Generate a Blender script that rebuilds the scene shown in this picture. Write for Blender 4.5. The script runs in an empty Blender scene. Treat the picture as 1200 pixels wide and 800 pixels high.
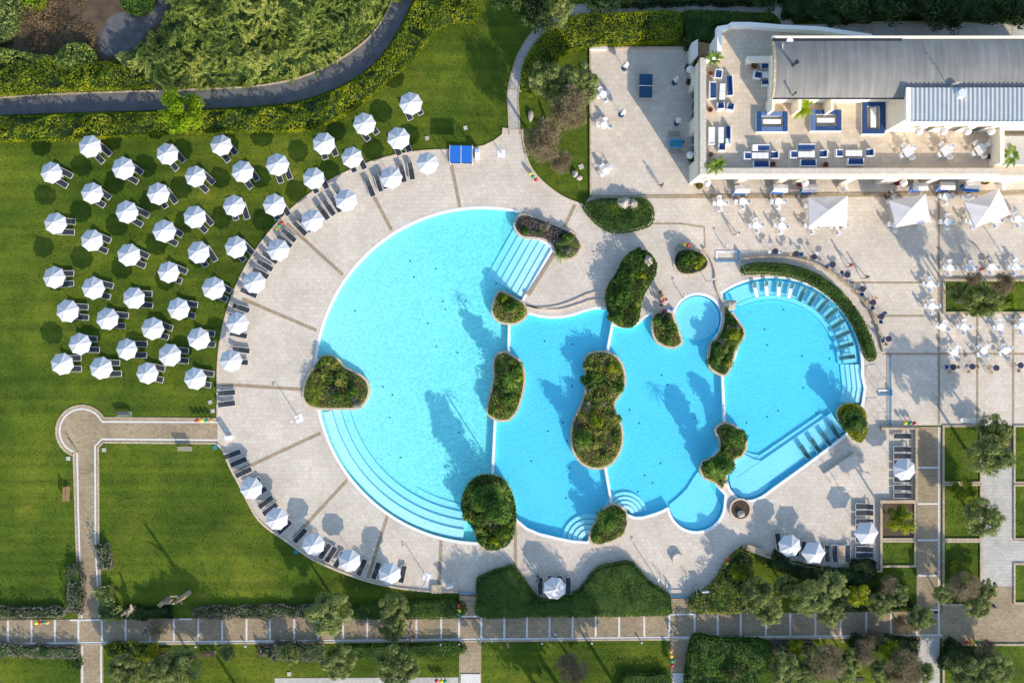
import bpy, math, random
import numpy as np
from mathutils import Vector, Matrix, noise
from mathutils.geometry import delaunay_2d_cdt
random.seed(7); RNG = np.random.default_rng(7)
PI = math.pi; R = math.radians
H = 98.0                       # camera height in metres; 0.1 m per photo pixel on the ground
scene = bpy.context.scene
col = scene.collection

def W(px, py, h=0.0):
    s = 0.1*(1-h/H)
    return ((px-600)*s, (400-py)*s, h)
def W2(px, py, h=0.0):
    p = W(px, py, h); return (p[0], p[1])
def WL(pts, h=0.0): return [W2(x, y, h) for x, y in pts]

# ------------------------------------------------------------------ materials
def new_mat(name):
    m = bpy.data.materials.new(name); m.use_nodes = True
    nt = m.node_tree
    return m, nt, nt.nodes['Principled BSDF'], nt.nodes['Material Output']
def ramp(nt, fac, stops):
    r = nt.nodes.new('ShaderNodeValToRGB'); e = r.color_ramp.elements
    e[0].position = stops[0][0]; e[0].color = (*stops[0][1], 1)
    e[1].position = stops[-1][0]; e[1].color = (*stops[-1][1], 1)
    for p, c in stops[1:-1]:
        k = e.new(p); k.color = (*c, 1)
    nt.links.new(fac, r.inputs['Fac']); return r.outputs['Color']
def pos(nt):
    return nt.nodes.new('ShaderNodeNewGeometry').outputs['Position']
def nz(nt, vec, scale, detail=4, rough=.6, dist=0):
    n = nt.nodes.new('ShaderNodeTexNoise'); n.inputs['Scale'].default_value = scale
    n.inputs['Detail'].default_value = detail; n.inputs['Roughness'].default_value = rough
    n.inputs['Distortion'].default_value = dist
    nt.links.new(vec, n.inputs['Vector']); return n.outputs['Fac']
def mapping(nt, vec, scale=(1,1,1), rot=0, loc=(0,0,0)):
    m = nt.nodes.new('ShaderNodeMapping'); m.inputs['Scale'].default_value = scale
    m.inputs['Rotation'].default_value = (0,0,rot); m.inputs['Location'].default_value = loc
    nt.links.new(vec, m.inputs['Vector']); return m.outputs['Vector']
def mix(nt, a, b, fac, mode='MIX'):
    m = nt.nodes.new('ShaderNodeMix'); m.data_type = 'RGBA'; m.blend_type = mode
    for s, v in (('Factor', fac), (6, a), (7, b)):
        i = m.inputs[0] if s == 'Factor' else m.inputs[s]
        if isinstance(v, (int, float)): i.default_value = v
        elif isinstance(v, tuple): i.default_value = (*v, 1)
        else: nt.links.new(v, i)
    return m.outputs[2]
def bump(nt, bsdf, h, strength=.3, dist=.05):
    b = nt.nodes.new('ShaderNodeBump'); b.inputs['Strength'].default_value = strength
    b.inputs['Distance'].default_value = dist
    nt.links.new(h, b.inputs['Height']); nt.links.new(b.outputs['Normal'], bsdf.inputs['Normal'])

def plain(name, c, rough=.6, var=.12, scale=3, metal=0, spec=.4):
    m, nt, b, o = new_mat(name)
    f = nz(nt, pos(nt), scale, 3)
    lo = tuple(x*(1-var) for x in c); hi = tuple(min(1, x*(1+var)) for x in c)
    nt.links.new(ramp(nt, f, [(.3, lo), (.7, hi)]), b.inputs['Base Color'])
    b.inputs['Roughness'].default_value = rough; b.inputs['Metallic'].default_value = metal
    b.inputs['Specular IOR Level'].default_value = spec
    return m

def paving(name, c1, c2, mortar, bw=.6, bh=.3, rot=0, stain=.16, offs=.5, msize=.02):
    m, nt, b, o = new_mat(name)
    p = pos(nt); v = mapping(nt, p, rot=rot)
    k = nt.nodes.new('ShaderNodeTexBrick'); k.inputs['Scale'].default_value = 1
    k.inputs['Brick Width'].default_value = bw; k.inputs['Row Height'].default_value = bh
    k.inputs['Mortar Size'].default_value = msize; k.inputs['Bias'].default_value = 0
    k.offset = offs
    k.inputs['Color1'].default_value = (*c1, 1); k.inputs['Color2'].default_value = (*c2, 1)
    k.inputs['Mortar'].default_value = (*mortar, 1)
    nt.links.new(v, k.inputs['Vector'])
    big = ramp(nt, nz(nt, p, .22, 5, .65), [(.25, (1-stain,)*3), (.75, (1+stain*.5,)*3)])
    med = ramp(nt, nz(nt, p, 2.6, 3, .7), [(.3, (.9, .885, .86)), (.7, (1.06, 1.05, 1.05))])
    cc = mix(nt, mix(nt, k.outputs['Color'], big, 1, 'MULTIPLY'), med, 1, 'MULTIPLY')
    nt.links.new(cc, b.inputs['Base Color']); b.inputs['Roughness'].default_value = .75
    b.inputs['Specular IOR Level'].default_value = .25
    bump(nt, b, nz(nt, p, 9, 3), .25, .02)
    return m

RV = {'cane_leaves': .34, 'olive_leaves': .34, 'mixed_bedding_leaves': .34, 'red_flowers': .5, 'turf_blades': .5}
GAIN = {'turf_blades': 1.15, 'clipped_hedge_leaves': 1.5, 'dark_shrub_leaves': 1.6, 'olive_leaves': 1.9, 'grey_shrub_leaves': 1.7, 'cane_leaves': 1.5, 'bright_lime_leaves': 1.05, 'yellow_green_leaves': 1.35, 'dry_reddish_twigs': 1.5, 'mixed_bedding_leaves': 1.95}
def foliage(name, stops, scale=.5, trans=.3, rough=.6):
    """leaf colour varies by clump (noise in space) and leaf by leaf (random per island)"""
    m, nt, b, o = new_mat(name)
    g = nt.nodes.new('ShaderNodeNewGeometry')
    oi = nt.nodes.new('ShaderNodeObjectInfo')
    n = nz(nt, g.outputs['Position'], scale, 4, .65)
    ma = nt.nodes.new('ShaderNodeMath'); ma.operation = 'MULTIPLY_ADD'
    nt.links.new(g.outputs['Random Per Island'], ma.inputs[0]); ma.inputs[1].default_value = RV.get(name, .26)
    nn = nt.nodes.new('ShaderNodeMath'); nn.operation = 'MULTIPLY_ADD'; nt.links.new(n, nn.inputs[0]); nn.inputs[1].default_value = 1.9; nn.inputs[2].default_value = -.42
    nt.links.new(nn.outputs[0], ma.inputs[2])
    mb = nt.nodes.new('ShaderNodeMath'); mb.operation = 'MULTIPLY_ADD'
    nt.links.new(oi.outputs['Random'], mb.inputs[0]); mb.inputs[1].default_value = .16
    nt.links.new(ma.outputs[0], mb.inputs[2])
    mc = nt.nodes.new('ShaderNodeMath'); mc.operation = 'SUBTRACT'
    nt.links.new(mb.outputs[0], mc.inputs[0]); mc.inputs[1].default_value = .17
    c = ramp(nt, mc.outputs[0], [(q, tuple(x*GAIN.get(name, 1.4) for x in k)) for q, k in stops])
    nt.links.new(c, b.inputs['Base Color']); b.inputs['Roughness'].default_value = rough
    b.inputs['Specular IOR Level'].default_value = .12
    t = nt.nodes.new('ShaderNodeBsdfTranslucent'); nt.links.new(c, t.inputs['Color'])
    mx = nt.nodes.new('ShaderNodeMixShader'); mx.inputs[0].default_value = trans
    nt.links.new(b.outputs[0], mx.inputs[1]); nt.links.new(t.outputs[0], mx.inputs[2])
    nt.links.new(mx.outputs[0], o.inputs['Surface'])
    return m

M = {}
# lawn: mown in faint bands, patchy
def lawn_colour(nt, p):
    bands = nz(nt, mapping(nt, p, (.02, .95, 1)), 1, 2, .5); patch = nz(nt, p, .085, 6, .68); fine = nz(nt, p, 4.0, 6, .85)
    c = ramp(nt, patch, [(.30, (.036, .066, .007)), (.46, (.060, .100, .010)), (.59, (.100, .140, .013)), (.72, (.150, .178, .020))])
    c = mix(nt, c, ramp(nt, bands, [(.35, (.82, .85, .84)), (.65, (1.17, 1.14, 1.05))]), 1, 'MULTIPLY')
    c = mix(nt, c, ramp(nt, fine, [(.3, (.72, .75, .70)), (.7, (1.26, 1.23, 1.28))]), 1, 'MULTIPLY')
    return mix(nt, c, ramp(nt, nz(nt, mapping(nt, p, loc=(9, 4, 2)), .35, 6, .75), [(.5, (1, 1, 1)), (.76, (1.6, 1.2, 1.5))]), 1, 'MULTIPLY')
m, nt, b, o = new_mat('lawn_grass'); p = pos(nt)
nt.links.new(lawn_colour(nt, p), b.inputs['Base Color']); b.inputs['Roughness'].default_value = .9
b.inputs['Specular IOR Level'].default_value = .1
bump(nt, b, nz(nt, p, 14, 4, .8), .35, .04)
M['lawn'] = m
M['deck'] = paving('deck_pavers', (.575, .505, .415), (.635, .575, .49), (.52, .455, .37), .52, .46, msize=.02, stain=.22)
M['court'] = paving('court_pavers', (.545, .475, .385), (.62, .555, .465), (.49, .43, .35), .9, .6, stain=.1)
M['walk'] = paving('walk_setts', (.32, .25, .155), (.42, .335, .215), (.245, .19, .12), .40, .26, stain=.34, msize=.024)
M['walk_pale'] = paving('pale_walk', (.45, .43, .39), (.53, .505, .455), (.38, .36, .32), .5, .4, stain=.25)
M['joint'] = paving('joint_strip', (.33, .26, .17), (.42, .34, .235), (.22, .17, .11), .3, .3)
M['stone_kerb'] = paving('sandstone_kerb', (.42, .34, .23), (.52, .43, .31), (.28, .22, .15), .5, .5)
M['white_line'] = plain('white_stone_band', (.62, .60, .56), .7, .12, 4)
M['coping'] = plain('white_coping', (.74, .735, .71), .55, .05, 2)
M['border'] = plain('planter_rim_stone', (.55, .45, .34), .8, .18, 3)
M['soil'] = plain('soil', (.06, .042, .025), .95, .3, 3)
M['track'] = plain('dirt_track', (.10, .10, .10), .95, .35, 1.2)
M['dry'] = plain('dry_ground', (.085, .06, .035), .95, .4, .8)
M['asphalt'] = plain('asphalt', (.125, .125, .125), .85, .22, .8)
M['render'] = plain('cream_render', (.78, .70, .57), .8, .05, .6)
M['render_white'] = plain('white_render', (.80, .77, .70), .8, .05, .6)
M['parapet'] = paving('parapet_tiles', (.56, .50, .42), (.62, .56, .47), (.40, .36, .30), .4, .3, stain=.08)
M['terr'] = paving('terrace_pavers', (.56, .47, .355), (.63, .545, .425), (.49, .41, .30), .9, .55, stain=.2)
M['dark'] = plain('dark_opening', (.03, .035, .04), .3, .1, 2)
M['glass'] = plain('window_glass', (.03, .045, .055), .08, .2, .6, spec=.8)
M['wood'] = plain('weathered_wood', (.28, .17, .09), .7, .25, 5)
M['wood_grey'] = plain('grey_wood', (.30, .27, .23), .8, .2, 6)
M['canvas'] = plain('white_canvas', (.565, .565, .575), .8, .03, 2)
M['canvas2'] = plain('offwhite_canvas', (.62, .60, .60), .8, .03, 2)
M['alu'] = plain('white_metal', (.62, .62, .62), .45, .05, 5)
M['sling'] = plain('charcoal_mesh', (.028, .032, .040), .7, .25, 7)
M['sling_green'] = plain('teal_mesh', (.010, .10, .13), .7, .25, 7)
M['plastic'] = plain('white_plastic', (.78, .79, .80), .4, .04, 6)
M['plastic_b'] = plain('bluish_seat_pad', (.36, .48, .66), .6, .1, 6)
M['blue'] = plain('royal_blue_fabric', (.013, .052, .165), .8, .18, 4)
M['blue_l'] = plain('faded_blue_fabric', (.085, .155, .32), .8, .12, 4)
M['cab'] = plain('bright_blue_canvas', (.01, .13, .50), .7, .15, 4)
M['wicker'] = plain('white_wicker', (.72, .72, .72), .6, .08, 14)
M['navy'] = plain('navy_table_top', (.035, .03, .05), .4, .1, 6)
M['tan'] = plain('tan_fabric', (.45, .30, .17), .8, .15, 6)
M['terracotta'] = plain('terracotta', (.42, .16, .07), .8, .15, 4)
M['rock'] = plain('boulder_stone', (.38, .33, .27), .9, .35, 2)
M['bark'] = plain('bark', (.14, .10, .07), .9, .35, 5)
M['bark_pale'] = plain('pale_bark', (.30, .23, .16), .9, .25, 5)
M['railblue'] = plain('blue_gate_paint', (.06, .22, .38), .5, .1, 5)
M['steelblue'] = plain('dark_blue_fitting', (.01, .04, .07), .5, .1, 5)
M['frame_teal'] = plain('pale_teal_frame', (.16, .42, .48), .5, .05, 5)
M['steel'] = plain('steel', (.45, .46, .47), .3, .05, 5, metal=.8)
M['ttblue'] = plain('table_tennis_blue', (.010, .055, .12), .5, .08, 4)
M['felt'] = plain('teal_felt', (.02, .22, .27), .8, .1, 4)
M['rail_l'] = plain('light_blue_rail', (.06, .30, .62), .5, .1, 4)
for n, c in (('red', (.55, .03, .03)), ('yellow', (.75, .55, .02)), ('green', (.02, .28, .12)), ('orange', (.65, .30, .12))):
    M['ball_'+n] = plain('ball_'+n, c, .35, .05, 5)
for n, c in (('c_red', (.50, .03, .03)), ('c_white', (.7, .72, .75)), ('c_dark', (.03, .03, .04)), ('c_teal', (.06, .16, .19)),
             ('c_blue', (.08, .16, .42)), ('c_yellow', (.6, .42, .06)), ('skin', (.48, .27, .17)), ('hair', (.03, .018, .012)),
             ('c_jeans', (.05, .08, .16)), ('hair_l', (.22, .13, .06)), ('c_pink', (.55, .25, .25))):
    M[n] = plain(n, c, .7, .08, 8)
# barrel roof sheeting and ribbed metal roof
m, nt, b, o = new_mat('grey_roof_felt'); p = pos(nt)
st = nz(nt, mapping(nt, p, (2.2, .12, .12)), 1, 3, .6)
c = ramp(nt, st, [(.3, (.17, .165, .15)), (.55, (.215, .21, .19)), (.75, (.27, .265, .245))])
c = mix(nt, c, ramp(nt, nz(nt, p, .5, 4), [(.3, (.88,)*3), (.7, (1.1,)*3)]), 1, 'MULTIPLY')
nt.links.new(c, b.inputs['Base Color']); b.inputs['Roughness'].default_value = .6
M['roof'] = m
M['metalroof'] = plain('pale_ribbed_metal', (.52, .53, .52), .45, .05, 1)
M['greyroof'] = plain('pale_grey_roof', (.42, .42, .39), .7, .06, 1)

# pool floors: fine tiles, ripple light painted into their mottled colour, uneven faces
def ripple_mosaic(name, c, var=.14):
    m, nt, b, o = new_mat(name); p = pos(nt)
    f = nz(nt, mapping(nt, p, (1, 1.5, 1), .3), 2.9, 2.5, .6, .5)
    lo = tuple(x*(1-var) for x in c); hi = tuple(min(1, x*(1+var*.9)) for x in c)
    cc = ramp(nt, f, [(.38, lo), (.64, hi)])
    cc = mix(nt, cc, ramp(nt, nz(nt, p, .12, 3), [(.3, (.93, .97, .98)), (.7, (1.05, 1.02, 1.01))]), 1, 'MULTIPLY')
    nt.links.new(cc, b.inputs['Base Color']); b.inputs['Roughness'].default_value = .9
    b.inputs['Specular IOR Level'].default_value = .1
    bump(nt, b, f, .5, .05)
    return m
M['floorA'] = ripple_mosaic('aqua_mosaic_ripple_light', (.44, .84, .79), .15)
M['floorB'] = ripple_mosaic('blue_mosaic_ripple_light', (.27, .76, .88), .06)
M['stepm'] = ripple_mosaic('pale_step_mosaic', (.52, .84, .88), .06)
M['stepb'] = ripple_mosaic('blue_step_mosaic', (.34, .76, .87), .04)
M['nosing'] = plain('blue_nosing_tiles', (.02, .30, .48), .6, .1, 3)
# water: faintly rippled skin over a clear absorbing body
m, nt, b, o = new_mat('pool_water'); nt.nodes.remove(b)
tr = nt.nodes.new('ShaderNodeBsdfTransparent'); tr.inputs['Color'].default_value = (1, 1, 1, 1)
gl = nt.nodes.new('ShaderNodeBsdfGlossy'); gl.inputs['Roughness'].default_value = .04
fr = nt.nodes.new('ShaderNodeFresnel')
gb = nt.nodes.new('ShaderNodeNewGeometry'); im = nt.nodes.new('ShaderNodeMix'); im.data_type = 'FLOAT'   # same reflectance from both sides
nt.links.new(gb.outputs['Backfacing'], im.inputs[0]); im.inputs[2].default_value = 1.33; im.inputs[3].default_value = .752
nt.links.new(im.outputs[0], fr.inputs['IOR'])
bp = nt.nodes.new('ShaderNodeBump'); bp.inputs['Strength'].default_value = .9; bp.inputs['Distance'].default_value = .12
p = pos(nt); nt.links.new(nz(nt, p, 3.2, 3, .6), bp.inputs['Height'])
nt.links.new(bp.outputs[0], gl.inputs['Normal']); nt.links.new(bp.outputs[0], fr.inputs['Normal'])
mx = nt.nodes.new('ShaderNodeMixShader'); nt.links.new(fr.outputs[0], mx.inputs[0])
nt.links.new(tr.outputs[0], mx.inputs[1]); nt.links.new(gl.outputs[0], mx.inputs[2])
nt.links.new(mx.outputs[0], o.inputs['Surface'])
va = nt.nodes.new('ShaderNodeVolumeAbsorption'); va.inputs['Color'].default_value = (.10, .90, .985, 1); va.inputs['Density'].default_value = .62
nt.links.new(va.outputs[0], o.inputs['Volume'])
M['water'] = m

G = [(.15, (.010, .020, .004)), (.42, (.030, .058, .010)), (.68, (.065, .110, .016)), (.95, (.13, .18, .03))]
M['f_hedge'] = foliage('clipped_hedge_leaves', [(.15, (.012, .028, .006)), (.45, (.030, .066, .010)), (.72, (.055, .105, .014)), (.95, (.09, .15, .022))], .7)
M['f_lime'] = foliage('yellow_green_leaves', [(.12, (.018, .038, .004)), (.38, (.062, .100, .006)), (.60, (.150, .185, .008)), (.92, (.28, .28, .012))], .40)
M['f_bright'] = foliage('bright_lime_leaves', [(.1, (.06, .12, .004)), (.45, (.15, .25, .006)), (.9, (.27, .36, .012))], .6, .4)
M['f_cane'] = foliage('cane_leaves', [(.12, (.022, .042, .012)), (.40, (.085, .125, .028)), (.68, (.175, .215, .036)), (.95, (.30, .31, .075))], .20)
M['f_olive'] = foliage('olive_leaves', [(.15, (.024, .036, .010)), (.45, (.068, .088, .026)), (.75, (.125, .150, .044)), (.95, (.20, .22, .075))], .8)
M['f_grey'] = foliage('grey_shrub_leaves', [(.15, (.03, .034, .022)), (.5, (.085, .085, .06)), (.95, (.18, .165, .13))], .7)
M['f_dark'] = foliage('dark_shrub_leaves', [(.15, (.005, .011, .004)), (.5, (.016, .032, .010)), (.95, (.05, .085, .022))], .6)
M['f_island'] = foliage('mixed_bedding_leaves', [(.10, (.018, .030, .008)), (.36, (.045, .076, .012)), (.55, (.078, .108, .016)), (.74, (.12, .145, .022)), (.86, (.17, .13, .04)), (.95, (.20, .20, .05))], .9)
M['f_lav'] = foliage('lavender_heads', [(.15, (.035, .032, .030)), (.5, (.10, .085, .085)), (.8, (.17, .14, .15)), (.95, (.22, .22, .12))], 1.2)
M['f_pink'] = foliage('dry_reddish_twigs', [(.15, (.050, .042, .022)), (.5, (.125, .100, .055)), (.95, (.21, .17, .105))], .8)
M['f_dry'] = foliage('dry_scrub', [(.12, (.03, .022, .012)), (.45, (.095, .066, .034)), (.7, (.17, .115, .05)), (.95, (.24, .17, .08))], .35)
M['f_palm'] = foliage('palm_leaves', [(.15, (.035, .07, .008)), (.5, (.10, .16, .02)), (.95, (.22, .27, .05))], 1.0, .35)
m, nt, b, o = new_mat('turf_blades'); g_ = nt.nodes.new('ShaderNodeNewGeometry')
c = mix(nt, lawn_colour(nt, g_.outputs['Position']), ramp(nt, g_.outputs['Random Per Island'], [(0, (.72, .76, .7)), (1, (1.5, 1.42, 1.5))]), 1, 'MULTIPLY')
nt.links.new(c, b.inputs['Base Color']); b.inputs['Roughness'].default_value = .8; b.inputs['Specular IOR Level'].default_value = .1
M['f_turf'] = m
M['f_flower'] = foliage('red_flowers', [(.15, (.05, .07, .01)), (.5, (.25, .03, .06)), (.95, (.55, .06, .16))], 3)

# ------------------------------------------------------------------ geometry
def sm(pts, n=6, closed=True):
    """Catmull-Rom through points"""
    out = []; N = len(pts)
    rng = range(N) if closed else range(N-1)
    for i in rng:
        g = (lambda k: pts[k % N]) if closed else (lambda k: pts[min(max(k, 0), N-1)])
        p0, p1, p2, p3 = g(i-1), g(i), g(i+1), g(i+2)
        for j in range(n):
            t = j/n
            out.append(tuple(.5*((2*p1[a])+(-p0[a]+p2[a])*t+(2*p0[a]-5*p1[a]+4*p2[a]-p3[a])*t*t+(-p0[a]+3*p1[a]-3*p2[a]+p3[a])*t**3) for a in (0, 1)))
    if not closed: out.append(tuple(pts[-1][:2]))
    return out
def arc(cx, cy, r, a0, a1, n=40):
    return [(cx+r*math.cos(R(a0+(a1-a0)*i/n)), cy+r*math.sin(R(a0+(a1-a0)*i/n))) for i in range(n+1)]
def area(l): return .5*sum(l[i-1][0]*l[i][1]-l[i][0]*l[i-1][1] for i in range(len(l)))
def inside(p, l):
    x, y = p; c = False; j = len(l)-1
    for i in range(len(l)):
        xi, yi = l[i]; xj, yj = l[j]
        if (yi > y) != (yj > y) and x < (xj-xi)*(y-yi)/(yj-yi)+xi: c = not c
        j = i
    return c
def inside_np(P, l):
    x, y = P[:, 0], P[:, 1]; c = np.zeros(len(P), bool); j = len(l)-1
    for i in range(len(l)):
        xi, yi = l[i]; xj, yj = l[j]
        if yi != yj:
            c ^= ((yi > y) != (yj > y)) & (x < (xj-xi)*(y-yi)/(yj-yi)+xi)
        j = i
    return c
def offset(l, d):
    """grow (d>0) or shrink a loop"""
    s = 1 if area(l) > 0 else -1; out = []; N = len(l)
    for i in range(N):
        a, b_, c_ = Vector(l[i-1]), Vector(l[i]), Vector(l[(i+1) % N])
        e1 = (b_-a); e2 = (c_-b_)
        if e1.length < 1e-9 or e2.length < 1e-9: continue
        n1 = Vector((e1.y, -e1.x)).normalized()*s; n2 = Vector((e2.y, -e2.x)).normalized()*s
        n = n1+n2
        if n.length < .3: n = n1
        n.normalize(); k = 1/max(.5, n.dot(n1))
        out.append((b_.x+n.x*d*k, b_.y+n.y*d*k))
    return out
def ribbon(pts, w, n=6, smooth=True):
    p = sm(pts, n, False) if smooth else [tuple(q) for q in pts]
    L, Rr = [], []
    for i in range(len(p)):
        a = Vector(p[max(i-1, 0)]); b_ = Vector(p[min(i+1, len(p)-1)]); t = (b_-a).normalized()
        nn = Vector((-t.y, t.x))*w/2
        L.append((p[i][0]+nn.x, p[i][1]+nn.y)); Rr.append((p[i][0]-nn.x, p[i][1]-nn.y))
    return L+Rr[::-1]
def cdt(loops, keep):
    V, E = [], []
    for l in loops:
        b0 = len(V); V += [Vector(p) for p in l]; E += [(b0+i, b0+(i+1) % len(l)) for i in range(len(l))]
    v, e, f, *_ = delaunay_2d_cdt(V, E, [], 0, 1e-5)
    out = []
    for t in f:
        c_ = ((v[t[0]].x+v[t[1]].x+v[t[2]].x)/3, (v[t[0]].y+v[t[1]].y+v[t[2]].y)/3)
        if keep(c_): out.append(tuple(t))
    return [(q.x, q.y) for q in v], out

class MB:
    def __init__(s): s.v = []; s.f = []; s.mi = []; s.cur = 0; s.loops = []
    def add(s, vs, fs):
        b0 = len(s.v); s.v += [tuple(q) for q in vs]
        s.f += [tuple(b0+i for i in q) for q in fs]; s.mi += [s.cur]*len(fs); return s
    def box(s, cx, cy, cz, sx, sy, sz, rot=0, tilt=0):
        """centre and full size; rot about z, tilt about local y"""
        vs = []
        for x in (-.5, .5):
            for y in (-.5, .5):
                for z in (-.5, .5):
                    q = Vector((x*sx, y*sy, z*sz))
                    if tilt: q = Matrix.Rotation(tilt, 3, 'Y') @ q
                    if rot: q = Matrix.Rotation(rot, 3, 'Z') @ q
                    vs.append((q.x+cx, q.y+cy, q.z+cz))
        return s.add(vs, [(0,1,3,2),(4,6,7,5),(0,4,5,1),(2,3,7,6),(0,2,6,4),(1,5,7,3)])
    def b2(s, x0, x1, y0, y1, z0, z1): return s.box((x0+x1)/2, (y0+y1)/2, (z0+z1)/2, x1-x0, y1-y0, z1-z0)
    def lathe(s, prof, n=12, cx=0, cy=0):
        vs = []; fs = []
        for r, z in prof:
            for i in range(n): vs.append((cx+r*math.cos(2*PI*i/n), cy+r*math.sin(2*PI*i/n), z))
        for k in range(len(prof)-1):
            for i in range(n): fs.append((k*n+i, k*n+(i+1) % n, (k+1)*n+(i+1) % n, (k+1)*n+i))
        fs.append(tuple(range(n-1, -1, -1))); fs.append(tuple((len(prof)-1)*n+i for i in range(n)))
        return s.add(vs, fs)
    def cyl(s, cx, cy, z0, z1, r, n=12, r2=None): return s.lathe([(r, z0), (r if r2 is None else r2, z1)], n, cx, cy)
    def tube(s, pts, r, n=6, r2=None):
        P = [Vector(q) for q in pts]; vs = []; fs = []
        for i, q in enumerate(P):
            t = (P[min(i+1, len(P)-1)]-P[max(i-1, 0)]).normalized()
            u = t.cross(Vector((0, 0, 1)) if abs(t.z) < .9 else Vector((1, 0, 0))).normalized(); w = t.cross(u)
            rr = r if r2 is None else r+(r2-r)*i/(len(P)-1)
            for k in range(n): vs.append(tuple(q+u*rr*math.cos(2*PI*k/n)+w*rr*math.sin(2*PI*k/n)))
        for i in range(len(P)-1):
            for k in range(n): fs.append((i*n+k, i*n+(k+1) % n, (i+1)*n+(k+1) % n, (i+1)*n+k))
        fs.append(tuple(range(n))); fs.append(tuple((len(P)-1)*n+k for k in range(n-1, -1, -1)))
        return s.add(vs, fs)
    def prism(s, loop, z0, z1, holes=(), keep=None, sides=True, bottom=False):
        loops = [loop]+list(holes)
        if not holes: s.loops.append(loop)
        k = keep or (lambda c_: inside(c_, loop) and not any(inside(c_, h) for h in holes))
        v, t = cdt(loops, k)
        s.add([(x, y, z1) for x, y in v], t)
        if bottom: s.add([(x, y, z0) for x, y in v], [q[::-1] for q in t])
        if sides:
            for li, l in enumerate(loops):
                if (area(l) > 0) != (li == 0): l = l[::-1]
                n = len(l)
                s.add([(x, y, z0) for x, y in l]+[(x, y, z1) for x, y in l],
                      [(i, (i+1) % n, n+(i+1) % n, n+i) for i in range(n)])
        return s
    def sphere(s, cx, cy, cz, r, n=12, m=8, sx=1, sy=1, sz=1, jit=0, seed=0):
        vs = []; fs = []
        for j in range(m+1):
            th = PI*j/m
            for i in range(n):
                ph = 2*PI*i/n; d = Vector((math.sin(th)*math.cos(ph), math.sin(th)*math.sin(ph), math.cos(th)))
                k = 1+jit*noise.noise(d*1.6+Vector((seed, 0, 0)))*2 if jit else 1
                vs.append((cx+d.x*r*sx*k, cy+d.y*r*sy*k, cz+d.z*r*sz*k))
        for j in range(m):
            for i in range(n): fs.append((j*n+i, (j+1)*n+i, (j+1)*n+(i+1) % n, j*n+(i+1) % n))
        return s.add(vs, fs)
    def mesh(s, name, mats, smooth=False):
        me = bpy.data.meshes.new(name); me.from_pydata(s.v, [], s.f)
        for q in (mats if isinstance(mats, (list, tuple)) else [mats]): me.materials.append(q)
        if any(s.mi): me.polygons.foreach_set('material_index', s.mi)
        if smooth: me.polygons.foreach_set('use_smooth', [True]*len(me.polygons))
        me.update(); return me

def link(name, data, parent=None):
    o = bpy.data.objects.new(name, data); col.objects.link(o)
    if parent: o.parent = parent
    return o
def tag(o, label, cat, group=None, kind=None):
    if label: o['label'] = label
    if cat: o['category'] = cat
    if group: o['group'] = group
    if kind: o['kind'] = kind
    return o
def thing(name, label, cat, loc=(0,0,0), rot=0, group=None):
    o = link(name, None); o.location = loc; o.rotation_euler = (0, 0, rot); o.empty_display_size = .3
    return tag(o, label, cat, group)
def part(name, mb, mat, parent, smooth=False, label=None):
    o = link(name, mb.mesh(name, mat, smooth) if isinstance(mb, MB) else mb, parent)
    if label: o['label'] = label
    return o
def solo(name, mb, mat, label, cat, group=None, loc=(0,0,0), rot=0, smooth=False):
    o = link(name, mb.mesh(name, mat, smooth) if isinstance(mb, MB) else mb)
    o.location = loc; o.rotation_euler = (0, 0, rot); return tag(o, label, cat, group)
EXCL = []
def struct(name, mb, mat, smooth=False, label=None):
    EXCL.extend(mb.loops)
    o = link(name, mb.mesh(name, mat, smooth)); o['kind'] = 'structure'
    if label: o['label'] = label; o['category'] = name.replace('_', ' ')
    return o
def dup(root, loc, rot, label, group=None, scale=None):
    r = root.copy(); col.objects.link(r); r.location = loc; r.rotation_euler = (0, 0, rot)
    if scale is not None: r.scale = scale if isinstance(scale, tuple) else (scale,)*3
    r['label'] = label
    if group: r['group'] = group
    for ch in list(root.children):
        c_ = ch.copy(); col.objects.link(c_); c_.parent = r
        for g in list(ch.children):
            d = g.copy(); col.objects.link(d); d.parent = c_
    return r
class Proto:
    """first placement uses the prototype itself, later ones copy it"""
    def __init__(s, root): s.root = root; s.used = False
    def put(s, loc, rot, label, group=None, scale=None):
        if not s.used:
            s.used = True; r = s.root; r.location = loc; r.rotation_euler = (0, 0, rot); r['label'] = label
            if scale is not None: r.scale = scale if isinstance(scale, tuple) else (scale,)*3
            if group: r['group'] = group
            return r
        return dup(s.root, loc, rot, label, group, scale)

# leaves: one small rhombus each
def leaf_mesh(name, P, size, mat, up=.8, aspect=.55, dirs=None, nrm=None):
    P = np.asarray(P, float); n = len(P)
    N = RNG.normal(size=(n, 3)); N[:, 2] = np.abs(N[:, 2])+up
    if nrm is not None: N = nrm*1.6+RNG.normal(size=(n, 3))*.6
    N /= np.linalg.norm(N, axis=1)[:, None]
    T = RNG.normal(size=(n, 3)) if dirs is None else dirs+RNG.normal(size=(n, 3))*.25
    T -= N*np.sum(T*N, axis=1)[:, None]; T /= np.linalg.norm(T, axis=1)[:, None]
    B = np.cross(N, T)
    s = (size*RNG.uniform(.6, 1.35, n))[:, None]
    V = np.stack([P-T*s*.5, P-B*s*.5*aspect, P+T*s*.5, P+B*s*.5*aspect], 1).reshape(-1, 3)
    me = bpy.data.meshes.new(name)
    me.vertices.add(4*n); me.vertices.foreach_set('co', V.ravel())
    me.loops.add(4*n); me.loops.foreach_set('vertex_index', np.arange(4*n, dtype=np.int32))
    me.polygons.add(n); me.polygons.foreach_set('loop_start', np.arange(0, 4*n, 4, dtype=np.int32))
    me.polygons.foreach_set('loop_total', np.full(n, 4, np.int32))
    me.materials.append(mat); me.update(calc_edges=True); me.validate()
    return me
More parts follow.
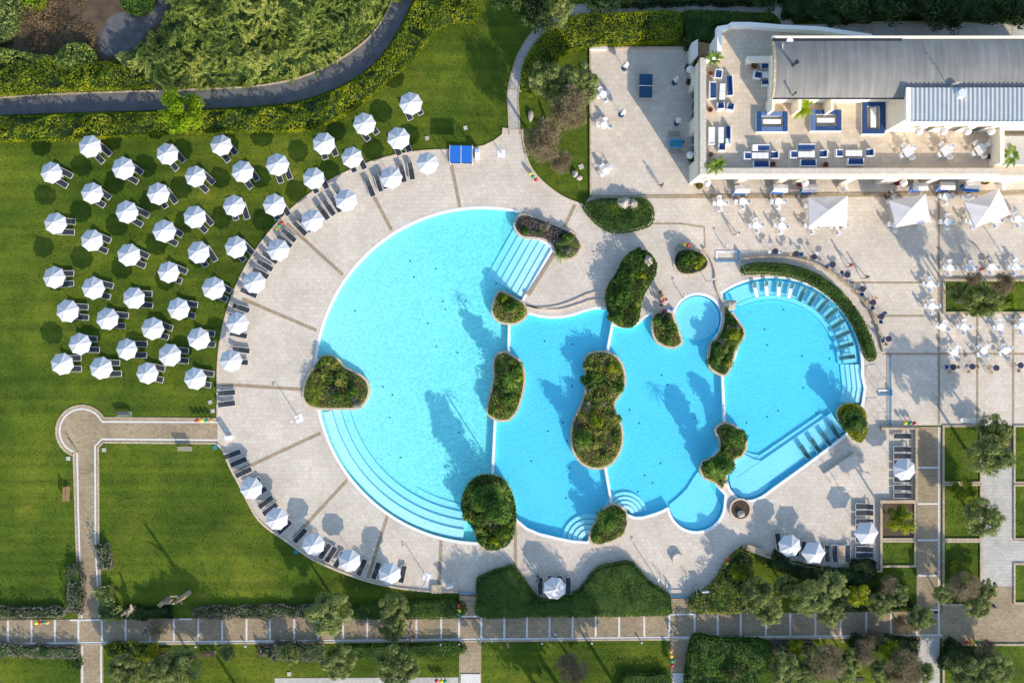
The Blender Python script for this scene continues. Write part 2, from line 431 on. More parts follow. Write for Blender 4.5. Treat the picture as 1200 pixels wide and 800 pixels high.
def scatter(loop, density):
    a = np.array(loop); lo, hi = a.min(0), a.max(0)
    n = int((hi[0]-lo[0])*(hi[1]-lo[1])*density)
    P = RNG.uniform(lo, hi, (max(n, 4), 2)); return P[inside_np(P, loop)]
def hnoise(P, f, seed=0):
    return np.array([noise.fractal(Vector((x*f+seed, y*f, seed*.7)), 1.0, 2.0, 3) for x, y in P])
def edge_dist(P, loop):
    """distance to loop edges, for rounding the shoulders"""
    d = np.full(len(P), 1e9); L = len(loop)
    for i in range(L):
        a = np.array(loop[i]); b_ = np.array(loop[(i+1) % L]); ab = b_-a; q = (ab**2).sum()
        if q < 1e-9: continue
        t = np.clip(((P-a) @ ab)/q, 0, 1)
        d = np.minimum(d, np.linalg.norm(P-(a+t[:, None]*ab), axis=1))
    return d
def mass_points(loop, h, density, amp=.15, f=.6, rnd=.5, seed=0, base=0):
    P = scatter(loop, density); d = edge_dist(P, loop)
    k = np.clip(d/max(rnd, .01), 0, 1); k = np.sqrt(1-(1-k)**2)
    z = base+h*(.35+.65*k)+amp*hnoise(P, f, seed)*k*1.6
    z -= RNG.uniform(0, 1, len(P))**2*.25*min(1, h)
    z = np.maximum(z, base+.05)
    # side leaves
    per = [(loop[i], loop[(i+1) % len(loop)]) for i in range(len(loop))]
    Q = []
    for a, b_ in per:
        L = math.dist(a, b_); m_ = int(L*h*density*.8+RNG.uniform())
        for _ in range(m_):
            t = RNG.uniform(); Q.append((a[0]+(b_[0]-a[0])*t, a[1]+(b_[1]-a[1])*t, base+RNG.uniform(.05, .6)*h))
    top = np.column_stack([P, z])
    return np.vstack([top, np.array(Q)+RNG.normal(size=(len(Q), 3))*.06]) if Q else top
def core(loop, h, inset=.25, base=0):
    """dark woody body under the leaves"""
    mb = MB(); l = offset(loop, -inset)
    mb.prism(l, base, base+h*.62); return mb
def hedge(name, loop, h, mat, label, cat='hedge', density=55, size=.2, amp=.12, f=.6, rnd=.5, base=0, group=None, kind=None, seed=None, body=True, inset=.25):
    seed = seed if seed is not None else random.uniform(0, 99)
    pts = mass_points(loop, h, density, amp, f, rnd, seed, base)
    if kind == 'stuff':
        o = link(name, leaf_mesh(name, pts, size, mat)); tag(o, label, cat, group, 'stuff'); return o
    EXCL.append(loop)
    t = thing(name, label, cat, group=group)
    part('foliage', leaf_mesh('foliage', pts, size, mat), None, t)
    if body: part('branches', core(loop, h, inset, base), M['f_dark'], t)
    return t
def crown_points(r, h, n_clump, per, z0, flat=.6, clump_r=.28, seed=0, hollow=.35):
    """clumps spread through an ellipsoid; returns points, outward normals and clump centres"""
    C = []
    rg = np.random.default_rng(seed)
    while len(C) < n_clump:
        q = rg.uniform(-1, 1, 3)
        L = np.linalg.norm(q)
        if L < 1 and L > hollow and q[2] > -.65: C.append(q*np.array([r, r, h/2*1.0])*(1-clump_r*.6)+np.array([0, 0, z0+h/2]))
    C = np.array(C); P = []; Nn = []
    for c_ in C:
        cr = r*clump_r*rg.uniform(.65, 1.35)
        k = int(per*rg.uniform(.6, 1.3)); d = rg.normal(size=(k, 3)); d /= np.linalg.norm(d, axis=1)[:, None]
        rad = cr*rg.uniform(.25, 1, k)**.5
        P.append(c_+d*rad[:, None]*np.array([1, 1, flat])); Nn.append(d)
    return np.vstack(P), np.vstack(Nn), C
def limbs(C, z0, tr, top, n=9, lean=(0, 0), seed=0):
    rg = random.Random(seed); mb = MB()
    base = Vector((0, 0, -.05)); fork = Vector((lean[0], lean[1], z0))
    mb.tube([base, (base+fork)/2+Vector((rg.uniform(-.1, .1), rg.uniform(-.1, .1), 0)), fork], tr, 8, tr*.7)
    for c_ in C[:n]:
        c_ = Vector(c_); mid = fork.lerp(c_, .5)+Vector((rg.uniform(-.2, .2), rg.uniform(-.2, .2), rg.uniform(-.1, .3)))
        mb.tube([fork, mid, c_], tr*.45, 5, tr*.12)
    return mb
def tree_proto(name, r, h, crown_h, mat, cat='tree', clumps=26, per=110, leaf=.2, twig=0, asp=.55, tr=.16, bark='bark', seed=1, clump_r=.3, hollow=.35, label='tree'):
    t = thing(name, label, cat)
    z0 = h-crown_h
    P, Nn, C = crown_points(r, crown_h, clumps, per, z0, .7, clump_r, seed, hollow)
    part('trunk', limbs(C, max(z0+.25*crown_h, .4), tr, h, 10, seed=seed), M[bark], t, True)
    part('crown', leaf_mesh('crown', P, leaf, M[mat], nrm=Nn+np.array([0, 0, .6]), aspect=asp) if not twig else leaf_mesh('crown', P, twig, M[mat], dirs=Nn, aspect=.10), None, t)
    return Proto(t)
# ================================================================== pools, deck, ground
def rs(pts, step=.5):
    """split long edges so that offsets and walls stay smooth"""
    out = []
    for i in range(len(pts)):
        a, b_ = pts[i], pts[(i+1) % len(pts)]; d = math.dist(a, b_)
        if d < 1e-4: continue
        k = max(1, int(d/step)); out += [(a[0]+(b_[0]-a[0])*j/k, a[1]+(b_[1]-a[1])*j/k) for j in range(k)]
    return out
poolA = arc(566, 440, 195, 80, 282, 90)+[(611, 253), (604, 264), (646, 291), (611, 352), (604, 362), (597, 380), (596, 412), (590, 450), (581, 493), (577, 553), (575, 600), (592, 632)]
poolB = [(597, 378), (606, 366), (621, 369), (632, 372), (645, 373.5), (658, 373), (672, 370.5), (684, 366), (697, 362.5), (708, 362.5), (714, 366), (717.5, 374), (717, 381), (712, 412), (705, 480), (710, 549), (716, 588), (712, 598), (703, 602), (695, 622), (688, 634), (670, 632.5), (655, 629.5), (632, 624), (618, 618), (606, 608), (600, 600), (575, 600), (577, 553), (581, 493), (590, 450), (596, 412)]
poolC = [(717, 381), (726, 384), (737, 385), (747, 381), (757, 372), (763, 369), (780, 382), (793, 384)]+arc(818, 373, 27, 165, 370, 30)+[(842, 388), (836, 396), (831, 405), (836, 430), (847, 441), (849, 495), (846, 520), (825, 545), (838, 568), (849, 580)]+arc(816, 590, 32, 5, 172, 24)+[(782, 594), (776, 597.5), (768, 600.5), (760, 603), (752, 605), (744, 605), (736, 602), (716, 588), (710, 549), (705, 480), (712, 412)]
poolD = arc(905, 430, 104, -124, 5, 60)+[(1012, 455), (1009.5, 472), (998, 500), (990, 508.5), (970, 524), (940, 546.5), (905, 571.5), (898, 577), (891, 581.5), (882, 585), (872, 585.5), (864, 582), (856, 573), (852, 562), (854, 548), (858, 535), (849, 495), (847, 441), (862, 420), (870, 390), (858, 365), (847, 348)]
pools_px = {'A': poolA, 'B': poolB, 'C': poolC, 'D': poolD}
pools = {k: rs(WL(v), .6) for k, v in pools_px.items()}
pl = list(pools.values())
def in_pool(c_): return any(inside(c_, l) for l in pl)
ZT = .045; ZW = -.07; ZF = -.62
for k, l in pools.items():
    fz = (lambda x: -.34-.28*min(1, max(0, (x+23)/22))) if k == 'A' else (lambda x: ZF)      # the big basin shelves down from its left shore
    ml = [(-1, -40), (-1, 40)]
    mb = MB(); v, t = cdt([l]+([[(-1, -30), (-1, 30), (-.99, 0)]] if k == 'A' else []), lambda c_: inside(c_, l)); mb.add([(x, y, fz(x)) for x, y in v], t)
    ll = l if area(l) > 0 else l[::-1]; n = len(ll)
    mb.cur = 0
    mb.add([(x, y, ZF) for x, y in ll]+[(x, y, ZT) for x, y in ll], [(i, n+i, n+(i+1) % n, (i+1) % n) for i in range(n)])
    struct('pool_basin', mb, M['floorA' if k == 'A' else 'floorB'])
    w = MB(); w.prism(offset(l, -.012), ZF+.004, ZW, bottom=True)
    struct('pool_water', w, M['water'])
# submerged steps and shelves
st = MB(); sb2 = MB(); ns = MB()
def ring_step(cx, cy, r0, r1, a0, a1, z, st=None, nose=True):
    st = st or globals()['st']
    o_ = arc(cx, cy, r1, a0, a1, 48); i_ = arc(cx, cy, r0, a1, a0, 48)
    st.prism(rs(WL(o_+i_), 2), ZF, z)
    if nose: ns.prism(WL(arc(cx, cy, r0+.9, a0, a1, 40)+arc(cx, cy, r0+.1, a1, a0, 40)), z+.002, z+.006, sides=False)
for k, (r0, r1) in enumerate(((181, 192.5), (171, 181), (161, 171), (152, 161))):
    cxs = 566+k*1.5
    ring_step(566, 440, r0, r1, 97, 167, -.18-.105*k)
# stairs by the lavender bed
a, b_ = Vector((604, 264)), Vector((645, 291)); dn = Vector((-35, 61)).normalized()
for k in range(6):
    t0, t1 = k/6, (k+1)/6
    p0 = (646-(646-604)*t0, 291-(291-264)*t0); p1 = (646-(646-604)*t1, 291-(291-264)*t1)
    q1 = (p1[0]-33, p1[1]+58); q0 = (p0[0]-33, p0[1]+58)
    st.prism(WL([p0, q0, q1, p1]), ZF, -.10-.085*k)
for k in range(4): ring_step(690, 634, 7+6*k, 13+6*k, 185, 292, -.15-.1*k)
for k in range(4): ring_step(733, 603, 6+5*k, 11+5*k, 190, 350, -.15-.1*k)
# lounging shelf in the right pool
ring_step(905, 430, 84, 101.5, -120, -3, -.30, sb2)
ring_step(905, 430, 78, 84, -118, -3, -.46, sb2)
for k in range(4): st.prism(WL([(1008-5.4*k, 427), (1011-5.4*k, 455), (1008-5.4*k, 472), (1002.6-5.4*k, 472), (1005.6-5.4*k, 455), (1002.6-5.4*k, 427)]), ZF, -.15-.11*k)
def strip(p, q, off0, off1, z):
    P0, P1 = Vector(p), Vector(q); t = (P1-P0).normalized(); n_ = Vector((t.y, -t.x))
    sb2.prism(WL([tuple(P0+n_*off0), tuple(P1+n_*off0), tuple(P1+n_*off1), tuple(P0+n_*off1)]), ZF, z)
strip((880, 583), (991, 507), 2, 28, -.30); strip((893, 574), (984, 512), 28.1, 34, -.45)
sb2.prism(WL(sm([(874, 533), (884, 538), (896, 541), (904, 548), (903, 566), (896, 576), (884, 582), (872, 583), (861, 577), (856, 562), (860, 546), (866, 536)], 4)), ZF, -.325)
sb2.prism(WL(sm([(870, 529), (884, 532.5), (900, 535), (909, 544), (906, 556), (890, 548), (872, 541), (862, 540)], 4)), ZF, -.475)
# little round pools are shallower
sb2.prism(rs(WL(arc(818, 373, 25.5, 0, 360, 40)[:-1]), 2), ZF, -.42)
ring_step(818, 373, 21, 25.8, 150, 385, -.30, sb2, False)
small = arc(816, 590, 30.5, 5, 172, 24)+[(785, 592), (795, 584), (806, 573), (814, 560), (820, 552), (832, 566)]
sb2.prism(rs(WL(small), 2), ZF, -.46)
struct('pool_steps', st, M['stepm']); struct('pool_shelves', sb2, M['stepb']); struct('step_nosing', ns, M['nosing'])

deck_px = [(590, 150), (589, 158), (580, 165), (568, 171), (552, 174.5), (536, 176), (520, 176)]+arc(520, 441, 265, -91, -178, 46)+[(255, 450), (255, 520), (262, 528), (269, 545), (282, 570), (300, 604), (316, 620), (334, 632), (362, 652), (380, 661), (400, 669.5), (430, 680), (460, 687), (485, 690.5), (512, 692.5), (538, 693), (538, 696), (560, 696), (560, 681), (575, 671), (600, 662), (608, 672), (618, 684), (628, 697), (640, 704), (672, 696), (684, 686), (700, 667), (720, 661), (740, 659), (750, 670), (765, 685), (780, 694), (787, 698), (813, 698), (815, 694), (830, 688), (840, 677), (846, 665), (855, 650), (870, 638), (890, 646), (902, 650), (937, 659.5), (965, 666), (982, 668), (1031, 666), (1031, 586), (1073, 586), (1073, 498), (1240, 498), (1240, 207), (806, 207), (806, 228), (690, 232), (684, 240), (660, 231), (640, 217), (625, 201), (617, 185), (613, 165), (612, 152)]
deck = rs(WL(deck_px), 1.5)
g = MB(); B = 260
big = [(-B, -B), (B, -B), (B, B), (-B, B)]
v, t = cdt([big]+pl, lambda c_: not in_pool(c_)); g.add([(x, y, 0) for x, y in v], t)
struct('lawn', g, M['lawn'])
EXCL.append(deck)
d = MB(); v, t = cdt([deck]+pl, lambda c_: inside(c_, deck) and not in_pool(c_)); d.add([(x, y, .04) for x, y in v], t)
n = len(deck); dl = deck if area(deck) > 0 else deck[::-1]
d.add([(x, y, 0) for x, y in dl]+[(x, y, .04) for x, y in dl], [(i, (i+1) % n, n+(i+1) % n, n+i) for i in range(n)])
struct('pool_deck', d, M['deck'])
rgd = random.Random(4); nd = 0
for k, q in (('A', 17), ('B', 9), ('C', 9), ('D', 10)):     # small dark suction fittings in the floors
    xs = [p[0] for p in pools_px[k]]; ys_ = [p[1] for p in pools_px[k]]; c0 = 0; l2 = offset(pools[k], -2.6)
    while c0 < q:
        P0 = W2(rgd.uniform(min(xs), max(xs)), rgd.uniform(min(ys_), max(ys_)))
        if not inside(P0, l2): continue
        mb = MB(); mb.lathe([(.10, 0), (.10, .012), (.05, .02)], 10); o_ = link('floor_fitting', mb.mesh('floor_fitting', M['steelblue']) if nd == 0 else first_fit); first_fit = o_.data
        o_.location = (P0[0], P0[1], (-.34-.28*min(1, max(0, (P0[0]+23)/22))) if k == 'A' else ZF); tag(o_, 'small dark round fitting set in the pool floor', 'floor fitting', 'small dark fittings dotted over the pool floors'); c0 += 1; nd += 1
# white coping
off = [offset(l, .33) for l in pl]
c = MB(); v, t = cdt(off+pl, lambda c_: any(inside(c_, l) for l in off) and not in_pool(c_))
c.add([(x, y, .058) for x, y in v], t)
for l in off:
    if area(l) < 0: l = l[::-1]
struct('pool_coping', c, M['coping'])
ke = MB(); ke.prism(WL(ribbon([(590, 150), (589, 158), (580, 165), (568, 171), (552, 174.5), (536, 176), (520, 176)]+arc(520, 441, 265, -92, -178, 60)+[(255, 450), (255, 489)], 2, smooth=False)), 0, .09); struct('deck_kerb', ke, M['border'])
ke = MB(); ke.prism(WL(ribbon([(255, 520), (262, 528), (269, 545), (282, 570), (300, 604), (316, 620), (334, 632), (362, 652), (380, 661), (400, 669.5), (430, 680), (460, 687), (485, 690.5), (512, 692.5), (537, 693)], 2.2)), 0, .16); struct('deck_kerb', ke, M['border'])
ke = MB(); ke.prism(WL(ribbon([(612, 152), (613, 165), (617, 185), (625, 201), (640, 217), (660, 231), (682, 240)], 2)), 0, .14); struct('deck_kerb', ke, M['border'])
# divider walls between the basins
for a, b_ in (((596.8, 378), (596, 416)), ((580.5, 488), (577, 558)), ((718, 378), (711.5, 414)), ((709, 545), (717, 592)), ((846.5, 438), (849, 498)), ):
    w = MB(); w.prism(WL(ribbon([a, b_], 3.2, smooth=False)), ZF, .06); struct('pool_divider', w, M['coping'])

# joints, strips laid on the deck (4 mm above)
j = MB()
def line(mb, a, b_, w, z=.044): mb.prism(WL(ribbon([a, b_], w, smooth=False)), z-.003, z)
for a, b_ in (((527, 184), (539, 243)), ((435, 224), (459, 270)), ((336, 262), (402, 322)), ((284, 350), (371, 387)), ((258, 450), (354, 456)),
              ((272, 555), (376, 507)), ((344, 630), (407, 562)), ((431, 677), (454, 604)), ((514, 690), (517, 632)), ((604, 616), (604, 663)), ((660, 269), (673.5, 240))): line(j, a, b_, 4)
j.prism(WL(ribbon([(765, 262), (797, 262), (825, 266), (826, 290)], 2.4, smooth=False)), .041, .044)
line(j, (995, 331), (1100, 331), 2.6); line(j, (1036, 370), (1084, 370), 2.6); line(j, (1034, 414.5), (1240, 414.5), 2.6)
line(j, (1100, 232), (1100, 497), 3, .048); line(j, (1145, 368), (1145, 497), 2.6, .048); line(j, (1187, 368), (1187, 497), 2.6, .048)
struct('deck_joint_strips', j, M['joint'])
s_ = MB(); s_.prism(WL([(757, 232.5), (900, 232.5), (1240, 228), (1240, 223), (900, 227), (757, 228.5)]), .0, .10)
struct('terrace_step', s_, M['joint'])
for pts in ([(616, 357), (627, 360.5), (640, 360.5), (655, 358), (670, 353), (687, 345.5), (700, 342), (711, 341)], [(616, 357.5), (632, 361.5), (650, 363), (662, 361.5), (680, 356), (694, 351.5), (711, 351)]):
    s2 = MB(); s2.prism(WL(ribbon(pts, 1.6)), .0, .17); struct('deck_step', s2, M['border'])
s3 = MB(); s3.prism(WL([(649, 296), (652, 298), (621, 347), (614, 344), (616, 341), (619, 342)]), 0, .12); struct('deck_step', s3, M['joint'])

# court and the walk round it
co = MB(); co.prism(WL([(692, 57), (812, 57), (815, 229), (692, 229)]), 0, .07); struct('games_court', co, M['court'])
for q in ([(690.5, 56), (692.5, 56), (693, 231), (691, 231)], [(690.5, 55.5), (812, 55.5), (812, 58), (690.5, 58)], [(691, 229.5), (758, 229.5), (758, 232), (691, 232)]):
    k = MB(); k.prism(WL(q), 0, .22); struct('court_kerb', k, M['stone_kerb'])
pw = [(603, 158), (602, 135), (601, 112), (605, 90), (613, 66), (627, 44), (648, 25), (675, 13.5), (705, 10.5), (740, 9.5), (790, 8.5), (850, 9), (897, 8.5), (912, 12), (921, 24), (923, 40)]
p_ = MB(); p_.prism(WL(ribbon(pw, 11.5)), 0, .035); struct('garden_path', p_, M['walk_pale'])
for sgn, nm in ((1, 0), (-1, 1)):
    r_ = ribbon(pw, 12.6); h_ = len(r_)//2; side = r_[:h_] if nm == 0 else r_[h_:]
    k = MB(); k.prism(WL(ribbon(side[::3], 1.3)), 0, .09); struct('path_kerb', k, M['stone_kerb'])
for a, b_ in (((596, 151.5), (611, 151.5)), ((596, 104), (611, 107)), ((608, 66), (619, 71)), ((628, 35), (638, 43))):
    k = MB(); line(k, a, b_, 1.6, .05); struct('path_strip', k, M['stone_kerb'])
n_ = MB(); n_.prism(WL([(920, 29), (1240, 27), (1240, 86), (920, 86)]), 0, .04); struct('rear_path', n_, M['walk_pale'])
for x in (972, 1021, 1050, 1100, 1144, 1186):
    k = MB(); line(k, (x, 27), (x, 45), 2, .046); struct('path_strip', k, M['stone_kerb'])
k = MB(); k.prism(WL([(975, 26), (1240, 25.5), (1240, 27.5), (975, 28)]), 0, .15); struct('path_kerb', k, M['stone_kerb'])

# road
rn = [(-40, 116), (0, 115.5), (50, 112), (140, 108.7), (200, 107), (255, 104.5), (300, 102), (350, 92.5), (395, 72.5), (430, 47.5), (450, 22), (460, 0), (466, -25), (472, -60)]
rsz = [(-40, 137), (0, 135), (82, 132), (187, 129), (245, 127), (300, 124), (350, 118), (400, 100), (440, 72), (465, 37), (483, 0), (490, -25), (497, -60)]
road = sm(rn, 5, False)+sm(rsz, 5, False)[::-1]
r_ = MB(); r_.prism(WL(road), 0, .02); struct('road', r_, M['asphalt'])
k = MB(); k.prism(WL(ribbon([(x, y-.8) for x, y in rn], 1.6)), 0, .14); struct('road_kerb', k, M['stone_kerb'])
dg = MB(); dg.prism(WL(sm([(-30, -30), (215, -30), (200, 20), (170, 60), (120, 72), (60, 66), (0, 62), (-30, 62)], 5)), 0, .01); struct('dry_ground', dg, M['dry'])
tk = MB(); tk.prism(WL(sm([(122, 64), (118, 45), (124, 26), (140, 15), (160, 17), (176, 5), (182, -30), (206, -30), (198, 2), (186, 26), (170, 40), (152, 62)], 5)), 0, .02); struct('dirt_track', tk, M['track'])

# left garden walks
circ = arc(96, 505, 30, 210-360+60, -30, 1)
outer = [(120, 489.5), (256, 490.5), (256, 519.5), (121, 518), (115, 524), (115.5, 640), (120, 724), (93, 724), (88.5, 600), (86.5, 531)]+arc(96, 505, 30, 110, 329, 40)
w_ = MB(); w_.prism(WL(outer), 0, .03); struct('garden_walk', w_, M['walk'])
# bands along its edges, run inside the border
def edge_band(pts, w, mat, z, nm, smooth=False):
    k = MB(); k.prism(WL(ribbon(pts, w, smooth=smooth)), 0, z); struct(nm, k, mat)
loopL = [(93, 724), (88.5, 600), (86.5, 531)]+arc(96, 505, 30, 110, 329, 40)+[(256, 490.5)]
loopR = [(256, 519.5), (121, 518), (115, 524), (115.5, 640), (120, 724)]
edge_band(loopL, 2.2, M['stone_kerb'], .07, 'walk_kerb'); edge_band(loopR, 2.2, M['stone_kerb'], .07, 'walk_kerb')
innL = [(96, 724), (91.8, 600), (90.5, 530)]+arc(96, 505, 26, 116, 322, 36)+[(120, 494), (255, 494.5)]
innR = [(255, 515.5), (119.5, 514.5), (111.5, 522.5), (112, 640), (116.5, 724)]
edge_band(innL, 2, M['white_line'], .036, 'white_band'); edge_band(innR, 2, M['white_line'], .036, 'white_band')
def ytop(x): return 726-(x/900)*8.5
def ybot(x): return 754.5-(x/900)*8
w_ = MB(); w_.prism(WL([(-40, ytop(-40)), (1104, ytop(1104)), (1104, ybot(1104)), (-40, ybot(-40))]), 0, .03); struct('long_walk', w_, M['walk'])
k = MB(); k.prism(WL([(-40, ybot(-40)-2.2), (1104, ybot(1104)-2.2), (1104, ybot(1104)), (-40, ybot(-40))]), 0, .055); struct('white_band', k, M['white_line'])
k = MB(); k.prism(WL([(-40, ybot(-40)), (1104, ybot(1104)), (1104, ybot(1104)+2), (-40, ybot(-40)+2)]), 0, .10); struct('walk_kerb', k, M['stone_kerb'])
k = MB()
for x in (9.5, 37, 64.5, 92, 119.5, 147.5, 176, 204, 232.5, 260.5, 289, 316.5, 345, 373, 402, 430.5, 459, 488, 517, 538, 564, 591, 617.5, 644, 671, 698, 725.5, 755, 784.5, 814, 841, 868, 897.5, 926, 955.5, 985, 1015, 1044, 1074):
    line(k, (x, ytop(x)+.4), (x, ybot(x)-2.3), 2.2, .036)
struct('cross_bands', k, M['white_line'])
k = MB()
for x0, x1 in ((82, 126), (210, 225), (535, 562), (784, 815)): line(k, (x0, ytop(x0)+1), (x1, ytop(x1)+1), 2, .040)
struct('white_band', k, M['white_line'])
for q, mt in (([(94, 754), (121, 754), (121.5, 840), (94.5, 840)], 'walk'), ([(538, 751), (564, 751), (564, 840), (538, 840)], 'walk'), ([(785, 749), (811, 749), (812, 840), (787, 840)], 'walk'),
              ([(538, 694), (560, 694), (561, 724), (538, 724)], 'walk'), ([(785, 697), (814, 697), (814, 721), (785, 721)], 'walk'),
              ([(1075, 746), (1101, 746), (1101, 840), (1075, 840)], 'walk_pale'), ([(1104, 707), (1240, 707), (1240, 753), (1104, 753)], 'walk'),
              ([(1074, 500), (1103, 500), (1103, 718), (1074, 718)], 'walk'), ([(322, 794), (537, 793), (537, 840), (322, 840)], 'walk_pale')):
    k = MB(); k.prism(WL(q), 0, .03 if mt == 'walk' else .034); struct('side_walk', k, M[mt])
for pts in ([(96.5, 756), (97, 840)], [(118.5, 756), (119, 840)], [(1100, 500), (1100, 745)]):
    edge_band(pts, 2, M['white_line'], .042, 'white_band')
k = MB()
for y in (547.5, 590, 632.5, 674, 714): line(k, (1075, y), (1099, y), 2, .046)
struct('cross_bands', k, M['white_line'])
for q in ([(540, 789), (563, 789), (563, 800), (540, 800)], [(788, 788), (812, 788), (812, 800), (788, 800)]):
    k = MB(); k.prism(WL(q), 0, .10); struct('entry_step', k, M['white_line'])
# steps down from the deck by the two gates
for x0, x1, ys in ((538.5, 560, (697, 703, 709)), (786, 813, (700, 706, 712))):
    k = MB()
    for i, y in enumerate(ys): k.prism(WL([(x0, y), (x1, y), (x1, y+5.5), (x0, y+5.5)]), 0, .30-.08*i)
    struct('garden_steps', k, M['walk'])

# right hand beds
def bed_frame(name, outer_, w, z=.28, mat='stone_kerb'):
    o_ = WL(outer_); k = MB(); k.prism(o_, 0, z, holes=[offset(o_, -w)]); struct(name, k, M[mat])
bed_frame('bed_kerb', [(1104, 327), (1240, 327), (1240, 368), (1104, 368)], .28)
k = MB(); k.prism(WL([(1106, 329), (1238, 329), (1238, 366), (1106, 366)]), 0, .10); struct('bed_lawn', k, M['lawn']); EXCL.pop()
for q in ([(1104, 498), (1150, 498), (1150, 566), (1104, 566)], [(1104, 566.5), (1150, 566.5), (1150, 632.5), (1104, 632.5)], [(1104, 633), (1150, 633), (1150, 709), (1104, 709)], [(1187, 498), (1240, 498), (1240, 566), (1187, 566)], [(1187, 567), (1240, 567), (1240, 632), (1187, 632)], [(1187, 659), (1240, 659), (1240, 707), (1187, 707)],
          [(1031, 587), (1073, 587), (1073, 632), (1031, 632)], [(1031, 632.5), (1073, 632.5), (1073, 664), (1031, 664)], [(1104, 753.5), (1240, 753.5), (1240, 840), (1104, 840)]):
    bed_frame('bed_kerb', q, .22, .16)
k = MB(); k.prism(WL([(1150, 498), (1187, 498), (1187, 633), (1240, 633), (1240, 659), (1187, 659), (1187, 707), (1150, 707)]), 0, .032); struct('pale_paving', k, M['walk_pale'])
k = MB(); k.prism(WL([(1150, 686.5), (1187, 686.5), (1187, 707), (1150, 707)]), 0, .038); struct('side_walk', k, M['walk'])
k = MB(); k.prism(WL([(1150, 498), (1187, 498), (1187, 538), (1150, 538)]), 0, .038); struct('bare_soil', k, M['soil'])
k = MB(); k.prism(WL([(1033, 589), (1071, 589), (1071, 630), (1033, 630)]), 0, .015); struct('bare_soil', k, M['dry'])
# sun-terrace enclosure at the lower right
edge_band([(1031, 501.5), (1072, 501.5), (1072, 587)], 3.2, M['stone_kerb'], .5, 'terrace_wall')
edge_band([(870, 640), (890, 648), (902, 652), (937, 661.5), (965, 668), (982, 670), (1031, 668), (1031, 586), (1072, 586)], 3.2, M['stone_kerb'], .45, 'terrace_wall')
# curved retaining wall between the central deck and the right pool
edge_band([(824, 291), (832, 302), (838, 318), (839, 335), (846, 352), (854, 362)], 2.6, M['border'], .3, 'curved_wall', True)
edge_band([(871, 321.5), (890, 319), (912, 318), (935, 320), (960, 328), (985, 342), (1004, 362), (1019, 386), (1028, 411)][0:0] or [(866, 304), (890, 301.5), (912, 301.5), (935, 304), (960, 312), (985, 328), (1010, 352), (1026, 380), (1034, 412)], 2.2, M['stone_kerb'], .35, 'curved_wall', True)
edge_band([(869, 325), (895, 321), (920, 322), (945, 326), (968, 337), (988, 353), (1003, 374), (1013, 398), (1017, 422)], 6, M['border'], .062, 'curved_kerb', True)

# ------------------------------------------------------------------ islands and planters
isl = {
 'A': [(386,415),(397,420),(405,429),(417,435),(430,444),(434,457),(430,470),(420,479),(400,480),(375,480),(361,476),(354,464),(357,446),(366,430),(376,417)],
 'B1': [(585,340),(577,354),(576,368),(584,378),(600,381),(613,376),(620,366),(615,355),(602,347)],
 'L': [(609,251),(602,260),(603,270),(612,279),(632,281),(645,287),(650,298),(661,305),(674,302),(682,289),(676,275),(662,267),(637,257),(620,251)],
 'B2': [(600,415),(610,422),(616,438),(614,460),(607,481),(598,492),(586,494),(574,489),(570,480),(572,466),(577,445),(577,424),(582,414),(592,411)],
 'C': [(572,555),(588,559),(598,572),(604,590),(605,610),(600,630),(590,640),(574,643),(562,635),(554,616),(543,602),(541,586),(548,567),(560,557)],
 'E': [(685,418),(693,412),(707,410.5),(720,415),(730,426),(734,445),(729,460),(721,473),(723,484),(729,498),(731,515),(725,534),(714,546),(700,550),(683,545),(671,530),(668,510),(671,492),(681,470),(686,450),(684,430)],
 'F': [(705,597),(718,589),(732,595),(736,605),(736,614),(731,627),(717,635),(701,639),(691,635),(690,624),(696,612)],
 'D': [(747,294),(760,297),(768,310),(767,322),(760,335),(752,350),(749,367),(746,378),(735,384.5),(721,380),(712,366),(709,350),(711,336),(720,322),(728,307),(736,297)],
 'K': [(797,291),(811,291),(825,297),(831,309),(825,318),(810,323),(797,322),(790,315),(788,304),(791,296)],
 'G': [(766,367),(780,364),(788,365),(792,376),(798,392),(800,402),(790,408.5),(777,406),(767,399),(763,384)],
 'H': [(848,357),(857,364),(866,376),(873,388),(871,398),(864,407),(860,422),(854,437),(846,441),(831,432),(829,418),(832,402),(840,394),(846,378)],
 'I': [(847,494),(860,497),(871,507),(876,519),(872,532),(861,540),(853,552),(851,566),(846,573),(836,566),(824,560),(819,550),(823,541),(832,536),(841,529),(842,517),(837,503)],
 'J': [(985,475),(996,472),(1007,476),(1012,490),(1013,506),(1007,516),(1000,516),(992,506),(985,497),(980,485)],
}
isl_label = {
 'A': 'heart-shaped planted island at the left edge of the largest pool', 'B1': 'small round planted island just below the pool entry stairs',
 'L': 'long lavender planter beside the pool entry stairs', 'B2': 'oval planted island in the middle of the first pool divider',
 'C': 'egg-shaped planted island at the lower end of the largest pool', 'E': 'large kidney-shaped planted island in the middle of the pools',
 'F': 'rounded planter at the bottom of the divider below the kidney-shaped island', 'D': 'tall dark bean-shaped planter on the deck above the middle pool',
 'K': 'small round deck planter with coloured balls above it', 'G': 'narrow planter left of the small round upper pool',
 'H': 'diamond-shaped planter between the small round pool and the right pool', 'I': 'S-shaped planter between the middle pool and the right pool',
 'J': 'teardrop planter on the right shore of the right pool'}
ISL = {}
for k, pts in isl.items():
    l = sm(WL(pts), 4); ISL[k] = l
    t = thing('island_planter', isl_label[k], 'planter', group='planted islands and planters around the pools')
    deep = ZF if k not in 'KD' else 0
    b_ = MB(); b_.prism(l, deep, .17, holes=[offset(l, -.26)]); part('kerb', b_, M['border'], t)
    b_ = MB(); b_.prism(offset(l, -.25), .05, .13); part('soil', b_, M['soil'], t)
